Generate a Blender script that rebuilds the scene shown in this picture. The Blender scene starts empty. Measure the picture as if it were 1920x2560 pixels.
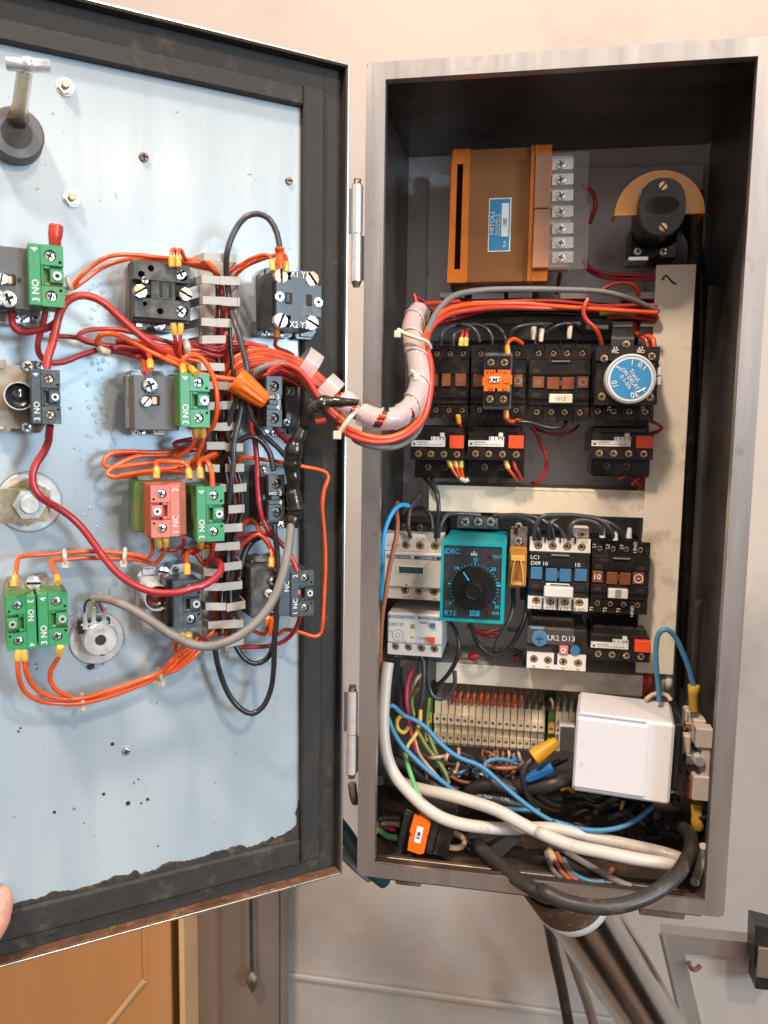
import bpy, math, random
from mathutils import Vector, Matrix
from mathutils.geometry import tessellate_polygon
random.seed(7)
scene = bpy.context.scene
col = scene.collection

# ------------------------------------------------------------------ camera
CAM = Vector((0.11776, -0.56721, 0.34929)); FPX = 1966.0
YAW, PITCH, ROLL = 0.17567, 0.10989, 0.01478
def cam_axes():
    cy, sy, cp, sp = math.cos(YAW), math.sin(YAW), math.cos(PITCH), math.sin(PITCH)
    fwd = Vector((-sy*cp, cy*cp, -sp)); right = Vector((cy, sy, 0)); up = right.cross(fwd)
    c, s = math.cos(ROLL), math.sin(ROLL)
    return c*right + s*up, -s*right + c*up, fwd
AX, AU, AF = cam_axes()
cd = bpy.data.cameras.new('camera'); cam = bpy.data.objects.new('camera', cd); col.objects.link(cam)
cd.sensor_fit = 'VERTICAL'; cd.sensor_height = 36; cd.lens = FPX/2560*36
cd.clip_start = 0.02; cd.clip_end = 50
cd.dof.use_dof = True; cd.dof.focus_distance = 0.60; cd.dof.aperture_fstop = 12
cam.matrix_world = Matrix((( AX.x, AU.x, -AF.x, CAM.x), (AX.y, AU.y, -AF.y, CAM.y), (AX.z, AU.z, -AF.z, CAM.z), (0,0,0,1)))
scene.camera = cam
scene.view_settings.view_transform = 'Standard'; scene.view_settings.look = 'None'
scene.view_settings.exposure = 0.14; scene.view_settings.gamma = 1.0

# ------------------------------------------------------------------ room light
w = bpy.data.worlds.new("World"); scene.world = w; w.use_nodes = True
wn = w.node_tree.nodes; wl_ = w.node_tree.links
_tc = wn.new('ShaderNodeTexCoord'); _sp = wn.new('ShaderNodeSeparateXYZ'); _cr = wn.new('ShaderNodeValToRGB')
wl_.new(_tc.outputs['Generated'], _sp.inputs[0]); _mr = wn.new('ShaderNodeMapRange'); _mr.inputs[1].default_value = -1; _mr.inputs[2].default_value = 1
wl_.new(_sp.outputs[2], _mr.inputs[0]); wl_.new(_mr.outputs[0], _cr.inputs[0])
_e = _cr.color_ramp.elements; _e[0].position = 0.30; _e[0].color = (0.20, 0.13, 0.09, 1); _e[1].position = 0.75; _e[1].color = (0.86, 0.78, 0.72, 1)
_m = _cr.color_ramp.elements.new(0.5); _m.color = (0.55, 0.50, 0.48, 1)
_nz = wn.new('ShaderNodeTexNoise'); _nz.inputs['Scale'].default_value = 2.7; _nz.inputs['Detail'].default_value = 1; wl_.new(_tc.outputs['Generated'], _nz.inputs['Vector'])
_nr = wn.new('ShaderNodeMapRange'); _nr.inputs[1].default_value = 0.44; _nr.inputs[2].default_value = 0.56; _nr.inputs[3].default_value = 0.10; _nr.inputs[4].default_value = 1.9; wl_.new(_nz.outputs[0], _nr.inputs[0])  # added bright and dark patches, invented for the metal to reflect
_vm = wn.new('ShaderNodeVectorMath'); _vm.operation = 'SCALE'; wl_.new(_cr.outputs[0], _vm.inputs[0]); wl_.new(_nr.outputs[0], _vm.inputs['Scale'])
wl_.new(_vm.outputs[0], wn['Background'].inputs[0]); wn['Background'].inputs[1].default_value = 0.74
def area(name, loc, target, size, power, color):
    l = bpy.data.lights.new(name, 'AREA'); l.shape = 'DISK'; l.size = size; l.energy = power; l.color = color
    o = bpy.data.objects.new(name, l); col.objects.link(o); o.location = loc
    d = Vector(target) - Vector(loc); o.rotation_euler = d.to_track_quat('-Z', 'Y').to_euler()
    o['kind'] = 'structure'
    return o
area('ceiling_lamp', (1.35, -1.45, 2.05), (0.10, 0.1, 0.35), 0.20, 30, (1.0, 0.80, 0.62))
area('ceiling_lamp', (-0.40, -1.30, 2.35), (0.10, 0.1, 0.3), 0.25, 62, (1.0, 0.82, 0.66))
area('desk_lamp', (1.72, -1.62, 1.23), (-0.1, 0.0, 0.5), 0.10, 6.0, (1.0, 0.72, 0.50))
area('window_light', (2.6, -1.75, 0.62), (-0.05, 0.0, 0.25), 0.75, 58, (0.60, 0.83, 1.0))

# ------------------------------------------------------------------ frames
class Frame:
    def __init__(s, origin, ang):
        s.ang = ang; s.M = Matrix.Translation(origin) @ Matrix.Rotation(ang, 4, 'Z'); s.I = s.M.inverted()
        s.c = s.I @ CAM
        r = s.I.to_3x3(); s.ax, s.au, s.af = r@AX, r@AU, r@AF
    def at(s, px, py, y):                      # where the sight line of a photo pixel meets the plane at depth y of this frame
        d = s.ax*(px-960)/FPX - s.au*(py-1280)/FPX + s.af
        t = (y - s.c.y)/d.y
        return s.c + d*t
C = Frame((0, 0, 0), 0.0)                      # cabinet: x right, y into the cabinet, z up
D = Frame((-0.0114, -0.00115, 0), 0.66035)     # door, same axes turned by the opening angle
CW, CH, CDEP = 0.2703, 0.60, 0.1926
PANEL = 0.012
ZF = {'Z1': (0,500,3.318), 'Z2': (300,500,2.765), 'Z3': (0,1100,3.16), 'Z4': (300,1050,2.765), 'Z5': (0,0,1.728),
      'A1': (920,320,1.843), 'A2': (980,700,4.022), 'A3': (1300,700,4.022), 'A4': (930,1200,3.687), 'A5': (1250,1250,3.687),
      'B1': (930,1650,3.19), 'B2': (1350,1500,2.764), 'B3': (0,1800,1.843), 'B4': (850,2050,1.55), 'F': (0,0,0.864), 'S': (0,0,1)}
def zpx(k, x, y):
    a, b, s = ZF[k]; return a + x/s, b + y/s

# ------------------------------------------------------------------ materials
MATS = {}
def mat(name, c, rough=0.5, metal=0.0, var=0.12, scale=60, bump=0.08, bscale=None, dirt=None, damt=0.0, dscale=25, trans=0.0, sss=0.0, coat=0.0, emit=None, stretch=None, aniso=0.0, alpha=1.0, rvar=0.12):
    if name in MATS: return MATS[name]
    m = bpy.data.materials.new(name); m.use_nodes = True; nt = m.node_tree; n = nt.nodes; L = nt.links
    b = n['Principled BSDF']
    tc = n.new('ShaderNodeTexCoord'); src = tc.outputs['Object']
    if stretch:
        mp = n.new('ShaderNodeMapping'); mp.inputs['Scale'].default_value = stretch; L.new(src, mp.inputs[0]); srcs = mp.outputs[0]
    else: srcs = src
    nz = n.new('ShaderNodeTexNoise'); nz.inputs['Scale'].default_value = scale; nz.inputs['Detail'].default_value = 6; nz.inputs['Roughness'].default_value = 0.6
    L.new(srcs, nz.inputs['Vector'])
    cr = n.new('ShaderNodeMapRange'); cr.inputs[1].default_value = 0.25; cr.inputs[2].default_value = 0.75
    cr.inputs[3].default_value = 1-var; cr.inputs[4].default_value = 1+var; L.new(nz.outputs[0], cr.inputs[0])
    mul = n.new('ShaderNodeVectorMath'); mul.operation = 'SCALE'; mul.inputs[0].default_value = c[:3]; L.new(cr.outputs[0], mul.inputs['Scale'])
    out = mul.outputs[0]
    if dirt:
        dn = n.new('ShaderNodeTexNoise'); dn.inputs['Scale'].default_value = dscale; dn.inputs['Detail'].default_value = 9; dn.inputs['Roughness'].default_value = 0.68
        L.new(src, dn.inputs['Vector'])
        dr = n.new('ShaderNodeMapRange'); dr.inputs[1].default_value = 0.62-damt*0.4; dr.inputs[2].default_value = 0.74-damt*0.2; dr.inputs[4].default_value = 0.85; L.new(dn.outputs[0], dr.inputs[0])
        mx = n.new('ShaderNodeMix'); mx.data_type = 'RGBA'; mx.inputs[7].default_value = (*dirt, 1); L.new(dr.outputs[0], mx.inputs[0]); L.new(out, mx.inputs[6]); out = mx.outputs[2]
    L.new(out, b.inputs['Base Color'])
    rr = n.new('ShaderNodeMapRange'); rr.inputs[3].default_value = max(0.03, rough-rvar); rr.inputs[4].default_value = min(1, rough+rvar); L.new(nz.outputs[0], rr.inputs[0]); L.new(rr.outputs[0], b.inputs['Roughness'])
    b.inputs['Metallic'].default_value = metal
    if aniso: b.inputs['Anisotropic'].default_value = aniso
    if trans: b.inputs['Transmission Weight'].default_value = trans; b.inputs['IOR'].default_value = 1.45
    if sss: b.inputs['Subsurface Weight'].default_value = sss; b.inputs['Subsurface Radius'].default_value = (0.004, 0.002, 0.001)
    if coat: b.inputs['Coat Weight'].default_value = coat; b.inputs['Coat Roughness'].default_value = 0.15
    if alpha < 1: b.inputs['Alpha'].default_value = alpha
    if emit: b.inputs['Emission Color'].default_value = (*emit[:3], 1); b.inputs['Emission Strength'].default_value = emit[3]
    if bump:
        bn = n.new('ShaderNodeTexNoise'); bn.inputs['Scale'].default_value = bscale or scale*6; bn.inputs['Detail'].default_value = 4; L.new(srcs, bn.inputs['Vector'])
        bp = n.new('ShaderNodeBump'); bp.inputs['Strength'].default_value = bump; bp.inputs['Distance'].default_value = 0.0006
        L.new(bn.outputs[0], bp.inputs['Height']); L.new(bp.outputs[0], b.inputs['Normal'])
    MATS[name] = m; return m
BRN = (0.16, 0.085, 0.035); SOOT = (0.05, 0.04, 0.035); DUST = (0.33, 0.29, 0.25)
mat('steel', (0.58,0.55,0.53), 0.30, 0.9, 0.09, 90, 0.05, dirt=(0.40,0.30,0.22), damt=0.04, dscale=46, stretch=(1,1,0.08))
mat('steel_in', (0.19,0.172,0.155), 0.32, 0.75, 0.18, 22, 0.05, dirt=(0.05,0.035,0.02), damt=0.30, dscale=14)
mat('grimy_steel', (0.24,0.20,0.165), 0.42, 0.6, 0.25, 30, 0.2, dirt=(0.07,0.035,0.015), damt=0.5, dscale=30)
mat('plate', (0.84,0.82,0.84), 0.34, 0.05, 0.08, 12, 0.04, dirt=(0.25,0.22,0.2), damt=0.10)
mat('black_foam', (0.027,0.024,0.022), 0.72, 0, 0.35, 90, 0.6, 900, dirt=(0.10,0.08,0.06), damt=0.10, dscale=42)
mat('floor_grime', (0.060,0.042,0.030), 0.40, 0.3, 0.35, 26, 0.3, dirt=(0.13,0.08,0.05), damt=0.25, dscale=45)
mat('rust', (0.13,0.06,0.03), 0.75, 0.1, 0.45, 70, 0.5, dirt=(0.36,0.22,0.13), damt=0.22, dscale=110)
mat('sealant', (0.035,0.028,0.022), 0.8, 0, 0.5, 120, 1.0, 500, dirt=(0.16,0.10,0.06), damt=0.25, dscale=90)
mat('zinc', (0.62,0.62,0.60), 0.28, 0.9, 0.15, 150, 0.1)
mat('zinc_bright', (0.84,0.85,0.86), 0.22, 0.62, 0.1, 150, 0.05)
mat('brass', (0.62,0.44,0.26), 0.33, 0.85, 0.25, 250, 0.1)
mat('yellow_zinc', (0.60,0.50,0.33), 0.24, 0.95, 0.15, 90, 0.05, dirt=(0.55,0.35,0.3), damt=0.2)
mat('slot_dark', (0.03,0.025,0.02), 0.7, 0.2)
mat('nylon', (0.66,0.58,0.47), 0.5, 0, 0.06, sss=0.1)
mat('finger_grey', (0.42,0.40,0.365), 0.5, 0, 0.08, 60, 0.05, dirt=(0.3,0.26,0.22), damt=0.1)
mat('duct', (0.76,0.67,0.54), 0.45, 0, 0.06, 14, 0.04, dirt=(0.35,0.27,0.18), damt=0.16, dscale=18)
mat('duct_dark', (0.19,0.18,0.165), 0.5, 0, 0.1)
mat('green', (0.035,0.27,0.105), 0.40, 0, 0.10, 80, 0.06, dirt=(0.11,0.22,0.07), damt=0.14, dscale=60)
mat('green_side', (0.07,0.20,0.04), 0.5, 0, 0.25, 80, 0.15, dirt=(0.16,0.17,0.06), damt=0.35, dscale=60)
mat('red_block', (0.66,0.17,0.125), 0.42, 0, 0.08, 80, 0.06)
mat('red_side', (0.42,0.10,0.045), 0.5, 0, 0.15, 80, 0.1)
mat('slate', (0.045,0.060,0.072), 0.42, 0, 0.12, 80, 0.08, dirt=(0.15,0.15,0.15), damt=0.1, dscale=60)
mat('grey_plastic', (0.10,0.102,0.105), 0.48, 0, 0.12, 80, 0.1, dirt=(0.2,0.18,0.16), damt=0.16, dscale=60)
mat('dusty_black', (0.05,0.052,0.055), 0.62, 0, 0.4, 160, 0.4, 800, dirt=(0.15,0.14,0.125), damt=0.42, dscale=120)
mat('black_plastic', (0.018,0.018,0.019), 0.28, 0, 0.25, 60, 0.06, dirt=(0.055,0.042,0.03), damt=0.15, dscale=60)
mat('brown_black', (0.014,0.011,0.009), 0.27, 0, 0.3, 60, 0.08, dirt=(0.06,0.042,0.028), damt=0.22, dscale=70)
mat('tan_base', (0.30,0.25,0.20), 0.5, 0.3, 0.25, 60, 0.2, dirt=(0.12,0.09,0.06), damt=0.3, dscale=80)
mat('silver_base', (0.42,0.41,0.40), 0.42, 0.5, 0.2, 60, 0.15, dirt=(0.14,0.12,0.10), damt=0.3, dscale=80)
mat('white_plastic', (0.70,0.67,0.63), 0.38, 0, 0.03, 20, 0.02, dirt=(0.55,0.45,0.33), damt=0.04, dscale=40)
mat('box_white', (0.68,0.66,0.68), 0.28, 0, 0.015, 10, 0.0, dirt=(0.5,0.4,0.3), damt=-0.01, dscale=60)
mat('cream', (0.78,0.69,0.53), 0.42, 0, 0.08, 40, 0.04, dirt=(0.42,0.33,0.22), damt=0.14, dscale=60)
mat('brown_tab', (0.22,0.068,0.028), 0.42, 0, 0.1, 60, 0.04)
mat('blue_tab', (0.05,0.16,0.31), 0.4, 0, 0.06, 60, 0.03)
mat('navy', (0.025,0.08,0.19), 0.4, 0, 0.06)
mat('orange', (0.93,0.15,0.010), 0.4, 0, 0.05, 60, 0.04)
mat('orange_red', (0.88,0.075,0.018), 0.4, 0, 0.05, 60, 0.04)
mat('teal', (0.004,0.31,0.35), 0.32, 0, 0.05, 30, 0.03)
mat('cyan_print', (0.02,0.42,0.62), 0.4)
mat('timer_face', (0.03,0.034,0.04), 0.30, 0, 0.3, 40, 0.05, dirt=(0.10,0.10,0.10), damt=0.18, dscale=50)
mat('knob_black', (0.009,0.009,0.010), 0.30, 0, 0.2, 60, 0.03)
mat('blue_disc', (0.035,0.24,0.52), 0.35, 0, 0.04, 40, 0.02)
mat('white_print', (0.78,0.78,0.76), 0.5)
mat('grey_print', (0.28,0.27,0.26), 0.5)
mat('black_print', (0.02,0.02,0.02), 0.5)
mat('amber', (0.42,0.17,0.03), 0.2, 0, 0.2, 60, 0.03, coat=0.5)
mat('amber_light', (0.66,0.34,0.08), 0.2, 0, 0.2, 60, 0.03, coat=0.5)
mat('trans_lam', (0.40,0.185,0.070), 0.34, 0.5, 0.06, 20, 0.03)
mat('trans_copper', (0.70,0.19,0.022), 0.22, 0.55, 0.2, 30, 0.08, dirt=(0.3,0.12,0.03), damt=0.2, dscale=40)
mat('trans_cu2', (0.36,0.17,0.10), 0.35, 0.1, 0.15, 30, 0.05)
mat('label_blue', (0.03,0.22,0.40), 0.4)
mat('clear', (0.42,0.38,0.35), 0.10, 0, 0.04, 30, 0.05, alpha=0.07, coat=1.0)
mat('lens_black', (0.012,0.014,0.018), 0.08, 0, 0.1, coat=1.0)
mat('lens_red', (0.10,0.010,0.010), 0.10, 0, 0.1, coat=1.0)
mat('wire_orange', (0.78,0.10,0.016), 0.30, 0, 0.14, 45, 0.06, coat=0.15, dirt=(0.42,0.06,0.02), damt=0.02, dscale=80)
mat('wire_red', (0.50,0.045,0.028), 0.38, 0, 0.12, 70, 0.04, coat=0.15)
mat('wire_crimson', (0.36,0.022,0.030), 0.36, 0, 0.12, 70, 0.04, coat=0.2, dirt=(0.12,0.02,0.02), damt=0.1, dscale=90)
mat('wire_black', (0.022,0.022,0.026), 0.34, 0, 0.2, 60, 0.04, coat=0.2)
mat('wire_char', (0.055,0.055,0.062), 0.36, 0, 0.2, 60, 0.04, coat=0.1)
mat('wire_grey', (0.21,0.19,0.175), 0.5, 0, 0.15, 60, 0.1, dirt=(0.13,0.11,0.09), damt=0.22, dscale=80)
mat('wire_grey2', (0.17,0.17,0.17), 0.45, 0, 0.15, 60, 0.06)
mat('wire_blue', (0.06,0.22,0.40), 0.4, 0, 0.1, 60, 0.04)
mat('wire_bright_blue', (0.02,0.36,0.75), 0.4, 0, 0.05, 60, 0.04)
mat('wire_white', (0.53,0.475,0.42), 0.36, 0, 0.07, 22, 0.06, dirt=(0.26,0.13,0.06), damt=0.05, dscale=70)
mat('wire_beige', (0.60,0.52,0.44), 0.45, 0, 0.08, 30, 0.06, dirt=(0.2,0.11,0.06), damt=0.10, dscale=70)
mat('wire_peach', (0.66,0.45,0.33), 0.45, 0, 0.1)
mat('wire_brown', (0.36,0.12,0.05), 0.42, 0, 0.1)
mat('wire_green', (0.12,0.50,0.16), 0.42, 0, 0.1)
mat('wire_olive', (0.26,0.33,0.09), 0.42, 0, 0.1)
mat('wire_pink', (0.62,0.06,0.12), 0.4, 0, 0.1)
mat('wire_yellow', (0.66,0.40,0.05), 0.42, 0, 0.1)
mat('cable_black', (0.034,0.029,0.025), 0.42, 0, 0.3, 50, 0.15, dirt=(0.13,0.10,0.075), damt=0.18, dscale=60)
mat('tape', (0.018,0.014,0.012), 0.26, 0, 0.3, 90, 1.0, 160, coat=0.4)
mat('ferrule', (0.85,0.36,0.045), 0.32, 0, 0.06, coat=0.3)
mat('ferrule_yel', (0.80,0.50,0.10), 0.3, 0, 0.06, coat=0.3)
mat('lug_yellow', (0.60,0.34,0.04), 0.32, 0, 0.15, 60, 0.05, coat=0.3)
mat('spiral', (0.80,0.72,0.70), 0.32, 0, 0.04, 30, 0.05, sss=0.15, coat=0.3)
mat('spiral_clear', (0.76,0.68,0.68), 0.25, 0, 0.04, 30, 0.05, alpha=0.54, coat=0.3)
mat('nut_yellow', (0.85,0.42,0.02), 0.42, 0, 0.06); mat('nut_blue', (0.02,0.16,0.46), 0.42, 0, 0.06)
mat('orange_semi', (0.96,0.38,0.03), 0.26, 0, 0.15, 30, 0.03, coat=0.4)
mat('ceramic', (0.58,0.50,0.44), 0.35, 0, 0.06, 40, 0.03, dirt=(0.3,0.2,0.12), damt=0.1)
mat('wall', (0.47,0.41,0.36), 0.55, 0, 0.07, 4, 0.25, 160, dirt=(0.36,0.31,0.27), damt=0.25, dscale=3.2)
mat('wood', (0.50,0.23,0.085), 0.4, 0, 0.16, 6, 0.05, stretch=(1,1,0.15), rvar=0.06)
mat('wood_light', (0.66,0.40,0.20), 0.45, 0, 0.1, 10, 0.03)
mat('taupe', (0.28,0.215,0.17), 0.35, 0.45, 0.22, 7, 0.03, stretch=(1,1,0.12))
mat('tube_steel', (0.50,0.48,0.46), 0.16, 1.0, 0.10, 40, 0.0, 400, stretch=(1,1,0.05), rvar=0.03)
mat('hatch_steel', (0.46,0.42,0.38), 0.33, 0.7, 0.15, 12, 0.05)
mat('skin', (0.72,0.34,0.25), 0.5, 0, 0.08, 200, 0.2, 900, sss=0.2)
mat('droplet', (0.62,0.72,0.78), 0.05, 0.0, 0.02, trans=0.0, alpha=0.35, coat=1.0)
mat('teal_cable', (0.015,0.055,0.06), 0.35, 0, 0.2)

# the door liner: brushed pale sheet with wash marks and a worn surface
def liner_mat():
    m = bpy.data.materials.new('door_liner'); m.use_nodes = True; nt = m.node_tree; n = nt.nodes; L = nt.links; b = n['Principled BSDF']
    tc = n.new('ShaderNodeTexCoord')
    def noise(scale, st, det=6, rough=0.6):
        mp = n.new('ShaderNodeMapping'); mp.inputs['Scale'].default_value = st; L.new(tc.outputs['Object'], mp.inputs[0])
        z = n.new('ShaderNodeTexNoise'); z.inputs['Scale'].default_value = scale; z.inputs['Detail'].default_value = det; z.inputs['Roughness'].default_value = rough; L.new(mp.outputs[0], z.inputs['Vector']); return z.outputs[0]
    a = noise(9, (1,1,0.35)); s = noise(26, (1,1,0.10), 5); sp = noise(240, (1,1,1), 2, 0.5); fine = noise(500, (1,1,0.04), 3)
    def ramp(x, lo, hi, a0, a1):
        r = n.new('ShaderNodeMapRange'); r.inputs[1].default_value = lo; r.inputs[2].default_value = hi; r.inputs[3].default_value = a0; r.inputs[4].default_value = a1; L.new(x, r.inputs[0]); return r.outputs[0]
    def mix(f, A, B):
        x = n.new('ShaderNodeMix'); x.data_type = 'RGBA'; L.new(f, x.inputs[0])
        for i, v in ((6, A), (7, B)):
            if isinstance(v, tuple): x.inputs[i].default_value = (*v, 1)
            else: L.new(v, x.inputs[i])
        return x.outputs[2]
    c = mix(ramp(a, 0.35, 0.7, 0, 1), (0.36,0.45,0.51), (0.47,0.54,0.58))
    c = mix(ramp(s, 0.50, 0.72, 0, 0.85), c, (0.33,0.41,0.47))
    c = mix(ramp(sp, 0.72, 0.76, 0, 0.7), c, (0.12,0.11,0.10))
    L.new(c, b.inputs['Base Color']); b.inputs['Metallic'].default_value = 0.12
    L.new(ramp(s, 0.3, 0.7, 0.24, 0.36), b.inputs['Roughness'])
    bp = n.new('ShaderNodeBump'); bp.inputs['Strength'].default_value = 0.10; bp.inputs['Distance'].default_value = 0.0005; L.new(a, bp.inputs['Height']); L.new(bp.outputs[0], b.inputs['Normal'])
    b.inputs['Anisotropic'].default_value = 0.75
    tg = n.new('ShaderNodeTangent'); tg.direction_type = 'RADIAL'; tg.axis = 'Z'; L.new(tg.outputs[0], b.inputs['Tangent'])
    MATS['door_liner'] = m
liner_mat()

# ------------------------------------------------------------------ mesh building
class MB:
    def __init__(s): s.v = []; s.f = []; s.m = []; s.mats = []; s.smooth = []
    def mi(s, m):
        if m not in s.mats: s.mats.append(m)
        return s.mats.index(m)
    def add(s, vs, fs, m, smooth=False):
        o = len(s.v); s.v += [tuple(p) for p in vs]; k = s.mi(m)
        for f in fs: s.f.append([o+i for i in f]); s.m.append(k); s.smooth.append(smooth)
    def box(s, x0, x1, y0, y1, z0, z1, m, c=0.0004):
        if x1 < x0: x0, x1 = x1, x0
        if y1 < y0: y0, y1 = y1, y0
        if z1 < z0: z0, z1 = z1, z0
        c = min(c, (x1-x0)*0.3, (y1-y0)*0.3, (z1-z0)*0.3)
        X, Y, Z = (x0, x1), (y0, y1), (z0, z1); vs = []; idx = {}
        for i in (0,1):
            for j in (0,1):
                for k in (0,1):
                    sx, sy, sz = (1-2*i)*c, (1-2*j)*c, (1-2*k)*c
                    for a, p in enumerate(((X[i], Y[j]+sy, Z[k]+sz), (X[i]+sx, Y[j], Z[k]+sz), (X[i]+sx, Y[j]+sy, Z[k]))):
                        idx[i,j,k,a] = len(vs); vs.append(p)
        q = lambda *a: [idx[t] for t in a]
        fs = [q((0,0,0,0),(0,0,1,0),(0,1,1,0),(0,1,0,0)), q((1,0,0,0),(1,1,0,0),(1,1,1,0),(1,0,1,0)),
              q((0,0,0,1),(1,0,0,1),(1,0,1,1),(0,0,1,1)), q((0,1,0,1),(0,1,1,1),(1,1,1,1),(1,1,0,1)),
              q((0,0,0,2),(0,1,0,2),(1,1,0,2),(1,0,0,2)), q((0,0,1,2),(1,0,1,2),(1,1,1,2),(0,1,1,2))]
        for j in (0,1):
            for k in (0,1): fs.append(q((0,j,k,1),(1,j,k,1),(1,j,k,2),(0,j,k,2)))
        for i in (0,1):
            for k in (0,1): fs.append(q((i,0,k,0),(i,1,k,0),(i,1,k,2),(i,0,k,2)))
            for j in (0,1): fs.append(q((i,j,0,0),(i,j,1,0),(i,j,1,1),(i,j,0,1)))
        for i in (0,1):
            for j in (0,1):
                for k in (0,1): fs.append(q((i,j,k,0),(i,j,k,1),(i,j,k,2)))
        s.add(vs, fs, m)
    def prism(s, pts, y0, y1, m, holes=(), side=None):        # outline in (x, z), from y0 (front) to y1 (back)
        loops = [[Vector((p[0], p[1], 0)) for p in pts]] + [[Vector((p[0], p[1], 0)) for p in h] for h in holes]
        tris = tessellate_polygon(loops); flat = [p for l in loops for p in l]; n = len(flat)
        vs = [(p.x, y0, p.y) for p in flat] + [(p.x, y1, p.y) for p in flat]
        s.add(vs, [list(t) for t in tris] + [[i+n for i in reversed(t)] for t in tris], m)
        fs = []; o = 0
        for l in loops:
            k = len(l)
            for i in range(k): a, b = o+i, o+(i+1) % k; fs.append([a, b, b+n, a+n])
            o += k
        s.add(vs, fs, side or m)
    def cyl(s, x, z, r, y0, y1, m, n=20, r1=None, c=0.0, cap=True):   # axis along y
        r1 = r if r1 is None else r1; sg = 1 if y1 > y0 else -1
        rings = [(r-c, y0), (r, y0+sg*c), (r1, y1)] if c else [(r, y0), (r1, y1)]
        vs = []; fs = []
        for rr, yy in rings: vs += [(x+rr*math.cos(2*math.pi*i/n), yy, z+rr*math.sin(2*math.pi*i/n)) for i in range(n)]
        for k in range(len(rings)-1): fs += [[k*n+i, k*n+(i+1) % n, (k+1)*n+(i+1) % n, (k+1)*n+i] for i in range(n)]
        s.add(vs, fs, m, True)
        if cap: s.add(vs[:n] + vs[-n:], [list(range(n)), list(range(n, 2*n))], m)
    def ring(s, x, z, r0, r1, y0, y1, m, n=24):
        vs = []
        for rr, yy in ((r0, y1), (r0, y0), (r1, y0), (r1, y1)): vs += [(x+rr*math.cos(2*math.pi*i/n), yy, z+rr*math.sin(2*math.pi*i/n)) for i in range(n)]
        s.add(vs, [[k*n+i, k*n+(i+1) % n, ((k+1) % 4)*n+(i+1) % n, ((k+1) % 4)*n+i] for k in range(4) for i in range(n)], m)
    def tube(s, P, r, m, seg=8, stripe=None, caps=True):
        P = [Vector(p) for p in P]; n = len(P)
        if not hasattr(r, '__len__'): r = [r]*n
        T = [(P[min(i+1, n-1)] - P[max(i-1, 0)]).normalized() for i in range(n)]
        up = Vector((0, 0, 1)) if abs(T[0].z) < 0.9 else Vector((1, 0, 0))
        u = T[0].cross(up).normalized(); vs = []
        for i in range(n):
            u = (u - T[i]*u.dot(T[i])).normalized(); v = T[i].cross(u)
            for k in range(seg):
                a = 2*math.pi*k/seg; vs.append(P[i] + (u*math.cos(a) + v*math.sin(a))*r[i])
        A = []; B = []
        for i in range(n-1):
            for k in range(seg):
                f = [i*seg+k, i*seg+(k+1) % seg, (i+1)*seg+(k+1) % seg, (i+1)*seg+k]
                (B if stripe and ((k + i//3) % seg) < seg*0.4 else A).append(f)
        s.add(vs, A, m, True)
        if B: s.add(vs, B, stripe, True)
        if caps: s.add(vs[:seg] + vs[-seg:], [list(range(seg)), list(range(seg, 2*seg))], m)
    def text(s, t, x, z, y, h, m, rot=0.0, sx=1.0, align='C'):
        me = glyphs(t); w_, lo, hi = me['w'], me['lo'], me['hi']
        k = h/me['cap']; ox = -w_/2 if align == 'C' else 0
        c, sn = math.cos(rot), math.sin(rot); vs = []
        for a, b in me['v']:
            a = (a+ox)*k*sx; b = (b-me['cap']/2)*k
            vs.append((x + a*c - b*sn, y, z + a*sn + b*c))
        s.add(vs, me['f'], m)
GL = {}
def glyphs(t):
    if t in GL: return GL[t]
    cu = bpy.data.curves.new('t', 'FONT'); cu.body = t; cu.resolution_u = 2; cu.offset = 0.004
    ob = bpy.data.objects.new('t', cu); me = ob.to_mesh()
    v = [(p.co.x, p.co.y) for p in me.vertices]; f = [list(p.vertices) for p in me.polygons]
    xs = [a for a, b in v] or [0]; ys = [b for a, b in v] or [0]
    GL[t] = dict(v=[(a-min(xs), b) for a, b in v], f=f, w=max(xs)-min(xs), lo=min(ys), hi=max(ys), cap=0.70)
    ob.to_mesh_clear(); bpy.data.objects.remove(ob); bpy.data.curves.remove(cu)
    return GL[t]

WM = {}                                        # world matrix of every root
def meta(o, label=None, cat=None, group=None, kind=None):
    if label: o['label'] = label
    if cat: o['category'] = cat
    if group: o['group'] = group
    if kind: o['kind'] = kind
    return o
def root(name, F, loc, label, cat, group=None):
    o = bpy.data.objects.new(name, None); o.empty_display_size = 0.02; col.objects.link(o)
    M = F.M @ Matrix.Translation(loc); o.location = M.translation; o.rotation_euler = (0, 0, F.ang)
    WM[o.name] = M; return meta(o, label, cat, group)
def mesh_obj(name, mb, F, parent=None, origin=None):
    me = bpy.data.meshes.new(name); Pm = WM[parent.name] if parent else Matrix.Translation(origin or (0,0,0))
    T = Pm.inverted() @ F.M
    me.from_pydata([T @ Vector(p) for p in mb.v], [], mb.f); me.update()
    for m in mb.mats: me.materials.append(MATS[m])
    me.polygons.foreach_set('material_index', mb.m); me.polygons.foreach_set('use_smooth', mb.smooth)
    o = bpy.data.objects.new(name, me); col.objects.link(o)
    if parent: o.parent = parent
    else: o.location = Pm.translation
    WM[o.name] = Pm
    return o
def add_inst(name, me, F, parent, loc, rot=0.0, label=None):
    o = bpy.data.objects.new(name, me); col.objects.link(o); o.parent = parent
    M = WM[parent.name].inverted() @ F.M @ Matrix.Translation(loc) @ Matrix.Rotation(rot, 4, 'Y')
    o.location = M.translation; o.rotation_euler = M.to_euler()
    WM[o.name] = F.M @ Matrix.Translation(loc)
    if label: o['label'] = label
    return o
SCR = {}
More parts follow.
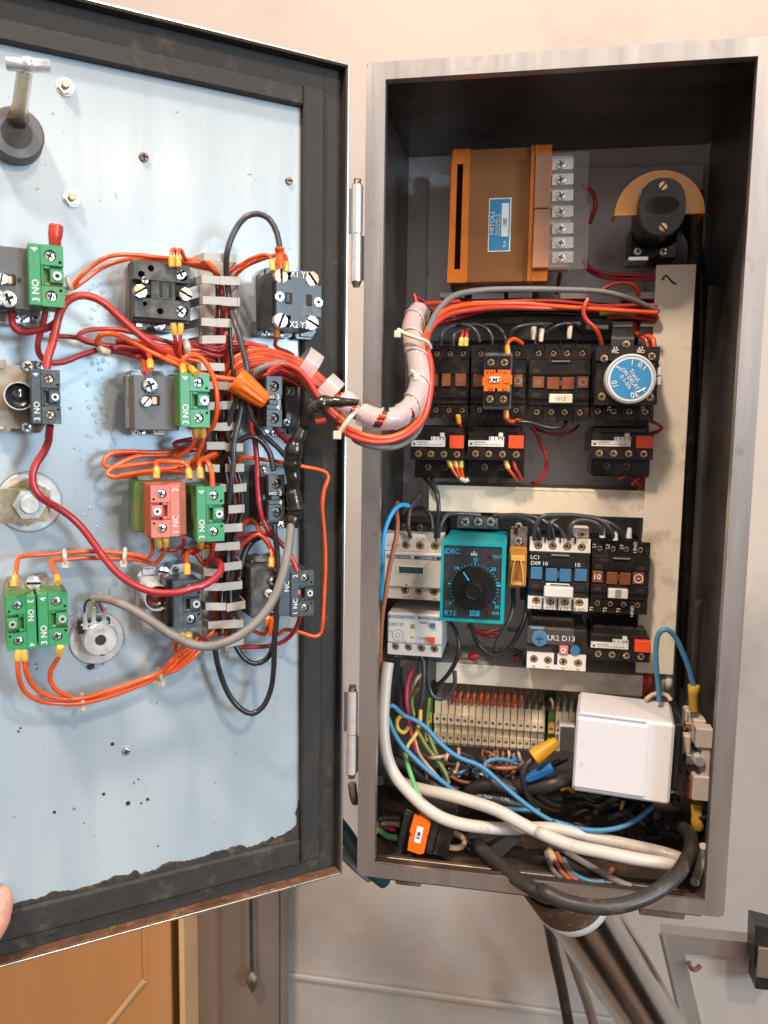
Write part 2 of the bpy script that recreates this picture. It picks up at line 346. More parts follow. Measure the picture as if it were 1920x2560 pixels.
def screw_mesh(r, kind='cross', m='brass'):
    key = (round(r, 5), kind, m)
    if key in SCR: return SCR[key]
    b = MB(); a = r*0.62; w_ = r*0.17; h = r*0.45
    if kind == 'cross': o = [(a,-w_),(a,0),(a,w_),(w_,w_),(w_,a),(0,a),(-w_,a),(-w_,w_),(-a,w_),(-a,0),(-a,-w_),(-w_,-w_),(-w_,-a),(0,-a),(w_,-a),(w_,-w_)]
    else:
        a = r*0.9; o = [(a,-w_),(a,w_),(a*.5,w_),(0,w_),(-a*.5,w_),(-a,w_),(-a,-w_),(-a*.5,-w_),(0,-w_),(a*.5,-w_)]
    n = len(o); 
    if kind == 'cross': ci = [(math.cos(math.atan2(q,p)), math.sin(math.atan2(q,p))) for p,q in o]
    else: ci = [(math.cos(t), math.sin(t)) for t in [math.radians(d) for d in (-12,12,50,90,130,168,192,230,270,310)]]
    V = [(p, -h, q) for p,q in o] + [(p*0.9, -h*0.3, q*0.9) for p,q in o] + [(c*r*0.92, -h*0.85, s_*r*0.92) for c,s_ in ci] + [(c*r, -h*0.4, s_*r) for c,s_ in ci] + [(c*r, r*0.4, s_*r) for c,s_ in ci]
    R = lambda i, j: [[i*n+k, i*n+(k+1) % n, j*n+(k+1) % n, j*n+k] for k in range(n)]
    b.add(V, R(0,2) + R(2,3) + R(3,4), m); b.add(V, R(0,1) + [list(range(n, 2*n))], 'slot_dark')
    me = bpy.data.meshes.new('screw'); me.from_pydata(b.v, [], b.f)
    for q in b.mats: me.materials.append(MATS[q])
    me.polygons.foreach_set('material_index', b.m); me.update()
    SCR[key] = me; return me
def circ(x, z, r, n=14): return [(x+r*math.cos(2*math.pi*i/n), z+r*math.sin(2*math.pi*i/n)) for i in range(n)]

class Dev:                                     # a device whose front face fills a rectangle of its frame
    def __init__(s, F, name, label, cat, rect, yf, yb, group=None):
        x0, y0, x1, y1 = rect; mx, my = (x0+x1)/2, (y0+y1)/2; s.F = F; s.yf = yf; s.yb = yb
        s.x0 = F.at(x0, my, yf).x; s.x1 = F.at(x1, my, yf).x; s.z1 = F.at(mx, y0, yf).z; s.z0 = F.at(mx, y1, yf).z
        s.w = s.x1-s.x0; s.h = s.z1-s.z0
        s.r = root(name, F, ((s.x0+s.x1)/2, yb, s.z0), label, cat, group); s.b = MB()
    def X(s, u): return s.x0 + u*s.w
    def Z(s, v): return s.z1 - v*s.h
    def new(s): s.b = MB(); return s.b
    def box(s, u0, v0, u1, v1, a, b, m, c=0.0004): s.b.box(s.X(u0), s.X(u1), s.yf+a, s.yf+b, s.Z(v1), s.Z(v0), m, c)
    def plate(s, u0, v0, u1, v1, a, b, m, holes=(), side=None):
        s.b.prism([(s.X(u0), s.Z(v1)), (s.X(u1), s.Z(v1)), (s.X(u1), s.Z(v0)), (s.X(u0), s.Z(v0))], s.yf+a, s.yf+b, m, [circ(s.X(u), s.Z(v), r) for u, v, r in holes], side)
    def poly(s, pts, a, b, m): s.b.prism([(s.X(u), s.Z(v)) for u, v in pts], s.yf+a, s.yf+b, m)
    def cyl(s, u, v, r, a, b, m, **k): s.b.cyl(s.X(u), s.Z(v), r, s.yf+a, s.yf+b, m, **k)
    def text(s, t, u, v, a, h, m, rot=0, sx=1.0): s.b.text(t, s.X(u), s.Z(v), s.yf+a, h, m, rot, sx)
    def part(s, name, parent=None, label=None):
        if not s.b.v: return None
        o = mesh_obj(name, s.b, s.F, parent or s.r); s.b = MB()
        if label: o['label'] = label
        return o
    def screw(s, u, v, r, a, kind='cross', m='brass'):
        return add_inst('screw', screw_mesh(r, kind, m), s.F, s.r, (s.X(u), s.yf+a, s.Z(v)), random.uniform(0, 3.1))

def crom(P, step=0.0035):
    P = [Vector(p) for p in P]
    if len(P) < 3: return P
    Q = [P[0]*2-P[1]] + P + [P[-1]*2-P[-2]]; out = []
    for i in range(1, len(Q)-2):
        p0, p1, p2, p3 = Q[i-1:i+3]; d = (p2-p1).length; n = max(2, min(14, int(d/step)))
        t0 = 0; t1 = max((p1-p0).length, 1e-5)**0.5; t2 = t1+max(d, 1e-5)**0.5; t3 = t2+max((p3-p2).length, 1e-5)**0.5
        for k in range(n):
            t = t1+(t2-t1)*k/n
            A1 = p0*((t1-t)/(t1-t0)) + p1*((t-t0)/(t1-t0)); A2 = p1*((t2-t)/(t2-t1)) + p2*((t-t1)/(t2-t1)); A3 = p2*((t3-t)/(t3-t2)) + p3*((t-t2)/(t3-t2))
            B1 = A1*((t2-t)/(t2-t0)) + A2*((t-t0)/(t2-t0)); B2 = A2*((t3-t)/(t3-t1)) + A3*((t-t1)/(t3-t1))
            out.append(B1*((t2-t)/(t2-t1)) + B2*((t-t1)/(t2-t1)))
    return out + [P[-1]]
def path(spec):                                # 'D:Z1', (x, y, height in mm), (x, y) ...  -> world points
    F, k, d, out = C, 'S', 0, []
    for q in spec:
        if isinstance(q, str): f, k = q.split(':'); F = {'D': D, 'C': C}[f]; continue
        if len(q) > 2: d = q[2]
        px, py = zpx(k, q[0], q[1])
        P = F.at(px, py, PANEL - d/1000 if F is D else d/1000)
        if F is C and k != 'S' and P.y > 0.004 and px > 930:      # keep cabinet wires above the floor and between the side walls
            v = P - C.c
            if P.z < 0.006: P = C.c + v*((0.006-C.c.z)/v.z)
            if P.x < 0.005 and P.y > 0.004: v = P - C.c; P = C.c + v*((0.005-C.c.x)/v.x)
            if P.x > CW-0.005 and P.y > 0.004: v = P - C.c; P = C.c + v*((CW-0.005-C.c.x)/v.x)
        out.append(F.M @ P)
    return out
WORLD = Frame((0,0,0), 0.0)
NW = [0]
def wire(label, m, r, spec, f0=None, f1=None, cat='wire', name=None, group=None, seg=8, stripe=None, jit=0.0):
    P = crom(path(spec))
    b = MB(); b.tube(P, r/1000, m, seg, stripe)
    o = mesh_obj(name or 'wire', b, WORLD, None, P[0]); meta(o, label, cat, group)
    for ff, a, c in ((f0, P[0], P[min(2, len(P)-1)]), (f1, P[-1], P[max(-3, -len(P))])):
        if ff:
            d = (c-a).normalized(); fb = MB(); R = (r*1.35+.15)/1000
            fb.tube([a-d*0.001, a+d*0.0004, a+d*0.0052, a+d*0.0062], [R*0.9, R, R, R*0.85], ff, 10)
            mesh_obj('ferrule', fb, WORLD, o)
    NW[0] += 1
    return o

# ------------------------------------------------------------------ background: wall, cupboard, post, hatch
def cpt(px, py, y): return C.at(px, py, y)
b = MB(); b.box(-1.6, 1.8, 0.62, 0.66, -1.2, 1.9, 'wall', 0.001)
wl = meta(mesh_obj('wall', b, C, None, (0,0.62,0)), 'pale beige wall panel behind the open cabinet', None, None, 'structure')
b = MB()
for a, c_ in (((690,2428), (1450,2535)),):
    p, q = cpt(*a, 0.618), cpt(*c_, 0.618)
    z = (p.z+q.z)/2; b.box(p.x, 1.2, 0.612, 0.6195, z-0.006, z+0.003, 'wall', 0.002)
b2 = mesh_obj('ledge', b, C, wl)
b = MB(); p = cpt(693, 2300, 0.615); b.box(p.x-0.003, p.x+0.003, 0.609, 0.6195, -1.2, 0.12, 'taupe', 0.001); mesh_obj('seam', b, C, wl)
# wooden cupboard, lower left
yb = 0.50
r = root('wooden_cupboard', C, (-0.55, yb, -0.7), 'orange brown wooden cupboard door below the open cabinet door', 'cupboard')
xr = cpt(427, 2440, yb).x
b = MB(); b.box(-1.4, xr, yb, yb+0.1, -1.2, 0.20, 'wood', 0.002); mesh_obj('door_panel', b, C, r)
b = MB(); p0, p1, p2 = cpt(355, 2250, yb), cpt(362, 2450, yb), cpt(265, 2570, yb)
b.tube([(p0.x, yb+0.001, p0.z+.2), (p1.x, yb+0.001, p1.z)], 0.0040, 'wood', 6); b.tube([(p1.x, yb, p1.z), (p2.x, yb, p2.z), (p2.x-.12, yb, p2.z-.15)], 0.0048, 'wood_light', 6); mesh_obj('moulding', b, C, r)
b = MB(); x0, x1 = cpt(449, 2440, yb-0.01).x, cpt(462, 2440, yb-0.01).x; b.box(x0, x1, yb-0.012, yb+0.1, -1.2, 0.2, 'wood_light', 0.001); mesh_obj('edge_strip', b, C, r)
b = MB(); b.box(xr+0.001, x0-0.001, yb+0.03, yb+0.1, -1.2, 0.2, 'slot_dark'); mesh_obj('gap', b, C, r)
# steel post beside it
x0, x1 = cpt(466, 2440, 0.53).x, cpt(690, 2440, 0.53).x
r = root('steel_post', C, ((x0+x1)/2, 0.53, -1.2), 'brown tinted metal post between the cupboard and the wall', 'post')
b = MB(); n = 24; pr = []
for i in range(n+1):
    t = i/n; pr.append((x0+(x1-x0)*t, 0.545 - 0.018*math.sin(math.pi*t) + 0.010*math.exp(-((t-0.34)/0.05)**2)))
vs = [(x, y, z) for x, y in pr for z in (-1.2, 0.22)]; b.add(vs, [[2*i, 2*i+2, 2*i+3, 2*i+1] for i in range(n)], 'taupe', True); mesh_obj('shaft', b, C, r)
b = MB(); b.box(x0+0.002, x1-0.002, 0.560, 0.60, -1.2, 0.215, 'taupe'); mesh_obj('back', b, C, r)
wire('black pull cord hanging in front of the steel post', 'cable_black', 3.2, ['C:S', (626,2210,512), (628,2300), (629,2380), (630,2432)], cat='cord', name='pull_cord')
p = cpt(632, 2452, 0.512); b = MB()
b.tube([(p.x+0.000, p.y, p.z+0.016), (p.x, p.y, p.z+0.010), (p.x, p.y, p.z), (p.x, p.y, p.z-0.010), (p.x-.001, p.y, p.z-0.018)], [0.003, 0.009, 0.011, 0.006, 0.003], 'grimy_steel', 10)
meta(mesh_obj('cord_knob', b, WORLD, None, p), 'small dark metal knob at the end of the pull cord', 'knob')
# slanted tube under the cabinet
a, c_ = C.at(1444, 2262, 0.10), C.at(1632, 2560, 0.235)
r = root('support_tube', C, a, 'thick brushed steel tube slanting down behind the cabinet floor', 'metal tube')
dr = (c_-a).normalized(); b = MB(); b.tube([a-dr*0.06, a, c_, c_+dr*0.25], 0.0315, 'tube_steel', 48); mesh_obj('tube', b, C, r)
b = MB(); b.tube([a-dr*0.024, a-dr*0.023, a-dr*0.015, a-dr*0.014], [0.031, 0.0338, 0.0338, 0.031], 'white_plastic', 48); mesh_obj('sealing_ring', b, C, r)
b = MB(); b.tube([a-dr*0.06, a-dr*0.0242], [0.034, 0.0335], 'rust', 40); mesh_obj('collar', b, C, r)
wire('flat black strap running down left of the steel tube', 'cable_black', 6.5, ['C:S', (1366,2270,300), (1385,2380,330), (1405,2470), (1428,2600)], cat='strap', name='black_strap')
wire('brown rod behind the steel tube lower edge', 'taupe', 7, ['C:S', (1415,2350,460), (1445,2440,480), (1472,2520,500), (1500,2620)], cat='rod', name='brown_rod')
# hatch, lower right
yh = 0.40
r = root('wall_hatch', C, cpt(1750, 2450, yh), 'steel framed grey hatch at the lower right with a dark latch', 'hatch')
P = lambda x, y, d=yh: (lambda q: (q.x, q.z))(cpt(x, y, d))
b = MB(); b.prism([P(1655,2333), P(1925,2362), P(1925,2400), P(1712,2385), P(1768,2620), P(1722,2620)], yh, yh+0.02, 'hatch_steel'); mesh_obj('frame', b, C, r)
b = MB(); b.prism([P(1712,2386), P(1925,2400), P(1925,2640), P(1772,2640)], yh+0.008, yh+0.02, 'wall'); mesh_obj('panel', b, C, r)
b = MB(); b.tube([Vector((P(1655,2333)[0], yh, P(1655,2333)[1])), Vector((P(1722,2620)[0], yh, P(1722,2620)[1]))], 0.004, 'hatch_steel', 8); mesh_obj('frame_edge', b, C, r)
b = MB(); b.prism([P(1888,2312,yh-.03), P(1960,2330,yh-.03), P(1960,2480,yh-.03), P(1888,2472,yh-.03), P(1893,2420,yh-.03), P(1884,2416,yh-.03)], yh-0.03, yh, 'black_plastic'); mesh_obj('latch', b, C, r)
b = MB(); b.box(P(1895,2362,yh-.032)[0], P(1960,2362,yh-.032)[0], yh-0.035, yh-0.0305, P(1900,2440,yh-.032)[1], P(1900,2366,yh-.032)[1], 'taupe'); mesh_obj('latch_plate', b, C, r)
b = MB(); b.tube(crom([cpt(1722,2405,yh-.004), cpt(1728,2421,yh-.012), cpt(1740,2424,yh-.014), cpt(1750,2414,yh-.01)]), 0.0028, 'rust', 8); mesh_obj('hook', b, C, r)

# ------------------------------------------------------------------ cabinet
cab = root('control_cabinet', C, (CW/2, CDEP, 0), 'open stainless steel electrical cabinet with a door swung to the left', 'electrical cabinet')
T = 0.0015; ft, fs = 0.01164, 0.0137
b = MB()
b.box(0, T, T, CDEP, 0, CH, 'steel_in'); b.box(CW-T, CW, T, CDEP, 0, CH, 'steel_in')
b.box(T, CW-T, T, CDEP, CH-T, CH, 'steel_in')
mesh_obj('shell', b, C, cab); b = MB(); b.box(T, CW-T, CDEP-T, CDEP, T, CH-T, 'plate')
mesh_obj('back_wall', b, C, cab)
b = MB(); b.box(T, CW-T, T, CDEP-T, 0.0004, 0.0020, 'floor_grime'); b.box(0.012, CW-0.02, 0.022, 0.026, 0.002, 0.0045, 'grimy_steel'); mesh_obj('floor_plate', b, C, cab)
b = MB(); cr_ = 0.004
out = [(cr_,0),(CW-cr_,0),(CW-cr_*.3,cr_*.3),(CW,cr_),(CW,CH-cr_),(CW-cr_*.3,CH-cr_*.3),(CW-cr_,CH),(cr_,CH),(cr_*.3,CH-cr_*.3),(0,CH-cr_),(0,cr_),(cr_*.3,cr_*.3)]
inn = [(fs,ft),(CW-fs,ft),(CW-fs,CH-ft),(fs,CH-ft)]
b.prism(out, -0.0002, T, 'steel', [inn]); 
b.box(fs-0.0012, fs, T, 0.008, ft, CH-ft, 'steel'); b.box(CW-fs, CW-fs+0.0012, T, 0.008, ft, CH-ft, 'steel')
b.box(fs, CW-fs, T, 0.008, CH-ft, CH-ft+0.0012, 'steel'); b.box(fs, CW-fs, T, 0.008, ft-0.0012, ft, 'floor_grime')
mesh_obj('front_frame', b, C, cab)
b = MB(); b.box(0.016, CW-0.014, 0.003, 0.010, -0.0035, -0.0002, 'grimy_steel', 0.001); b.box(0.030, 0.050, 0.001, 0.008, -0.005, -0.0002, 'grimy_steel', 0.001); b.box(0.212, 0.244, 0.001, 0.008, -0.0065, -0.0002, 'grimy_steel', 0.001)
mesh_obj('bottom_lip', b, C, cab)
YP = 0.178
x0, x1 = cpt(1068, 640, YP).x, cpt(1748, 640, YP).x
b = MB(); b.box(x0, x1, YP, YP+0.0025, 0.022, 0.578, 'plate', 0.0006); mesh_obj('mounting_plate', b, C, cab)
b = MB(); p = cpt(1090, 448, YP); b.ring(p.x, p.z, 0.0052, 0.0066, YP-0.0012, YP-0.0002, 'plate'); b.cyl(p.x, p.z, 0.0052, YP-0.0008, YP-0.0001, 'plate'); mesh_obj('plate_stud', b, C, cab)
b = MB(); p = C.at(1740, 690, YP); b.box(p.x+0.004, p.x+0.010, YP-0.03, YP, 0.05, 0.47, 'steel_in'); mesh_obj('side_channel', b, C, cab)
for cy0, cy1, cx, j in ((448, 718, 892, 586), (1713, 1945, 880, 1834)):
    t, m_, e = [C.at(cx, q, 0.004) for q in (cy0, j, cy1)]
    b = MB(); x = m_.x; L_ = 0.0042
    b.tube([(x,.004,m_.z+.0003), (x,.004,t.z-0.0045)], L_, 'zinc_bright', 20); b.tube([(x,.004,e.z+0.004), (x,.004,m_.z-.0003)], L_*0.97, 'zinc_bright', 20)
    b.box(x+0.002, 0.0012, 0.0045, 0.007, e.z+0.005, m_.z-.001, 'grimy_steel'); b.box(x-0.007, x-0.002, 0.0045, 0.007, m_.z+.001, t.z-0.006, 'steel')
    h = mesh_obj('hinge', b, C, cab)
    b = MB(); b.tube([(x,.004,e.z), (x,.004,e.z+0.0015), (x,.004,e.z+.003), (x,.004,e.z+.0045)], [0.0024,0.0027,0.0036,0.0036], 'grimy_steel', 14); mesh_obj('hinge_pin', b, C, h); b = MB(); b.tube([(x,.004,t.z-0.005), (x,.004,t.z-0.0035), (x,.004,t.z-0.003), (x,.004,t.z)], [0.0034,0.0034,0.0025,0.0027], 'grimy_steel', 14)
    mesh_obj('hinge_pin', b, C, h)
b = MB(); q = [C.at(880, y, 0.006) for y in (1958, 1985, 2010)]; b.tube(crom([q[0], q[1]+Vector((0.001,0,0)), q[2]+Vector((.002,.004,0))]), [0.0038]*99 if 0 else 0.0034, 'grimy_steel', 10); mesh_obj('hinge_bracket', b, C, cab)

# ---- door, in its own turned frame: x 0 at the hinge edge, negative to the free edge; the inside faces -y
DW = 0.2703; yo, yi = 0.0092, 0.0055; rt = 0.0016
b = MB()
b.box(-DW, 0, PANEL+0.004, PANEL+0.006, 0, CH, 'steel'); b.box(-rt, 0, 0, PANEL+0.004, 0, CH, 'steel', 0.0003)
b.box(-DW, -DW+rt, 0, PANEL+0.004, 0, CH, 'steel', 0.0003); b.box(-DW+rt, -rt, 0, PANEL+0.004, CH-rt, CH, 'steel', 0.0003); b.box(-DW+rt, -rt, 0, PANEL+0.004, 0, rt, 'steel', 0.0003)
door = mesh_obj('door', b, D, cab, None)
b = MB()
xi = D.at(808, 1000, yi).x; xg = D.at(758, 1000, yi).x; zt2 = D.at(808, 226, yi).z; zt = D.at(758, 262, yi).z; zb2 = D.at(800, 2140, yi).z; zb = D.at(758, 2100, yi).z
b.box(-DW+0.003, -rt-0.0002, yo, PANEL+0.004, zt2, CH-rt-0.0002, 'black_foam', 0.001); b.box(-DW+0.003, -rt-0.0002, yo, PANEL+0.004, rt+0.0002, zb2, 'black_foam', 0.001)
b.box(xi, -rt-0.0002, yo-0.0002, PANEL+0.0038, rt+0.0004, CH-rt-0.0004, 'black_foam', 0.001)
b.box(xg, xi, yi, PANEL+0.003, zb2-0.002, zt2+0.0005, 'black_foam', 0.0012)
b.box(-DW+0.004, xg-0.0002, yi+0.0006, PANEL+0.0032, zt, zt2, 'black_foam', 0.0012); b.box(-DW+0.004, xg-0.0002, yi+0.001, PANEL+0.0032, zb2-0.004, zb, 'black_foam', 0.0018)
mesh_obj('gasket', b, D, door)
b = MB(); b.box(-DW+0.003, -rt-0.0002, 0.0006, yo-0.0003, rt+0.0001, rt+0.0012, 'rust', 0.0002); b.box(-DW+0.003, -rt-0.0002, 0.0006, yo-0.0003, CH-rt-0.0012, CH-rt-0.0001, 'black_foam', 0.0002); b.box(-rt-0.0012, -rt-0.0001, 0.0006, yo-0.0004, rt+0.002, CH-rt-0.002, 'black_foam', 0.0002)
mesh_obj('rim_lining', b, D, door)
b = MB(); b.box(-DW+0.004, xg+0.004, PANEL, PANEL+0.002, zb-0.004, zt+0.004, 'door_liner', 0.0004); mesh_obj('liner', b, D, door)
# ragged sealant squeezed out along the lower edge and corner
b = MB(); top = []; x = xg-0.0005
top.append((x, zb+0.030)); top.append((x-0.0006, zb+0.024)); top.append((x-.0022, zb+.020)); top.append((x-.0008, zb+.016)); top.append((x-.0012, zb+.010))
xx = x-0.003; tgt = cur = 0.004
while xx > -DW+0.01:
    if random.random() < 0.28: tgt = random.choice((0.0012, 0.0025, 0.0042, 0.0055))
    cur += (tgt-cur)*0.45
    top.append((xx, zb+max(0.0006, cur + 0.0052*math.exp(-((xx-x+0.004)/0.012)**2) + random.uniform(-.0004, .0004)))); xx -= random.uniform(0.0012, 0.0022)
b.prism(top + [(-DW+0.01, zb-0.002), (x, zb-0.002)], PANEL-0.0022, PANEL+0.0004, 'sealant'); mesh_obj('sealant', b, D, door)
def dpt(k, x, y, h): px, py = zpx(k, x, y); return D.at(px, py, PANEL-h/1000)
# nuts, screws, holes of the door sheet
def nut(px, py, r):
    b = MB(); p = D.at(px, py, PANEL-0.003)
    b.prism([(p.x+r*math.cos(math.radians(60*i+12)), p.z+r*math.sin(math.radians(60*i+12))) for i in range(6)], PANEL-0.0032, PANEL-0.0008, 'zinc'); b.cyl(p.x, p.z, r*1.12, PANEL-0.0009, PANEL, 'zinc'); b.cyl(p.x, p.z, r*0.52, PANEL-0.0062, PANEL-0.003, 'brass', n=14, c=0.0006)
    mesh_obj('hex_nut', b, D, door)
nut(164, 214, 0.0046); nut(180, 494, 0.0045)
def dscrew(px, py, r, k='cross', m='grimy_steel'):
    p = D.at(px, py, PANEL-0.001); o = bpy.data.objects.new('screw', screw_mesh(r, k, m)); col.objects.link(o); o.parent = door
    M = WM[door.name].inverted() @ D.M @ Matrix.Translation((p.x, PANEL-0.0007, p.z)); o.location = M.translation; o.rotation_euler = M.to_euler()
dscrew(360, 392, 0.0030); dscrew(723, 452, 0.0026, 'slot'); dscrew(316, 1878, 0.0028, 'cross', 'zinc'); 
b = MB()
for px, py, r in ((281,1860,.0016),(259,1985,.0014),(320,2008,.0020),(369,1998,.0014),(353,2008,.0009),(46,1828,.0009),(51,1820,.0008),(136,2030,.0013),(346,1948,.0007),(335,1957,.0007),(210,2057,.0005),(395,2115,.0007),(258,1660,.0006),(90,1660,.0007),(78,1698,.0007),(225,1668,.0022),(70,1660,.0007),(92,1672,.0008)):
    p = D.at(px, py, PANEL); b.cyl(p.x, p.z, r*.8, PANEL-0.0003, PANEL+0.0005, 'slot_dark', n=10)
meta(mesh_obj('drilled_holes', b, D, door), kind='stuff')
b = MB(); rnd = random.Random(3)
for i in range(150):
    px = rnd.gauss(252, 26); py = rnd.uniform(700, 1360)
    if rnd.random() < 0.3: px, py = rnd.gauss(290, 40), rnd.uniform(1360, 1750)
    rr = rnd.choice((.0006,.0009,.0012,.0017)) if py < 1300 else rnd.choice((.0005,.0007,.0010)); p = D.at(px, py, PANEL); n = 10
    vs = [(p.x+rr*math.cos(6.283*i/n), PANEL-0.0001, p.z+rr*1.15*math.sin(6.283*i/n)) for i in range(n)] + [(p.x+.65*rr*math.cos(6.283*i/n), PANEL-0.0001-rr*0.28, p.z+.72*rr*math.sin(6.283*i/n)) for i in range(n)] + [(p.x, PANEL-0.0001-rr*0.4, p.z)]
    b.add(vs, [[i,(i+1)%n,n+(i+1)%n,n+i] for i in range(n)] + [[n+i,n+(i+1)%n,2*n] for i in range(n)], 'droplet', True)
meta(mesh_obj('water_droplets', b, D, door), kind='stuff')
# T handle latch
r = root('latch_handle', D, (D.at(50, 330, PANEL).x, PANEL, D.at(50, 330, PANEL).z), 'steel T shaped latch handle on a dark round boss, upper left of the door', 'handle')
c0 = dpt('Z5', 70, 590, 6); b = MB(); b.cyl(c0.x, c0.z, 0.0150, PANEL-0.013, PANEL, 'grey_plastic', n=32, c=0.001)
b.cyl(c0.x, c0.z, 0.0085, PANEL-0.0135, PANEL-0.013, 'black_plastic', n=24); mesh_obj('boss', b, D, r)
a, e = D.at(45, 300, PANEL-0.012), D.at(64, 168, PANEL-0.062); b = MB(); b.tube([a, a+(e-a)*0.3, e], [0.0062,0.0042,0.0040], 'yellow_zinc', 6); mesh_obj('stem', b, D, r)
a, e = D.at(13, 158, PANEL-0.063), D.at(125, 166, PANEL-0.063); b = MB(); v = (e-a); b.tube([a, a+v*0.02, a+v*.98, e], [0.0028,0.0035,0.0035,0.0028], 'zinc_bright', 18)
m_ = (a+e)/2; b.tube([m_-v*.12, m_-v*.11, m_+v*.11, m_+v*.12], [0.003,0.0042,0.0042,0.003], 'zinc_bright', 18); mesh_obj('cross_bar', b, D, r)
# teal cable in the gap under the lower hinge
wire('dark teal cable looping between door and cabinet below the lower hinge', 'teal_cable', 7, ['C:S', (800,2010,60), (862,2085,50), (893,2132,45), (930,2175,50), (960,2200,60)], cat='cable', name='cable', seg=16)
wire('grey cable following the dark teal cable below the lower hinge', 'wire_grey2', 4, ['C:S', (800,2080,62), (862,2140,52), (893,2170,47), (925,2195,52)], cat='cable', name='cable', seg=12)
# thumb holding the door edge
r = root('person', D, D.at(-20, 2290, PANEL-0.01), 'thumb tip of a person holding the lower left edge of the door', 'person')
P_ = [D.at(x, y, PANEL-h) for x, y, h in ((-150,2440,-.004),(-95,2390,.006),(-52,2345,.012),(-22,2300,.012),(-8,2262,.010),(-4,2236,.008),(-6,2222,.007))]
P_ = crom(P_, 0.002); n = len(P_); b = MB(); R_ = [0.0135 - 0.0035*(i/n) for i in range(n)]
for i in range(1, 9): R_[-i] = min(R_[-i], 0.0098*math.sqrt(1-((9-i)/9)**2)+0.0004)
b.tube(P_, R_, 'skin', 20); mesh_obj('hand', b, D, r)
b = MB(); p = D.at(-10, 2258, PANEL-0.019); nn = []
for i in range(12): nn.append((p.x+0.0052*math.cos(6.283*i/12), p.z+0.007*math.sin(6.283*i/12)))
b.prism(nn, PANEL-0.0208, PANEL-0.0192, 'wire_peach'); mesh_obj('nail', b, D, r)

# ------------------------------------------------------------------ devices on the door
PI = math.pi
def cblock(d, rect, h, m, mside, top, word, bot, flip=False, depth=0.026, smat='zinc', inv=False, name='contact_block', label=None, ring=True, tilt=True):
    """one clip-on contact block, as a part of device d, fronted at height h above the door sheet"""
    q = Dev.__new__(Dev); q.F = D; q.r = d.r; q.b = MB(); yf = PANEL-h/1000; q.yf = yf; q.yb = PANEL
    x0, y0, x1, y1 = rect; mx, my = (x0+x1)/2, (y0+y1)/2
    q.x0 = D.at(x0, my, yf).x; q.x1 = D.at(x1, my, yf).x; q.z1 = D.at(mx, y0, yf).z; q.z0 = D.at(mx, y1, yf).z; q.w = q.x1-q.x0; q.h = q.z1-q.z0
    U = (lambda u: 1-u) if flip else (lambda u: u)
    def bx(u0, v0, u1, v1, a, b_, mm, c=0.0004): q.box(min(U(u0),U(u1)), v0, max(U(u0),U(u1)), v1, a, b_, mm, c)
    def pl(u0, v0, u1, v1, a, b_, mm, holes=()): q.plate(min(U(u0),U(u1)), v0, max(U(u0),U(u1)), v1, a, b_, mm, [(U(u), v, r) for u, v, r in holes], mside)
    q.box(0.0, 0, 1, 1, 0.0046, depth, mside, 0.0006)
    bx(0, 0, 0.34, 1, 0, 0.0046, m)
    rs = q.w*0.155
    pl(0.345, 0.0, 1, 0.33, 0.0006, 0.0045, m, [(0.62, 0.17, rs*1.12), (0.90, 0.27, rs*0.30)])
    pl(0.345, 0.67, 1, 1.0, 0.0006, 0.0045, m, [(0.62, 0.83, rs*1.12), (0.90, 0.73, rs*0.30)])
    bx(0.345, 0.335, 0.42, 0.665, 0.0006, 0.0045, m); bx(0.60, 0.39, 0.99, 0.61, 0.0002, 0.0045, m); bx(0.42, 0.335, 0.60, 0.39, 0.001, 0.0045, m); bx(0.42, 0.61, 0.60, 0.665, 0.001, 0.0045, m)
    body = q.part(name, label=label)
    q.screw(U(0.62), 0.17, rs, 0.0034, 'cross', smat); q.screw(U(0.62), 0.83, rs, 0.0034, 'cross', smat)
    if ring:
        q.b.ring(q.X(U(0.80)), q.Z(0.5), rs*0.42, rs*0.85, yf-0.0012, yf+0.001, 'zinc_bright', 20); q.b.cyl(q.X(U(0.80)), q.Z(0.5), rs*0.42, yf-0.0002, yf+0.001, 'slot_dark', n=12); q.part('eyelet')
    r_ = PI/2 if not inv else -PI/2; hh = min(0.0042, q.w*0.20)
    u_ = U(0.17)
    if top: q.text(top, u_, 0.10, -0.0003, hh, 'white_print', r_)
    if word: q.text(word, u_, 0.70 if not inv else 0.36, -0.0003, hh, 'white_print', r_)
    if bot: q.text(bot, u_, 0.91, -0.0003, hh, 'white_print', r_)
    q.part('lettering'); return q
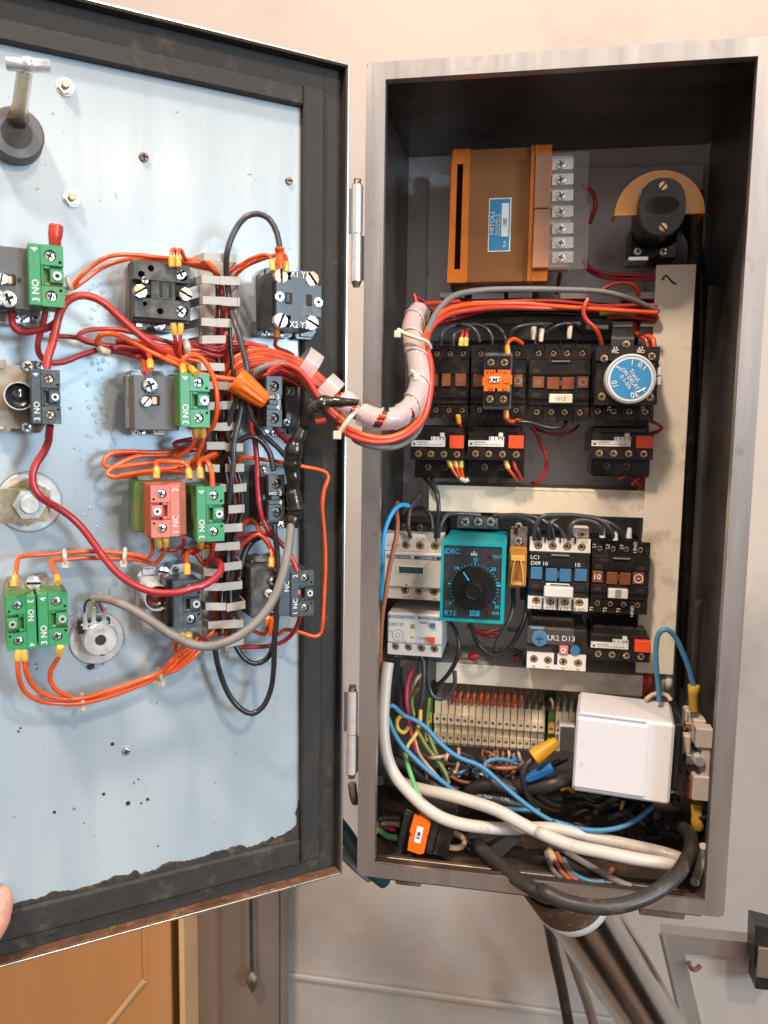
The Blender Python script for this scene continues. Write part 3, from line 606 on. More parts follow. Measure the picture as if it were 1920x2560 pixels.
def base_piece(d, rect, h, m, name='mounting_base', screws=(), hh=0.006, notch=True):
    yf = PANEL-h/1000; x0, y0, x1, y1 = rect; mx, my = (x0+x1)/2, (y0+y1)/2
    X0, X1, Z1, Z0 = D.at(x0,my,yf).x, D.at(x1,my,yf).x, D.at(mx,y0,yf).z, D.at(mx,y1,yf).z; b = MB(); w_, h_ = X1-X0, Z1-Z0
    P_ = [(X0,Z0+h_*.15),(X0+w_*.12,Z0),(X0+w_*.35,Z0+h_*.02),(X0+w_*.38,Z0+h_*.06),(X0+w_*.62,Z0+h_*.06),(X0+w_*.65,Z0),(X1-w_*.1,Z0),(X1,Z0+h_*.12),(X1,Z1-h_*.14),(X1-w_*.12,Z1),(X0+w_*.66,Z1-h_*.01),(X0+w_*.62,Z1-h_*.07),(X0+w_*.36,Z1-h_*.07),(X0+w_*.32,Z1),(X0+w_*.1,Z1-h_*.02),(X0,Z1-h_*.12)]
    b.prism(P_, yf, PANEL, m); b.box(X0+w_*.08, X0+w_*.30, yf-0.0015, yf+.001, Z1-h_*.13, Z1-h_*.03, m); b.box(X0+w_*.70, X0+w_*.92, yf-0.0015, yf+.001, Z0+h_*.03, Z0+h_*.13, m)
    b.box(X0+w_*.12, X0+w_*.26, yf-0.0018, yf, Z0+h_*.04, Z0+h_*.10, 'zinc'); 
    o = mesh_obj(name, b, D, d.r)
    for px, py, r, k, sm in screws:
        p = D.at(px, py, yf); add_inst('screw', screw_mesh(r, k, sm), D, d.r, (p.x, yf-0.0012, p.z), random.uniform(0,3))
    return o
def dev(name, label, rect, h, cat='switch contact block', group=None): return Dev(D, name, label, cat, rect, PANEL-h/1000, PANEL, group)
def dbox(d, rect, h, dep, m, name, label=None, c=0.0006):
    yf = PANEL-h/1000; x0, y0, x1, y1 = rect; mx, my = (x0+x1)/2, (y0+y1)/2; b = MB()
    b.box(D.at(x0,my,yf).x, D.at(x1,my,yf).x, yf, yf+dep/1000, D.at(mx,y1,yf).z, D.at(mx,y0,yf).z, m, c); o = mesh_obj(name, b, D, d.r)
    if label: o['label'] = label
    return o
def dscr(d, px, py, h, r, k='cross', m='zinc', rot=None):
    yf = PANEL-h/1000; p = D.at(px, py, yf); return add_inst('screw', screw_mesh(r, k, m), D, d.r, (p.x, yf, p.z), random.uniform(0,3) if rot is None else rot)
def dlens(d, px, py, rpx, h, m):
    yf = PANEL-h/1000; p = D.at(px, py, yf); r = abs(D.at(px+rpx, py, yf).x-p.x); b = MB()
    b.ring(p.x, p.z, r*0.93, r, yf-0.0015, PANEL-0.004, 'zinc_bright', 40); mesh_obj('bezel_ring', b, D, d.r); b = MB()
    n = 32; vs = []; fs = []
    for j in range(6):
        a = j/5*PI/2; vs += [(p.x+r*0.92*math.cos(a)*math.cos(6.2832*i/n), yf+0.006-0.005*math.sin(a), p.z+r*0.92*math.cos(a)*math.sin(6.2832*i/n)) for i in range(n)]
    fs = [[j*n+i, j*n+(i+1)%n, (j+1)*n+(i+1)%n, (j+1)*n+i] for j in range(5) for i in range(n)]
    b.add(vs, fs, m, True); mesh_obj('lens', b, D, d.r)

# D1 upper left, grey housing + green block
d = dev('switch_block', 'grey switch block with green NO block at the left edge, highest on the door', (-20,612,160,775), 38)
dbox(d, (-30,616,74,772), 36, 22, 'grey_plastic', 'housing'); base_piece(d, (-20,755,100,812), 13, 'silver_base', screws=[(38,797,.0028,'cross','zinc'),(62,797,.0028,'slot','zinc'),(88,795,.0024,'cross','zinc')])
dbox(d, (-20,683,40,712), 36.6, 3, 'slot_dark', 'terminal_window'); dbox(d, (-20,735,38,772), 36.6, 3, 'slot_dark', 'terminal_window')
dbox(d, (15,690,31,710), 38, 4, 'wire_peach', 'plunger'); dscr(d, 4, 697, 38, .0032, 'slot', 'zinc_bright'); dscr(d, 20, 748, 37.5, .0048); dscr(d, -8, 745, 37.5, .0045)
b = MB(); p = dpt('Z1', 158, 665, 36.2); b.cyl(p.x, p.z, 0.0012, p.y-0.0003, p.y+.001, 'slot_dark', n=10); p = dpt('Z1', 60, 1, 36); mesh_obj('hole', b, D, d.r)
cblock(d, (72,611,160,765), 47, 'green', 'green_side', '4', 'NO', '3', label='green normally open contact block')
# D2 dusty block
d = dev('lamp_holder', 'dusty dark grey lamp holder with two white slotted screws, left of the slotted duct', (336,659,475,803), 34, 'lamp holder')
base_piece(d, (322,648,440,828), 14, 'tan_base', screws=[(396,812,.0042,'slot','zinc_bright')])
dbox(d, (332,656,473,806), 26, 16, 'dusty_black', 'body'); 
d.plate(0.0, 0.0, 1.0, 0.30, 0, 0.010, 'dusty_black', [(.86,.17,.0035),(.30,.10,.0020),(.13,.22,.0022)]); d.part('upper_terminal_deck')
d.plate(0.0, 0.62, 1.0, 0.95, 0, 0.010, 'dusty_black', [(.86,.80,.0036),(.45,.83,.0020),(.18,.72,.0014)]); d.part('lower_terminal_deck')
d.box(.18,.36,.30,.56,0.002,.009,'slot_dark'); d.box(.74,.36,.84,.56,.002,.009,'slot_dark'); d.box(.30,.30,.74,.62,0.001,.010,'dusty_black')
for u in (.45,.62): d.box(u,.33,u+.05,.58,0.0004,.003,'slot_dark')
d.part('centre_bridge')
for px, py, m in ((350,728,'yellow_zinc'),(463,736,'yellow_zinc')): dscr(d, px, py, 35, .0044, 'slot', m)
dscr(d, 449, 683, 31.5, .0042, 'cross', 'zinc'); dscr(d, 449, 778, 31.5, .0040, 'cross', 'zinc'); dscr(d, 362, 700, 33, .0022); 
# D3 transformer block
d = dev('relay_block', 'black block marked X1 Y1 above X2 Y2, mounted top right of the slotted duct', (689,679,803,818), 48, 'transformer block')
base_piece(d, (640,800,730,842), 12, 'silver_base', screws=[(669,830,.0026,'cross','zinc'),(700,832,.003,'cross','zinc')]); base_piece(d, (650,672,790,845), 9, 'black_plastic', 'lower_base')
d.box(-.02,-.01,1.0,1.0,.004,.036,'black_plastic',.0008); d.part('body')
d.poly([(.02,.16),(.33,.16),(.33,.0),(.66,.02),(.66,.2),(1,.22),(1,.78),(.66,.78),(.66,1),(.33,1),(.33,.80),(.02,.80)], 0, .004, 'slate'); d.part('front_cross')
d.box(.20,.39,.36,.60,-.0004,.002,'slot_dark'); d.box(.66,.39,.80,.60,-.0004,.002,'slot_dark'); d.box(.23,.42,.29,.57,-.0008,.002,'slate'); d.part('contact_window')
for u, v, m in ((.12,.11,'brass'),(.80,.10,'brass'),(.12,.90,'zinc_bright'),(.80,.90,'zinc_bright')): d.screw(u, v, .0050, .0016, 'slot', m)
for u, v in ((.08,.48),(.93,.52)):
    d.b.ring(d.X(u), d.Z(v), .0014, .0028, d.yf-.001, d.yf+.001, 'zinc_bright', 16); d.b.cyl(d.X(u), d.Z(v), .0015, d.yf-.0002, d.yf+.001, 'slot_dark', n=10)
d.part('eyelet')
d.text('X1 Y1', .50, .05, -.0004, .0042, 'white_print', 0, .85); d.text('X2 Y2', .50, .955, -.0004, .0042, 'white_print', 0, .85); d.part('lettering')
# D4 left middle lamp
d = dev('lamp_block', 'tan lamp block with round black lens and slate NO block, at the left edge', (-20,905,152,1080), 40)
base_piece(d, (-30,900,112,1082), 16, 'tan_base', screws=[(68,916,.0032,'cross','zinc'),(66,1068,.0030,'cross','zinc'),(100,915,.0024,'cross','zinc')])
dlens(d, 48, 990, 38, 30, 'lens_black')
cblock(d, (78,924,152,1060), 42, 'slate', 'slate', '4', 'NO', '3', smat='brass')
dbox(d, (84,1058,120,1078), 22, 10, 'clear', 'terminal_tip')
# D5 centre
d = dev('switch_block', 'grey switch block with a green NO block, left of the orange wire nut', (333,935,524,1078), 42)
base_piece(d, (318,925,420,1086), 14, 'silver_base', screws=[(352,1078,.0028,'cross','zinc')])
dbox(d, (318,937,345,1072), 24, 12, 'silver_base', 'bezel'); dbox(d, (334,939,448,1076), 40, 26, 'grey_plastic', 'housing')
dbox(d, (361,941,392,985), 40.5, 3, 'slate', 'terminal_window'); dscr(d, 374, 963, 41.5, .0044); dbox(d, (358,988,400,1014), 40.6, 3, 'slot_dark', 'terminal_window')
dbox(d, (380,992,393,1012), 42, 4, 'wire_peach', 'plunger'); dscr(d, 365, 1004, 42, .0032, 'slot', 'zinc_bright'); 
cblock(d, (450,933,525,1068), 54, 'green', 'green_side', '4', 'NO', '3', depth=0.036, label='green normally open contact block')
# D6 narrow black block
d = dev('switch_block', 'narrow black block marked NO 3 4, right of the orange wire nut', (667,941,705,1067), 44)
base_piece(d, (640,930,750,1090), 12, 'black_plastic', screws=[(684,1083,.0026,'cross','zinc')]); dbox(d, (668,943,704,1066), 39.9, 26, 'black_plastic', 'body')
def narrow(d):
    d.plate(0,0,1,.36,0,.004,'slate',[(.48,.20,.0036)]); d.plate(0,.66,1,1,0,.004,'slate',[(.48,.83,.0036)]); d.box(0,.365,1,.45,0,.004,'slate'); d.box(0,.56,1,.655,0,.004,'slate'); d.box(.2,.45,.8,.56,.0016,.004,'slate'); d.part('contact_block')
    d.screw(.44,.20,.0032,.0030,'cross','grimy_steel'); d.screw(.46,.83,.0032,.0030,'cross','grimy_steel')
    d.text('NO',.24,.405,-.0004,.0022,'white_print'); d.text('3',.72,.40,-.0004,.0034,'white_print'); d.text('4',.72,.61,-.0004,.0034,'white_print'); d.part('lettering')
narrow(d)
dbox(d, (712,955,745,1068), 28, 14, 'dusty_black', 'lamp_module'); dbox(d, (716,968,738,990), 30, 3, 'wire_olive', 'spring_clip'); dbox(d, (714,1030,730,1052), 30, 3, 'teal_cable', 'spring_clip'); dscr(d, 716, 1056, 30, .0026); dscr(d, 727, 980, 31, .0022)
# D7 lock bracket
d = dev('cam_lock', 'zinc lock body with a square bolted plate on a round washer, left edge', (0,1180,140,1330), 22, 'lock')
p = dpt('Z3', 232, 490, 1); d.b.cyl(p.x, p.z, .0188, PANEL-.0022, PANEL, 'zinc_bright', n=48, c=.0009); d.b.ring(p.x, p.z, .0186, .0193, PANEL-.0008, PANEL, 'grimy_steel', 48); d.part('washer')
p = dpt('Z3', 215, 490, 10); d.b.prism([(p.x+.0150*math.cos(PI/3*i+.5), p.z+.0150*math.sin(PI/3*i+.5)) for i in range(6)], PANEL-.012, PANEL-.0016, 'yellow_zinc'); d.part('lock_nut')
q = [D.at(x/3.16, 1100+y/3.16, PANEL-.020) for x, y in ((-60,390),(360,368),(378,600),(350,640),(-60,660))]; d.b.prism([(v.x, v.z) for v in q][::-1], PANEL-.022, PANEL-.018, 'yellow_zinc'); d.part('cam_plate')
p = dpt('Z3', 235, 508, 23); d.b.prism([(p.x+.0094*math.cos(PI/3*i), p.z+.0094*math.sin(PI/3*i)) for i in range(6)], PANEL-.026, PANEL-.022, 'zinc'); d.b.cyl(p.x, p.z, .0055, PANEL-.028, PANEL-.026, 'zinc_bright', n=20, c=.0006); d.part('bolt')
# D8 pink NC and green NO
d = dev('switch_block', 'switch block with a salmon red NC block beside a green NO block', (355,1205,562,1355), 50)
base_piece(d, (345,1180,470,1200), 12, 'tan_base'); dbox(d, (336,1204,384,1330), 30, 20, 'green_side', 'rear_block')
dbox(d, (366,1206,466,1340), 40, 16, 'red_side', 'rear_block', 'red side of the stacked block')
cblock(d, (378,1212,450,1343), 50, 'red_block', 'red_side', '2', 'NC', '1', flip=True, depth=0.024, label='salmon red normally closed contact block')
cblock(d, (492,1216,561,1354), 50, 'green', 'green_side', '4', 'NO', '3', depth=0.034, label='green normally open contact block')
# D9
d = dev('switch_block', 'narrow black block marked NO 3 4, beside the black taped cable', (672,1187,712,1300), 42)
base_piece(d, (636,1160,730,1315), 12, 'black_plastic', screws=[(655,1175,.0026,'cross','zinc'),(700,1312,.0028,'cross','zinc')]); dbox(d, (655,1190,711,1296), 34, 20, 'black_plastic', 'body'); dbox(d, (673,1188,711,1299), 37.9, 10, 'black_plastic', 'body_front'); narrow(d)
dbox(d, (733,1212,751,1300), 26, 12, 'slate', 'side_module', c=.002)
# D10
d = dev('switch_block', 'pair of green NO blocks side by side, lower left of the door', (15,1450,172,1625), 36)
base_piece(d, (14,1444,136,1600), 15, 'tan_base', screws=[(83,1456,.0044,'slot','zinc_bright')]); 
cblock(d, (16,1491,91,1626), 38, 'green', 'green_side', '3', 'ON', '4', flip=True, inv=True, label='left green contact block, lettering upside down')
cblock(d, (95,1482,171,1616), 38, 'green', 'green_side', '4', 'NO', '3', label='right green contact block')
# D11 potentiometer
d = dev('potentiometer', 'round silver potentiometer with three solder tags on a large washer', (176,1530,304,1660), 14, 'potentiometer')
p = dpt('Z3', 765, 1570, 1); d.b.cyl(p.x, p.z, .0172, PANEL-.0020, PANEL, 'zinc_bright', n=44, c=.0008); d.b.ring(p.x, p.z, .0170, .0176, PANEL-.0006, PANEL, 'grimy_steel', 44); d.part('washer')
p = dpt('Z3', 795, 1580, 14); d.b.cyl(p.x, p.z, .0108, PANEL-.014, PANEL-.0014, 'zinc_bright', n=40, c=.0008); d.part('housing'); d.b.cyl(p.x, p.z, .0035, PANEL-.0142, PANEL-.012, 'slot_dark', n=16); d.part('shaft_hole')
d.b.text('10KA', p.x-.0006, p.z+.0064, PANEL-.0143, .0024, 'grey_print', .12); d.b.text('52', p.x+.003, p.z-.0072, PANEL-.0143, .002, 'grey_print', PI*.9); d.b.box(p.x-.0005, p.x+.0025, PANEL-.0144, PANEL-.013, p.z-.0106, p.z-.0094, 'grimy_steel', .0002); d.part('lettering')
q0 = dpt('Z3', 750, 1450, 9); d.b.box(q0.x-.0105, q0.x+.0095, PANEL-.0095, PANEL-.004, q0.z-.006, q0.z+.003, 'black_plastic'); d.part('tag_board')
for zx, zy in ((670,1430),(738,1420),(822,1410)):
    q0 = dpt('Z3', zx, zy, 10); d.b.box(q0.x-.0016, q0.x+.0016, PANEL-.0112, PANEL-.0098, q0.z-.0055, q0.z+.0010, 'zinc_bright'); d.b.box(q0.x-.0028, q0.x+.0028, PANEL-.0112, PANEL-.0098, q0.z-.0030, q0.z-.0016, 'zinc_bright'); d.b.tube([(q0.x, PANEL-.011, q0.z), (q0.x, PANEL-.012, q0.z+.004), (q0.x+.0004, PANEL-.013, q0.z+.0085)], [.0016,.0012,.0008], 'zinc_bright', 8); d.part('solder_tag')
d.b.box(dpt('Z3',718,1790,1).x-.002, dpt('Z3',718,1790,1).x+.0022, PANEL-.003, PANEL-.0002, dpt('Z3',718,1790,1).z-.0012, dpt('Z3',718,1790,1).z+.0014, 'slot_dark'); d.part('locating_pin')
# D12
d = dev('lamp_block', 'silver lamp block with dark red lens and black contact block, low on the door', (345,1435,503,1575), 40)
base_piece(d, (345,1412,478,1578), 15, 'silver_base', screws=[(406,1428,.0040,'slot','zinc_bright'),(440,1424,.0022,'cross','grimy_steel')])
dbox(d, (348,1440,436,1574), 20, 10, 'silver_base', 'lamp_plate'); dlens(d, 394, 1494, 33, 30, 'lens_red'); dbox(d, (416,1446,440,1568), 38, 18, 'black_plastic', 'block_side')
cblock(d, (434,1452,504,1571), 46, 'slate', 'black_plastic', '', '', '', smat='zinc')
# D13
d = dev('switch_block', 'sooty black switch block with a slate NC block, bottom right of the door', (638,1415,785,1545), 38)
base_piece(d, (628,1388,712,1500), 13, 'tan_base'); dbox(d, (628,1418,700,1542), 34, 22, 'dusty_black', 'sooty_body'); dscr(d, 684, 1452, 36, .0034); dscr(d, 672, 1484, 36, .0030, 'cross', 'zinc_bright'); dscr(d, 686, 1522, 36, .0032)
dbox(d, (696,1430,730,1540), 40, 24, 'slate', 'middle_block'); q = cblock(d, (728,1427,785,1541), 42, 'slate', 'slate', '2', 'NC', '1', smat='brass', depth=.026)
b = MB(); p = dpt('Z4', 1152, 1150, 40.5); b.text('NC', p.x, p.z, p.y, .0035, 'white_print', PI/2); mesh_obj('lettering', b, D, d.r); dbox(d, (745,1476,752,1488), 43, 2, 'red_block', 'red_plunger')

# slotted duct on the door: a base channel and bent fingers
r = root('slotted_duct', D, D.at(560, 1600, PANEL), 'grey slotted wiring duct down the door with bent fingers over the wires', 'wiring duct')
def dline(ptsL): return [Vector(D.at(x, y, PANEL-.0008)) for x, y in ptsL]
b = MB(); zA, zB = D.at(540, 650, PANEL).z, D.at(560, 1630, PANEL).z; xA, xB = D.at(500,1000,PANEL).x, D.at(592,1000,PANEL).x
b.box(xA, xB, PANEL-.0014, PANEL-.0002, zB, zA, 'finger_grey'); mesh_obj('base_channel', b, D, r)
def finger(k, pts, hgt, wallx, name='finger'):
    # pts: left and right end of the top strip (centre line), height in mm, strip width in photo px
    (xa, ya, xb, yb_), hw = pts, hgt/2
    h1 = 33; yt = PANEL-h1/1000; A = D.at(*zpx(k, xa, ya), yt); B = D.at(*zpx(k, xb, yb_), yt); s = hw/ZF[k][2]/1966*(0.52)
    b = MB(); t = 0.0012
    def quadbox(A, B, ya0, ya1, s):
        vs = []
        for P_, yy in ((A, ya0), (B, ya1)):
            for dy in (0, t):
                for dz in (-s, s): vs.append((P_.x, yy+dy, P_.z+dz))
        b.add(vs, [[0,1,5,4],[2,6,7,3],[0,4,6,2],[1,3,7,5],[0,2,3,1],[4,5,7,6]], 'finger_grey')
    quadbox(A, B, yt, yt+random.uniform(-.001,.001), s)
    W_ = A if wallx < 0 else B
    # the leg down to the base
    vs = []; off = 0.0042*wallx
    for yy, dx in ((yt, 0), (PANEL-.0012, off)):
        for e in (0, t*(-wallx)):
            for dz in (-s, s): vs.append((W_.x+dx+e, yy, W_.z+dz))
    b.add(vs, [[0,1,5,4],[2,6,7,3],[0,4,6,2],[1,3,7,5],[0,2,3,1],[4,5,7,6]], 'finger_grey')
    return mesh_obj(name, b, D, r)
L_ = [('Z2',580,390,660,395),('Z2',565,545,692,555),('Z2',572,690,697,698),('Z2',565,840,668,848),('Z2',568,965,730,963),('Z2',560,1150,725,1155),('Z2',600,1278,745,1286),('Z2',610,1425,715,1420),('Z2',640,1565,700,1568),
      ('Z4',600,178,725,178),('Z4',590,330,690,335),('Z4',690,468,775,470),('Z4',655,880,740,875),('Z4',580,1050,705,1058),('Z4',580,1155,710,1155),('Z4',592,1290,735,1292),('Z4',610,1420,720,1415),('Z4',640,1560,730,1540)]
R_ = [('Z2',660,395,805,405),('Z2',692,555,828,560),('Z2',697,698,828,705),('Z2',668,848,778,852),('Z2',745,1290,790,1294),('Z2',700,1420,825,1415),('Z2',690,1568,810,1562),
      ('Z4',730,188,850,190),('Z4',730,332,858,330),('Z4',785,475,873,465),('Z4',750,620,860,612),('Z4',700,750,845,742),('Z4',735,875,828,868),('Z4',715,1018,838,1000),('Z4',708,1155,845,1140),('Z4',740,1298,865,1275),('Z4',718,1415,850,1405),('Z4',730,1545,855,1525)]
for k, a, b_, c_, e in L_: finger(k, (a, b_, c_, e), 52, -1)
for k, a, b_, c_, e in R_: finger(k, (a, b_, c_, e), 56, 1)
# wire nut, ties on the door
def wirenut(label, P0, P1, r0, m, name='wire_nut', flutes=10, r1=None):
    a, e = Vector(P0), Vector(P1); n = 60; L = e-a; T_ = L.normalized(); u = T_.cross(Vector((0,0,1))).normalized(); v = T_.cross(u); b = MB(); vs = []
    r1 = r1 or r0*0.62; S = [(0,.80),(0.0,1.0),(.05,1.04),(.22,1.0),(.3,.97),(.6,.85),(.88,.70),(.96,.60),(1.0,.42),(1.0,0.02)]
    for t, q in S:
        for i in range(n):
            g = 1 - (0.10*(math.cos(2*PI*i/n*flutes) > 0.2) if .25 < t < .97 else 0); rr = r0*q*g; vs.append(a+L*t+(u*math.cos(2*PI*i/n)+v*math.sin(2*PI*i/n))*rr)
    b.add(vs, [[j*n+i, j*n+(i+1)%n, (j+1)*n+(i+1)%n, (j+1)*n+i] for j in range(len(S)-1) for i in range(n)], m, True); b.add(vs[:n], [list(range(n))], 'slot_dark')
    return meta(mesh_obj(name, b, WORLD, None, a), label, 'wire connector')
wirenut('orange ribbed wire nut hanging over the slotted duct', D.M @ dpt('Z2', 800, 1240, 46), D.M @ dpt('Z2', 1012, 1400, 52), .0080, 'orange')
def tie(label, spec, w_=2.4, m='nylon', head=None, cat='cable tie'):
    P_ = crom(path(spec), .002); b = MB(); b.tube(P_, [w_/1000*.27]*len(P_), m, 6); o = meta(mesh_obj('cable_tie', b, WORLD, None, P_[0]), label, cat)
    if head:
        h = path(head)[0]; b = MB(); s = w_/1000*0.42; b.box(h.x-s, h.x+s, h.y-s, h.y+s*.6, h.z-s*1.1, h.z+s*1.1, m, .0006); mesh_obj('tie_head', b, WORLD, o)
    return o
tie('small nylon tie on the top orange pair, left of the sooty post wires', ['D:Z3', (505,870,15), (512,910,20), (515,960,18)], 5, head=['D:Z3', (520,985,16)])
tie('nylon tie on the same orange pair, nearer the switch block', ['D:Z3', (990,860,15), (985,910,20), (980,960,18)], 5, head=['D:Z3', (978,980,16)])
tie('nylon tie at the low point of the bottom orange bundle', ['D:Z3', (645,2010,15), (650,2050,21), (648,2090,18)], 6, head=['D:Z3', (648,2105,16)])
tie('nylon tie where the bottom orange bundle rises to the right', ['D:Z3', (1248,1810,15), (1262,1850,21), (1272,1890,18)], 6, head=['D:Z3', (1275,1915,16)])
tie('nylon tie by the green block at the upper left', ['D:Z1', (555,650,22), (570,690,26), (585,740,22)], 6, head=['D:Z1', (570,765,20)])
tie('pale tie across the red bundle below the dusty lamp holder', ['D:Z1', (1535,1175,26), (1550,1210,30), (1550,1260,26)], 10)
tie('short tie pad on the red bundle left of centre', ['D:Z1', (820,1225,14), (850,1248,22), (892,1262,18)], 9)

# ------------------------------------------------------------------ devices in the cabinet
def cdev(name, label, rect, y, yb=YP, cat='device', group=None): return Dev(C, name, label, cat, rect, y/1000, yb if yb < 1 else yb/1000, group)
def cbox(d, rect, y, dep, m, name, label=None, c=0.0006):
    yf = y/1000; x0, y0, x1, y1 = rect; mx, my = (x0+x1)/2, (y0+y1)/2; b = MB()
    b.box(C.at(x0,my,yf).x, C.at(x1,my,yf).x, yf, yf+dep/1000, C.at(mx,y1,yf).z, C.at(mx,y0,yf).z, m, c); o = mesh_obj(name, b, C, d.r)
    if label: o['label'] = label
    return o
def cscr(d, px, py, y, r, k='cross', m='brass'):
    p = C.at(px, py, y/1000); return add_inst('screw', screw_mesh(r, k, m), C, d.r, (p.x, y/1000, p.z), random.uniform(0, 3))
# ---- transformer
d = cdev('transformer', 'copper coloured transformer with a blue and white MITOLI label and clear terminal covers', (1171,370,1322,705), 88, cat='transformer')
d.b.box(d.x0-.004, d.x1+.002, d.yf+.001, d.yf+.072, d.z0, d.z1, 'trans_lam'); n_ = 60
for i in range(n_):
    z = d.z0+(d.z1-d.z0)*(i+.5)/n_; 
for i in range(64):
    x = d.x0+(d.x1-d.x0)*(i+.5)/64; d.b.box(x-.00022, x+.00022, d.yf, d.yf+.0011, d.z0+.0005, d.z1-.0005, 'trans_lam', .0001)
d.part('laminated_core')
q = cdev('t', 'x', (1120,372,1171,707), 84); bpy.data.objects.remove(q.r)
def Tbox(rect, y, dep, m, name, **k): return cbox(d, rect, y, dep, m, name, **k)
x0, x1 = C.at(1121,540,.084).x, C.at(1171,540,.084).x; z1, z0 = C.at(1145,373,.084).z, C.at(1145,706,.084).z; w_, h_ = x1-x0, z1-z0
b = MB(); b.prism([(x0,z0),(x1,z0),(x1,z1),(x0+w_*.15,z1)], .084, .089, 'trans_copper', [[(x0+w_*.35,z0+h_*.10),(x0+w_*.65,z0+h_*.10),(x0+w_*.68,z0+h_*.89),(x0+w_*.38,z0+h_*.89)]]); b.box(x0, x0+.002, .089, .15, z0, z1-.001, 'trans_copper'); b.box(x0+.004, x1-.004, .098, .14, z0+.004, z1-.004, 'slot_dark')
mesh_obj('end_bell', b, C, d.r)
b = MB(); x0, x1 = C.at(1322,540,.084).x, C.at(1384,540,.084).x; b.box(x0, x1-.003, .085, .098, z0, z1+.001, 'trans_copper'); b.box(x0+.003, x0+.0045, .0835, .086, z0, z1+.001, 'trans_lam'); mesh_obj('end_frame', b, C, d.r)
cbox(d, (1336,384,1374,520), 78, 10, 'trans_cu2', 'terminal_base'); cbox(d, (1332,522,1374,670), 78, 10, 'trans_cu2', 'terminal_base')
cbox(d, (1140,704,1350,722), 110, 50, 'trans_lam', 'mounting_foot')
b = MB(); x0, x1 = C.at(1372,540,.090).x, C.at(1428,540,.090).x
b.box(x0, x1, .092, .115, z0+.012, z1-.006, 'cream'); mesh_obj('terminal_bar', b, C, d.r)
for py in (412, 450, 490, 530, 572, 608, 644):
    p = C.at(1405, py, .088); b = MB(); b.box(p.x-.008, p.x+.009, .086, .092, p.z-.0045, p.z+.0045, 'zinc'); mesh_obj('clamp_plate', b, C, d.r); cscr(d, 1402, py, 85, .0036, 'cross', 'zinc_bright')
for a, e in ((382,508),(512,672)):
    b = MB(); p, q_ = C.at(1376,a,.072), C.at(1468,e,.072); b.box(p.x, q_.x, .072, .0732, q_.z, p.z, 'clear'); b.box(q_.x-.001, q_.x, .0732, .115, q_.z, p.z, 'clear'); b.box(p.x, q_.x, .0732, .1, q_.z, q_.z+.001, 'clear'); b.box(p.x, q_.x, .0732, .1, p.z-.001, p.z, 'clear')
    for i in range(1, 4 if e > 600 else 3):
        z = q_.z+(p.z-q_.z)*i/(4 if e > 600 else 3); b.box(p.x+.002, q_.x, .0724, .085, z-.0004, z+.0004, 'clear', .0001)
    mesh_obj('clear_cover', b, C, d.r)
q = Dev.__new__(Dev); q.F, q.r, q.b, q.yf = C, d.r, MB(), .0876; q.x0, q.x1, q.z1, q.z0 = C.at(1221,560,.0876).x, C.at(1277,560,.0876).x, C.at(1250,495,.0876).z, C.at(1250,629,.0876).z; q.w, q.h = q.x1-q.x0, q.z1-q.z0
q.box(0,0,1,1,0,.0004,'white_print',.0001); q.box(.05,.02,.95,.98,-.0002,.0001,'label_blue',.00005); q.box(.58,.10,.90,.72,-.0004,.0001,'white_print',.00005); q.part('label_plate')
q.text('MITOLI', .17, .47, -.0006, .0034, 'white_print', PI/2, 1.15); q.text('PALORMO 10', .37, .50, -.0006, .0019, 'white_print', PI/2); q.text('TRANSFORMATORS', .50, .50, -.0006, .0014, 'white_print', PI/2); q.text('V.A.', .74, .86, -.0006, .0024, 'white_print', PI/2); q.text('100', .74, .45, -.0007, .0030, 'black_print', PI/2); q.part('lettering')
# ---- rotary switch, upper right
d = cdev('rotary_switch', 'black oval rotary switch head under a half round orange shield, upper right of the cabinet', (1597,445,1716,590), 70, cat='rotary switch')
p = C.at(1655, 517, .070); rx, rz = d.w/2, d.h/2
ov = [(p.x+rx*math.copysign(abs(math.cos(t))**.85, math.cos(t)), p.z+rz*math.copysign(abs(math.sin(t))**.9, math.sin(t))) for t in [2*PI*i/40 for i in range(40)]]
d.b.prism(ov, .070, .110, 'knob_black'); d.b.prism([(p.x+(x-p.x)*.96, p.z+(z-p.z)*.97) for x, z in ov], .0690, .070, 'knob_black'); d.part('head')
d.b.prism([(p.x+.0125*math.cos(2*PI*i/24), p.z+.001+.0062*math.sin(2*PI*i/24)) for i in range(24)], .0686, .0700, 'slot_dark'); d.part('recess')
cscr(d, 1657, 466, 69, .0034, 'slot', 'brass'); cscr(d, 1657, 569, 69, .0034, 'slot', 'brass')
b = MB(); c1 = C.at(1648, 536, .078); R = abs(C.at(1762,536,.078).x-c1.x)
arc = [(c1.x+R*math.cos(t), c1.z+R*.98*math.sin(t)) for t in [PI*i/30 for i in range(31)]]; b.prism(arc + [(c1.x-R*.50, c1.z), (c1.x-R*.40, c1.z+R*.6), (c1.x+R*.40, c1.z+R*.6), (c1.x+R*.55, c1.z)], .078, .081, 'orange_semi')
mesh_obj('orange_shield', b, C, d.r); b = MB()
n = 30; vs = []
for k, (rr, yy) in enumerate(((1, .0812), (1.0, .100), (.97, .100), (.97, .0812))): vs += [(c1.x+R*rr*math.cos(PI*i/n), yy, c1.z+R*.98*rr*math.sin(PI*i/n)) for i in range(n+1)]
b.add(vs, [[k*(n+1)+i, k*(n+1)+i+1, ((k+1)%4)*(n+1)+i+1, ((k+1)%4)*(n+1)+i] for k in range(4) for i in range(n)], 'orange_semi'); mesh_obj('shield_rim', b, C, d.r)
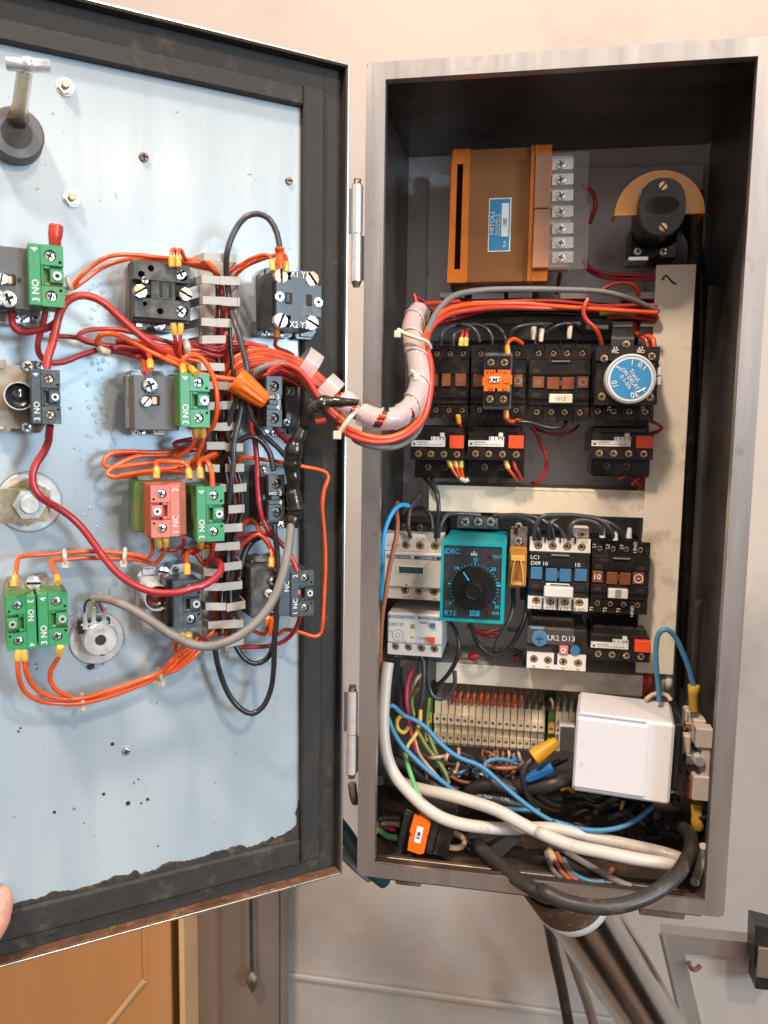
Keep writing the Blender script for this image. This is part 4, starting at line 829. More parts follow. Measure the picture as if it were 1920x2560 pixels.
b = MB(); c2 = C.at(1650, 560, .110); b.cyl(c2.x, c2.z, .019, .112, .165, 'knob_black', n=36); b.box(c2.x-.021, c2.x+.014, .112, .15, c2.z-.026, c2.z, 'knob_black'); mesh_obj('switch_body', b, C, d.r)
for px in (1594, 1658): cscr(d, px, 629, 100, .0030, 'cross', 'zinc')
cbox(d, (1570,640,1622,652), 98, 20, 'zinc', 'terminal_clamp')
# ---- wiring ducts
def duct(label, quad, y, dep, m='duct', seam=None):
    p0, p1 = [C.at(a, b_, y/1000) for a, b_ in quad]; r = root('wiring_duct', C, ((p0.x+p1.x)/2, YP, min(p0.z, p1.z)), label, 'wiring duct'); b = MB(); yf = y/1000
    b.box(p0.x, p1.x, yf, yf+.0016, p1.z, p0.z, m, .0006); mesh_obj('cover', b, C, r); b = MB()
    hor = abs(p1.x-p0.x) > abs(p1.z-p0.z)
    if hor: b.box(p0.x+.001, p1.x-.001, yf+.0016, YP, p1.z+.0015, p0.z-.0015, m)
    else: b.box(p0.x+.0015, p1.x-.0015, yf+.0016, YP, p1.z+.001, p0.z-.001, m)
    mesh_obj('channel', b, C, r)
    if hor:
        b = MB(); b.box(p0.x, p1.x, yf-.0004, yf+.0002, p0.z-.0022, p0.z-.0014, m, .0001); mesh_obj('cover_rib', b, C, r)
    return r
duct('horizontal beige duct cover between the upper and middle contactor rows', ((1072,1212),(1622,1296)), 112, 0)
duct('horizontal beige duct cover above the row of beige terminals', ((1090,1655),(1606,1742)), 112, 0)
rV = duct('tall vertical beige duct cover along the right side of the contactors', ((1641,662),(1683,1688)), 108, 0)
b = MB(); q = [C.at(1655+i*9, 700+[0,-12,-4,6,10][i], .1075) for i in range(5)]; b.tube(crom(q), .0007, 'slot_dark', 6); mesh_obj('scorch_scratch', b, C, rV)
# duct hidden behind the top wire bundle: slotted wall fingers seen above the contactors
r = root('slotted_duct', C, C.at(1330, 800, .17), 'dark slotted duct behind the top red and black wires, above the contactors', 'wiring duct')
b = MB(); p0, p1 = C.at(1075,770,.150), C.at(1640,850,.150); b.box(p0.x, p1.x, .150, YP, p1.z, p0.z, 'duct_dark'); mesh_obj('base_channel', b, C, r)
for x0_, x1_, yy0, yy1 in ((1100,1160,732,745),(1180,1260,734,748),(1270,1330,732,746),(1400,1470,734,748),(1560,1640,732,748),(1408,1452,804,814),(1465,1520,812,824),(1532,1585,804,818),(1600,1640,804,818)):
    a, e = C.at(x0_,yy0,.118), C.at(x1_,yy1,.118); b = MB(); b.box(a.x, e.x, .116, .150, e.z, a.z, 'finger_grey'); mesh_obj('finger', b, C, r)
for x0_, x1_, yy0, yy1 in ((1530,1585,818,868),(1598,1640,818,868)):
    cb = C.at(x0_,yy0,.122), C.at(x1_,yy1,.122); b = MB(); b.box(cb[0].x, cb[1].x, .122, .124, cb[1].z, cb[0].z, 'finger_grey'); mesh_obj('finger', b, C, r)

# ---- contactors
def contactor(label, rect, y, th, wires=None, tab='brown_tab', term='brown_black', body='brown_black', sc='brass', n=4, tag=None, tabs=(('s',.05,.21),('w',.28,.72),('s',.79,.95)), words=(), cat='contactor', tabv=(.42,.58), slit=True, tagm='white_plastic', cols=None, split=None):
    d = cdev('contactor', label, rect, y, cat=cat)
    d.box(0.005, .04, .995, .97, .010, .075, body, .001); d.part('housing')
    cs = cols or [(i+.5)/n for i in range(n)]
    r_ = d.w/n*0.23 if n > 1 else .0030; r_ = min(r_, .0034)
    for v0, v1, vs_ in ((0.0, .185, .11), (.815, 1.0, .885)):
        d.plate(0, v0, 1, v1, .004, .0095, term, [(u, vs_, r_*1.2) for u in cs]); d.part('terminal_strip')
        for u in cs: d.screw(u, vs_, r_, .0075, 'cross', sc)
        for i in range(n+1):
            if 0 < i < n and body != 'white_plastic': d.box(i/n-.012, v0-.03 if v0 < .1 else v0+.02, i/n+.012, v0+.06 if v0 < .1 else v1+.03, .0025, .012, body); d.part('terminal_barrier')
    d.box(.0, .19, 1, .81, .003, .012, body, .0008)
    d.box(.0, .25, 1, .40, .0012, .004, body); d.box(0, .60, 1, .72, .0012, .004, body); d.part('front_cover')
    v0, v1 = tabv
    for k, u0, u1 in tabs:
        if k == 's': d.box(u0, v0, u1, v1, .0005, .004, tab, .0003)
        else:
            d.box(u0, v0+.01, (u0+u1)/2-.02, v1+.015, .0000, .004, tab, .0003); d.box((u0+u1)/2+.02, v0+.01, u1, v1+.015, .0000, .004, tab, .0003); d.box((u0+u1)/2-.02, v0+.05, (u0+u1)/2+.02, v1-.03, .0014, .004, tab, .0002)
        d.part('marker_tab')
    for u0 in (.06, .80):
        for va, vb in ((.32,.38),(.64,.69)): d.box(u0, va, u0+.12, vb, .0008, .002, 'slot_dark', .0001); d.part('slot')
    if slit: 
        d.box(.36, .215, .66, .235, -.0006, .002, 'duct_dark', .0003); d.part('clip')
    if tag:
        d.box(*tag, -.0035, .004, tagm, .0006); d.part('tag_holder')
    for w_ in words: d.text(*w_)
    d.part('lettering'); return d
A_ = lambda k, x0, y0, x1, y1: (*zpx(k, x0, y0), *zpx(k, x1, y1))
G1 = None
d = contactor('black contactor with brown tabs, leftmost in the top row beside the spiral wrapped bundle', (1072,862,1172,1046), 92, None, n=3, tabs=(('s',.02,.22),('s',.32,.54),('s',.66,.93)), tabv=(.39,.56), sc='brass', slit=False, words=(('10',.12,.475,.0002,.0032,'grey_print'),))
d.b.ring(d.X(.80), d.Z(.475), .0016, .0020, d.yf+.0002, d.yf+.0008, 'grey_print', 16); d.part('emblem')
d = contactor('black contactor with a brown 10 tab, partly behind the orange KM2 block', (1176,862,1314,1046), 92, None, n=4, tabs=(('s',.05,.23),('s',.78,.95)), tabv=(.40,.57), slit=False, cols=[.17,.84], words=(('10',.16,.49,.0002,.0036,'grey_print'),))
d.b.ring(d.X(.865), d.Z(.485), .0022, .0030, d.yf+.0002, d.yf+.0008, 'grey_print', 16); d.part('emblem')
d = contactor('black contactor with four brown tabs and a pale tag, between KM2 and the blue dial', (1322,860,1476,1052), 92, None, tabs=(('s',.06,.25),('w',.30,.74),('s',.79,.97)), tabv=(.42,.57), tag=(.34,.65,.72,.77), tagm='cream', cols=[.15,.39,.61,.86], words=(('10',.155,.50,.0002,.0036,'grey_print'),('1013',.53,.71,-.0038,.0030,'grey_print')))
d.b.ring(d.X(.88), d.Z(.495), .0022, .0030, d.yf+.0002, d.yf+.0008, 'grey_print', 16); d.part('emblem')
# KM2 auxiliary block, clipped proud on the second contactor
d = cdev('auxiliary_block', 'orange faced auxiliary contact block tagged KM2 in the top contactor row', (1210,888,1276,1018), 70, yb=94, cat='auxiliary contact')
d.box(-.03, -.06, 1.03, 1.04, .006, .022, 'grey_plastic', .0008); d.part('housing')
for v in (.05, .76): d.plate(.0, v-.04, 1, v+.20, .002, .006, 'brown_black', [(.24, v+.08, .0036), (.75, v+.08, .0036)]); d.part('terminal_strip')
for v in (.13, .84):
    for u in (.24, .75): d.screw(u, v, .0033, .0045)
d.poly([(0,.28),(.42,.28),(.42,.34),(.52,.34),(.52,.28),(.98,.28),(.98,.38),(1.06,.38),(1.06,.56),(.98,.56),(.98,.69),(.52,.69),(.52,.63),(.42,.63),(.42,.69),(0,.69),(0,.58),(-.06,.58),(-.06,.42),(0,.42)][::-1], 0, .006, 'orange'); d.box(.74,.44,.96,.54,-.0012,.001,'orange'); d.part('orange_face')
d.box(.20,.415,.62,.525,-.0014,.0002,'white_print',.0003); d.part('tag'); d.text('KM2', .41, .47, -.0017, .0030, 'black_print', 0, 1.2); d.part('tag_lettering')
for t, u, v in (('53',.30,.33),('61',.80,.33),('54',.26,.655),('62',.78,.655),('O',.14,.315),('K',.14,.35),('O',.62,.315),('K',.62,.35)): d.text(t, u, v, -.0003, .0028 if len(t) > 1 else .0015, 'black_print')
d.part('lettering')
# blue dial timer
d = contactor('black contactor carrying the round blue ON DELAY dial, right end of the top row', (1480,862,1640,1050), 92, None, n=4, tabs=(), slit=False)
d = cdev('timer_block', 'square black timer block with a round blue and white ON DELAY dial', (1489,866,1648,1012), 66, yb=92, cat='timer dial')
d.box(0, 0, 1, 1, .006, .026, 'brown_black', .0012); d.part('housing')
d.plate(0,0,1,.24,.002,.006,'brown_black',[(.13,.20,.0034),(.88,.16,.0034)]); d.part('terminal_strip'); d.plate(0,.84,1,1,.003,.006,'brown_black',[]); d.part('terminal_strip')
for u, v in ((.13,.20),(.88,.16),(.12,.86),(.88,.86)): d.screw(u, v, .0032, .004)
d.screw(.48, -.05, .0030, .008)
p = C.at(1577, 947, .058); R = abs(C.at(1641.5, 947, .058).x-p.x)
d.b.cyl(p.x, p.z, R, .058, .072, 'white_plastic', n=56, c=.0008); d.part('dial_rim'); d.b.ring(p.x, p.z, R*.90, R*.925, .0577, .0582, 'blue_disc', 56); d.part('dial_ring')
d.b.cyl(p.x, p.z, R*.80, .0576, .0582, 'blue_disc', n=56); d.part('dial_face')
ta = math.radians(-52)
for t, a, rr, hh in (('0.1',52,.66,.0040),('1',88,.66,.0040),('3',140,.66,.0040),('10',198,.66,.0040),('30',285,.66,.0044)):
    t_ = math.radians(a); d.b.text(t, p.x+R*rr*math.cos(t_), p.z+R*rr*math.sin(t_), .0573, hh, 'white_print', t_-PI/2)
for i, t in enumerate(('Transl.', 'ON DELAY', '0.1-30s')):
    o_ = (1-i)*.21*R; d.b.text(t, p.x - o_*math.sin(ta) - .02*R, p.z + o_*math.cos(ta), .0573, .0030, 'white_print', ta, .95)
ta2 = math.radians(-42); d.b.ring(p.x+R*.72*math.cos(ta2), p.z+R*.72*math.sin(ta2), .0001, .0006, .0572, .0576, 'white_print', 8); 
a0 = Vector((p.x+R*.62*math.cos(math.radians(-62)), .0573, p.z+R*.62*math.sin(math.radians(-62)))); a1 = Vector((p.x+R*.70*math.cos(math.radians(-32)), .0573, p.z+R*.70*math.sin(math.radians(-32)))); d.b.tube([a0, a1], .0008, 'white_print', 4)
d.part('lettering')
for k in (.36, .52): d.box(.975, k, 1.02, k+.14, -.004, .004, 'white_plastic'); d.part('side_clip')
d.text('55', .30, .03, .0016, .0026, 'white_print'); d.text('67', .70, .03, .0016, .0026, 'white_print'); d.text('NC', .30, .08, .0016, .0026, 'white_print'); d.text('NO', .70, .08, .0016, .0026, 'white_print'); d.text('56',.26,1.06,.010,.003,'white_print',PI/2); d.text('68',.80,1.06,.010,.003,'white_print',PI/2); d.part('lettering')

# ---- overload relays, black with a white scale strip and a red button
def overload(label, rect, y, scr=(.15,.38,.62,.86), strip=(.02,.42), btn=(.72,.98), red='orange_red', low=True):
    d = cdev('overload_relay', label, rect, y, cat='overload relay'); body = 'brown_black'
    d.box(.04,-.06,.96,.22,.012,.060,body,.002); d.part('upper_body')
    d.box(0,.14,1,.80,.003,.065,body,.001); d.part('housing')
    d.plate(0,.62,1,.98,.0,.004,body,[(u,.80,.0034) for u in scr]); d.part('terminal_strip')
    for u in scr: d.screw(u,.80,.0031,.0022)
    d.poly([(strip[0],.58),(strip[0],.40),(strip[0]+.36,.40),(strip[0]+.36,.28),(strip[0]+.62,.28),(strip[0]+.62,.58)][::-1], 0, .004, 'white_plastic'); d.part('scale_strip')
    for k in range(4): u = strip[0]+.38+.07*k; d.box(u,.29,u+.012,.38,-.0002,.0005,'black_print',.00005)
    for k in range(9): u = strip[0]+.12+.05*k; d.box(u,.50,u+.028,.535,-.0002,.0005,'grey_print',.00005)
    d.box(strip[0]+.03,.47,strip[0]+.07,.54,-.0002,.0005,'navy',.00005); d.box(strip[0]+.10,.44,strip[0]+.3,.465,-.0002,.0005,'grey_print',.00005); d.part('scale_marks')
    d.box(strip[0]+.52,.16,strip[0]+.60,.30,-.0012,.005,'white_plastic',.0006); d.part('slider')
    d.box(btn[0],.24,btn[1],.62,-.0022,.004,red,.0004); d.part('red_button')
    if low:
        d.box(.05,.98,1,1.55,.014,.055,body,.001); d.part('lower_body'); 
        for u in (.30,.62): d.screw(u,1.22,.0030,.0135,'cross','grimy_steel')
    return d
overload('black overload relay with a red button, left one below the top row', (1026,1068,1162,1152), 88)
overload('black overload relay with a red button, middle one beneath KM2', (1168,1068,1312,1152), 88)
overload('black overload relay with a red button, right one below the blue dial', (1476,1070,1634,1150), 88)
# ---- middle row
d = contactor('black contactor with reddish brown tabs, right end of the middle row', (1478,1356,1624,1536), 88, None, tabs=(('s',.02,.20),('w',.27,.68),('s',.72,.91)), tabv=(.41,.57), tag=(.30,.64,.64,.77), tagm='white_plastic', cols=[.14,.37,.60,.84], words=(('10',.11,.49,.0002,.0046,'white_print'),))
d.b.ring(d.X(.815), d.Z(.49), .0030, .0037, d.yf+.0002, d.yf+.0008, 'white_print', 20); d.b.box(d.X(.79), d.X(.84), d.yf+.0001, d.yf+.0006, d.Z(.495), d.Z(.485), 'white_print', .0001); d.b.box(d.X(.42), d.X(.52), d.yf-.0038, d.yf-.0034, d.Z(.765), d.Z(.645), 'grey_print', .0001); d.part('emblem')
for i, (t, q_) in enumerate((('L1',0),('L2',1),('L3',2),('13NO',3))):
    d.text(t, .03+.235*i, .065, .0022, .0026, 'white_print', PI/2); d.text(('T1','T2','T3','14NO')[i], .03+.235*i, .955, .0022, .0026, 'white_print', PI/2)
d.part('lettering')
o = overload('black overload relay with a red orange button, bottom right beside the vertical duct', (1474,1580,1626,1654), 86, btn=(.74,1.0), low=False)
d = contactor('black and white contactor with blue tabs marked LC1 D09 10', (1322,1348,1474,1528), 84, None, body='black_plastic', term='white_plastic', tab='blue_tab', tabs=(('s',.03,.22),('w',.28,.70),('s',.76,.96)), tabv=(.40,.57), tag=(.26,.655,.74,.795), sc='brass', cols=[.14,.38,.62,.86])
d.text('LC1',.09,.262,.0004,.0032,'white_print'); d.text('D09 10',.17,.345,.0004,.0032,'white_print'); d.text('10',.80,.345,.0004,.0034,'white_print')
for i, (t, s_) in enumerate((('1 L1','2 T1'),('3 L2','4 T2'),('5 L3','6 T3'),('13 NO','14 NO'))): d.text(t, .13+.24*i, .028, .0037, .0026, 'grey_print'); d.text(s_, .13+.24*i, .975, .0037, .0026, 'grey_print')
d.part('lettering'); d.box(.29,.615,.68,.65,-.0006,.002,'white_plastic'); d.box(.36,.622,.67,.643,-.0008,.0,'navy'); d.part('name_strip'); d.box(.73,-.14,.98,-.005,.010,.03,'white_plastic'); d.part('coil_terminal'); d.screw(.87,-.06,.0032,.0095)
d = cdev('overload_relay', 'overload relay with a blue dial marked LR2 D13 above white terminals', (1318,1572,1466,1676), 80, cat='overload relay')
d.box(.02,-.20,.80,.08,.008,.05,'brown_black',.002); d.part('upper_body'); d.box(0,.02,1,.62,.002,.06,'black_plastic',.0008); d.part('housing')
d.plate(0,.60,1,.98,0,.05,'white_plastic',[(.12,.76,.0034),(.36,.77,.0034),(.62,.78,.0034),(.87,.79,.0034)]); d.part('terminal_strip')
for u, v in ((.12,.76),(.36,.77),(.62,.78),(.87,.79)): d.screw(u, v, .0032, .0018)
d.box(.46,.60,.52,.86,-.0003,.002,'slot_dark',.0001); d.part('slot')
p = C.at(1349,1597,.078); R = .0066; d.b.cyl(p.x,p.z,R,.0775,.083,'blue_tab',n=32,c=.0006); d.b.box(p.x-.003,p.x+.003,.0772,.0776,p.z-.0006,p.z+.0006,'navy'); d.b.box(p.x-.0006,p.x+.0006,.0771,.0776,p.z-.003,p.z+.003,'navy'); d.part('blue_dial')
d.text('LR2 D13', .57, .23, .0014, .0044, 'white_print'); d.text('98',.12,.935,-.0004,.002,'grey_print'); d.text('97',.36,.935,-.0004,.002,'grey_print'); d.text('95',.62,.94,-.0004,.002,'grey_print'); d.text('96',.87,.94,-.0004,.002,'grey_print'); d.part('lettering')
d.b.ring(d.X(.61), d.Z(.50), .0013, .0021, d.yf-.0022, d.yf-.0012, 'white_print', 20); d.part('button_mark'); d.box(.545,.40,.695,.60,-.0014,.004,'red_block'); d.part('red_button')
d.b.cyl(d.X(.81), d.Z(.49), .0040, d.yf-.001, d.yf+.003, 'blue_tab', n=20); d.part('small_blue_dial')
d.box(.02,-.03,.30,.05,0,.003,'navy'); d.box(.05,-.012,.27,.03,-.0003,.0005,'grey_print',.0001); d.part('name_strip'); d.box(-.01,-.05,.78,.36,-.0028,-.0018,'clear',.0003); d.box(.33,-.05,.72,.02,-.0034,-.0018,'clear',.0003); d.box(.0,.46,.42,.60,-.002,.002,'clear',.0003); d.part('clear_flap')
# white contactor pair on the left
d = cdev('contactor', 'white contactor with a dark blue name strip, left of the teal timer', (958,1336,1106,1500), 84, cat='contactor')
d.box(.05,-.14,1.0,.10,.020,.07,'brown_black',.001); d.part('rear_housing'); d.screw(.30,-.06,.003,.0195,'cross','grimy_steel'); d.screw(.56,-.06,.003,.0195,'cross','grimy_steel'); d.screw(.80,-.06,.003,.0195,'cross','grimy_steel')
d.box(0,.27,1,.82,0,.05,'white_plastic',.0014); d.part('front_cover')
for v0, v1, vs_ in ((.0,.265,.17),(.825,1.0,.87)): d.plate(.0,v0,1,v1,.003,.05,'white_plastic',[(.37,vs_,.0036),(.61,vs_,.0036),(.86,vs_,.0036)]); d.part('terminal_strip'); [d.screw(u,vs_,.0034,.0048) for u in (.37,.61,.86)]
d.box(.06,.32,.99,.375,-.0004,.001,'navy',.0002); d.box(.47,.325,.52,.37,-.0006,.001,'white_plastic',.0002); d.part('name_strip')
d.box(.22,.48,.72,.61,-.0006,.001,'cream',.0003); d.part('window_frame'); d.box(.27,.495,.68,.59,-.0008,.0005,'navy',.0002); [d.box(.30+.10*i,.495,.33+.10*i,.59,-.0010,.0,'slate',.0001) for i in range(4)]; d.part('indicator_window')
d.b.cyl(d.X(.40), d.Z(.77), .0008, d.yf-.0003, d.yf+.001, 'slot_dark', n=10); d.part('pin_hole')
d.text('13 NO',.40,.075,.0026,.002,'grey_print'); d.text('21 NC',.62,.075,.0026,.002,'grey_print'); d.text('A1',.88,.075,.0026,.002,'grey_print'); d.text('LC1 D09',.16,.175,.0026,.002,'grey_print'); d.text('TELEMECANIQUE',.27,.348,-.0007,.0021,'white_print'); d.text('SQUARE D',.76,.348,-.0007,.0021,'white_print'); d.text('14 NO',.40,.965,.0026,.002,'grey_print'); d.text('22 NC',.62,.965,.0026,.002,'grey_print'); d.text('A2',.88,.965,.0026,.002,'grey_print'); d.part('lettering')
d = cdev('overload_relay', 'white overload relay with a blue reset and a red stop button, below the white contactor', (968,1534,1104,1640), 80, cat='overload relay')
d.box(0,0,1,.72,0,.05,'white_plastic',.0012); d.part('front_cover'); d.plate(0.01,.73,1.0,1.0,.001,.05,'white_plastic',[(.15,.81,.0034),(.39,.81,.0034),(.63,.81,.0034),(.87,.81,.0034)]); d.part('terminal_strip'); [d.screw(u,.81,.0031,.0030) for u in (.15,.39,.63,.87)]
d.box(.02,.06,.98,.125,-.0004,.001,'label_blue',.0002); d.box(.02,.06,.09,.125,-.0006,.001,'navy',.0001); d.box(.50,.06,.56,.125,-.0006,.001,'white_plastic',.0001); d.part('name_strip')
d.box(.43,.25,.51,.36,-.0003,.001,'wire_olive',.0001); d.part('test_window'); d.box(.43,.38,.51,.66,-.0002,.001,'cream',.0002); d.box(.445,.55,.50,.57,-.0005,.001,'black_print',.0001); d.part('label_window')
d.box(.78,.19,.88,.30,-.002,.002,'blue_tab'); d.part('reset_button'); d.box(.77,.52,.88,.66,-.003,.002,'orange_red'); d.part('stop_button')
d.b.ring(d.X(.20), d.Z(.53), .0046, .0050, d.yf-.0003, d.yf+.0003, 'grey_print', 24); d.b.ring(d.X(.20), d.Z(.53), .0018, .0021, d.yf-.0003, d.yf+.0003, 'grey_print', 16); d.part('setting_dial')
d.text('LRD 07',.18,.27,-.0004,.003,'grey_print'); d.text('RESET',.68,.20,-.0004,.002,'navy'); d.text('STOP',.68,.57,-.0004,.002,'wire_brown'); d.text('1.6',.06,.44,-.0004,.0018,'grey_print'); d.text('2.5',.33,.65,-.0004,.0018,'grey_print'); d.text('TELEMECANIQUE',.28,.093,-.0007,.0021,'white_print'); d.text('SQUARE D',.77,.093,-.0007,.0021,'white_print'); d.part('lettering')
d.box(.04,1.0,1.02,1.22,.012,.06,'slate',.002); d.part('lower_body'); d.text('2T1',.16,1.10,.0115,.003,'grey_print'); d.text('4T2',.47,1.10,.0115,.003,'grey_print'); d.part('lettering')
# ---- teal timer
d = cdev('timer_relay', 'teal square timer with a large black knob and a 10 20 30 scale', (1101,1356,1262,1556), 52, cat='timer')
d.box(0,0,1,1,.0016,.09,'teal',.0016); d.part('case')
d.b.prism([(d.X(u),d.Z(v)) for u, v in ((0,1),(1,1),(1,0),(0,0))], d.yf, d.yf+.0016, 'teal', [[(d.X(u),d.Z(v)) for u, v in ((.045,.96),(.945,.96),(.945,.045),(.045,.045))]]); d.part('front_bezel')
d.box(.045,.045,.945,.96,.0008,.003,'timer_face',.0002); d.part('face_plate')
kx, kz = d.X(.53), d.Z(.565); R = d.w*.335
n = 64
d.b.cyl(kx, kz, R, d.yf-.004, d.yf+.001, 'knob_black', n=n, c=.0006); d.part('dial_skirt')
vs = []; kp = ((.40,-.004),(.39,-.012),(.33,-.0145),(.30,-.0145),(.26,-.0138),(.0,-.0138)); 
for rr, yy in kp: vs += [(kx+R*rr*(1+(.03 if i%2 and rr > .38 else 0))*math.cos(2*PI*i/n)*1.05, d.yf+yy, kz-.0006+R*rr*math.sin(2*PI*i/n)*1.05) for i in range(n)]
d.b.add(vs, [[j*n+i,j*n+(i+1)%n,(j+1)*n+(i+1)%n,(j+1)*n+i] for j in range(len(kp)-1) for i in range(n)], 'knob_black', False); d.part('knob')
an = math.radians(124); a0 = Vector((kx+R*.45*math.cos(an), d.yf-.0042, kz+R*.45*math.sin(an))); a1 = Vector((kx+R*.92*math.cos(an), d.yf-.0042, kz+R*.92*math.sin(an))); d.b.tube([a0,a1], .0007, 'cyan_print', 4); d.part('pointer_line')
for i in range(31):
    t = math.radians(215-250*i/30); L_ = 1.24 if i % 5 == 0 else 1.14; a0 = Vector((kx+R*1.06*math.cos(t), d.yf+.0006, kz+R*1.06*math.sin(t))); a1 = Vector((kx+R*L_*math.cos(t), d.yf+.0006, kz+R*L_*math.sin(t))); d.b.tube([a0,a1], .0005 if i % 5 == 0 else .00025, 'cyan_print', 4)
d.part('scale_marks')
for t, u, v in (('0',.16,.77),('10',.25,.33),('20',.82,.32),('30',.89,.79),('5',.13,.53),('15',.54,.21),('25',.90,.50)): d.text(t, u, v, .0006, .0028, 'cyan_print')
d.text('iDEC',.17,.12,.0006,.0040,'cyan_print'); d.text('RTE',.17,.90,.0006,.0042,'cyan_print'); d.text('OUT',.88,.165,.0006,.0026,'cyan_print'); d.text('ON',.87,.87,.0006,.0026,'cyan_print'); d.part('lettering')
d.box(.47,.85,.62,.92,.0004,.001,'cyan_print',.0001); d.part('range_label'); d.text('10S',.545,.887,.0002,.0026,'navy'); d.part('range_lettering')
for u, v in ((.76,.155),(.76,.87)): d.b.cyl(d.X(u), d.Z(v), .0016, d.yf-.0004, d.yf+.001, 'lens_red', n=14, c=.0003); d.part('indicator_lamp')
d.box(.46,.13,.49,.17,-.0002,.001,'zinc_bright'); d.box(.50,.105,.52,.17,-.0002,.001,'zinc_bright'); d.box(.53,.13,.56,.17,-.0002,.001,'zinc_bright'); d.part('selector')
cbox(d, (1142,1288,1245,1322), 116, 40, 'grey_plastic', 'socket')
for px in (1163, 1195, 1227): cscr(d, px, 1304, 113, .0040, 'cross', 'zinc')
# ---- amber relay
d = cdev('plug_in_relay', 'narrow amber see through relay beside the teal timer', (1272,1368,1316,1468), 82, cat='relay')
d.box(0,0,1,1,0,.05,'amber',.0012); d.part('case'); d.box(.10,.20,.9,.34,-.0014,.001,'amber_light'); d.b.tube([(d.X(.36),d.yf-.001,d.Z(.28)),(d.X(.20),d.yf-.001,d.Z(.6)),(d.X(.16),d.yf-.001,d.Z(.92))], .0007, 'amber_light', 6); d.b.tube([(d.X(.64),d.yf-.001,d.Z(.28)),(d.X(.80),d.yf-.001,d.Z(.6)),(d.X(.86),d.yf-.001,d.Z(.92))], .0007, 'amber_light', 6); d.box(.2,.88,.8,.95,-.0012,.001,'amber_light'); d.box(.38,.34,.62,.82,-.0006,.001,'brown_tab'); d.part('retaining_clip')
cbox(d, (1276,1325,1318,1368), 96, 40, 'duct_dark', 'socket'); cscr(d, 1296, 1352, 93, .0036, 'cross', 'zinc'); cscr(d, 1297, 1316, 100, .0034, 'cross', 'zinc'); cbox(d, (1284,1320,1294,1334), 94, 8, 'lens_red', 'red_marker')
cbox(d, (1300,1470,1316,1500), 110, 30, 'black_plastic', 'socket_foot')
# ---- terminal row: every terminal its own thing
def terminal(label, x, ytop, y_mid, y_bot, m, wpx=17, group=None, y=.122, dark=False):
    xs = C.at(x, y_mid, y).x; w_ = abs(C.at(x+wpx, y_mid, y).x - xs)*0.46
    z0, z1, z2 = C.at(x, y_bot, y).z, C.at(x, y_mid, y).z, C.at(x, ytop, y).z; h = z1-z0
    r = root('terminal', C, (xs, YP, z0), label, 'terminal', group); b = MB(); xl, xr = xs-w_, xs+w_
    b.box(xl, xr, y+.010, YP-.001, z0-.004, z2+.002, m, .0003); b.box(xl, xr, y+.006, y+.012, z1+.0035, z2, m, .0003); b.box(xl+.0002, xr-.0002, y+.004, y+.01, z0-.0045, z0-.0015, m, .0003)
    hr = w_*.62
    for zc in (z1, z0+.0035): b.prism([(xl,zc-.0040),(xr,zc-.0040),(xr,zc+.0040),(xl,zc+.0040)], y, y+.011, 'cream' if not dark else 'ferrule_yel', [circ(xs, zc, hr)])
    for k_, s_ in ((-.0052,.0012),(-.0075,.0009)): b.box(xl, xl+w_*.7, y+.003, y+.011, z1+k_-s_, z1+k_+s_, m, .0002); 
    b.box(xl, xr, y+.006, y+.011, z0+.0075, z1-.0040, m, .0003); mesh_obj('body', b, C, r)
    for zc in (z1, z0+.0035): 
        o = add_inst('screw', screw_mesh(hr*.92, 'slot', 'brass'), C, r, (xs, y+.0035, zc), random.uniform(0, 3))
    return r
tops = [(1092+17.45*i) for i in range(16)]
ORD = 'first second third fourth fifth sixth seventh eighth ninth tenth eleventh twelfth thirteenth fourteenth fifteenth sixteenth seventeenth eighteenth nineteenth twentieth'.split()
for i, x in enumerate(tops):
    yt = 1756+1.55*i; ym = 1797+1.5*i; yb_ = 1853+1.35*i
    terminal(ORD[i]+' beige screw terminal from the left in the long row above the bottom cables', x, yt, ym, yb_, 'cream', group='beige terminals in the bottom row')
terminal('green and yellow earth terminal at the left end of the terminal row', 1071, 1752, 1797, 1852, 'green_side', dark=True)
terminal('green and yellow earth terminal between the beige terminals and the white box', 1378, 1765, 1823, 1872, 'green_side', dark=True)
for i, x in enumerate((1396, 1413, 1430)): terminal(('left','middle','right')[i]+' one of three beige terminals between the second green terminal and the white box', x, 1772, 1826, 1876, 'cream', group='beige terminals beside the white box')
# ---- black clip next to the white box
d = cdev('end_bracket', 'dark grey block framed in white, left of the white plastic box', (1400,1818,1434,1880), 112, cat='end bracket'); d.box(-.08,-.04,1.08,1.04,.001,.03,'white_plastic',.0006); d.part('frame'); d.box(0,0,1,1,0,.002,'grey_plastic'); d.part('face')
# ---- white plastic box
d = cdev('plastic_box', 'large white plastic cover box standing out at the lower right', (1438,1776,1680,1998), 28, cat='plastic box')
yf = .030; Q = [C.at(px, py, yf) for px, py in ((1441,1790),(1620,1815),(1688,1826),(1681,2014),(1620,2006),(1434,1976))]
zt_, zb_ = (Q[0].z+Q[2].z)/2, (Q[5].z+Q[3].z)/2; xl, xr = Q[0].x-.0005, Q[2].x-.001
def rb(b, *a):       # the box hangs a little askew: tilted in its own plane and turned a few degrees to the left
    o = MB(); o.box(*a); c_ = Vector(((xl+xr)/2, yf, (zt_+zb_)/2)); R2 = Matrix.Rotation(math.radians(-6), 3, 'Z') @ Matrix.Rotation(math.radians(0.9), 3, 'Y')
    b.add([tuple(c_ + R2 @ (Vector(v)-c_)) for v in o.v], o.f, a[6])
b = MB(); rb(b, xl, xr, yf+.001, yf+.052, zb_-.0010, zt_+.0035, 'box_white', .0022); mesh_obj('box_body', b, C, d.r)
b = MB(); rb(b, xl+.0004, xr-.0185, yf-.0014, yf+.004, zb_+.003, zt_+.0005, 'box_white', .0014); mesh_obj('raised_face', b, C, d.r)
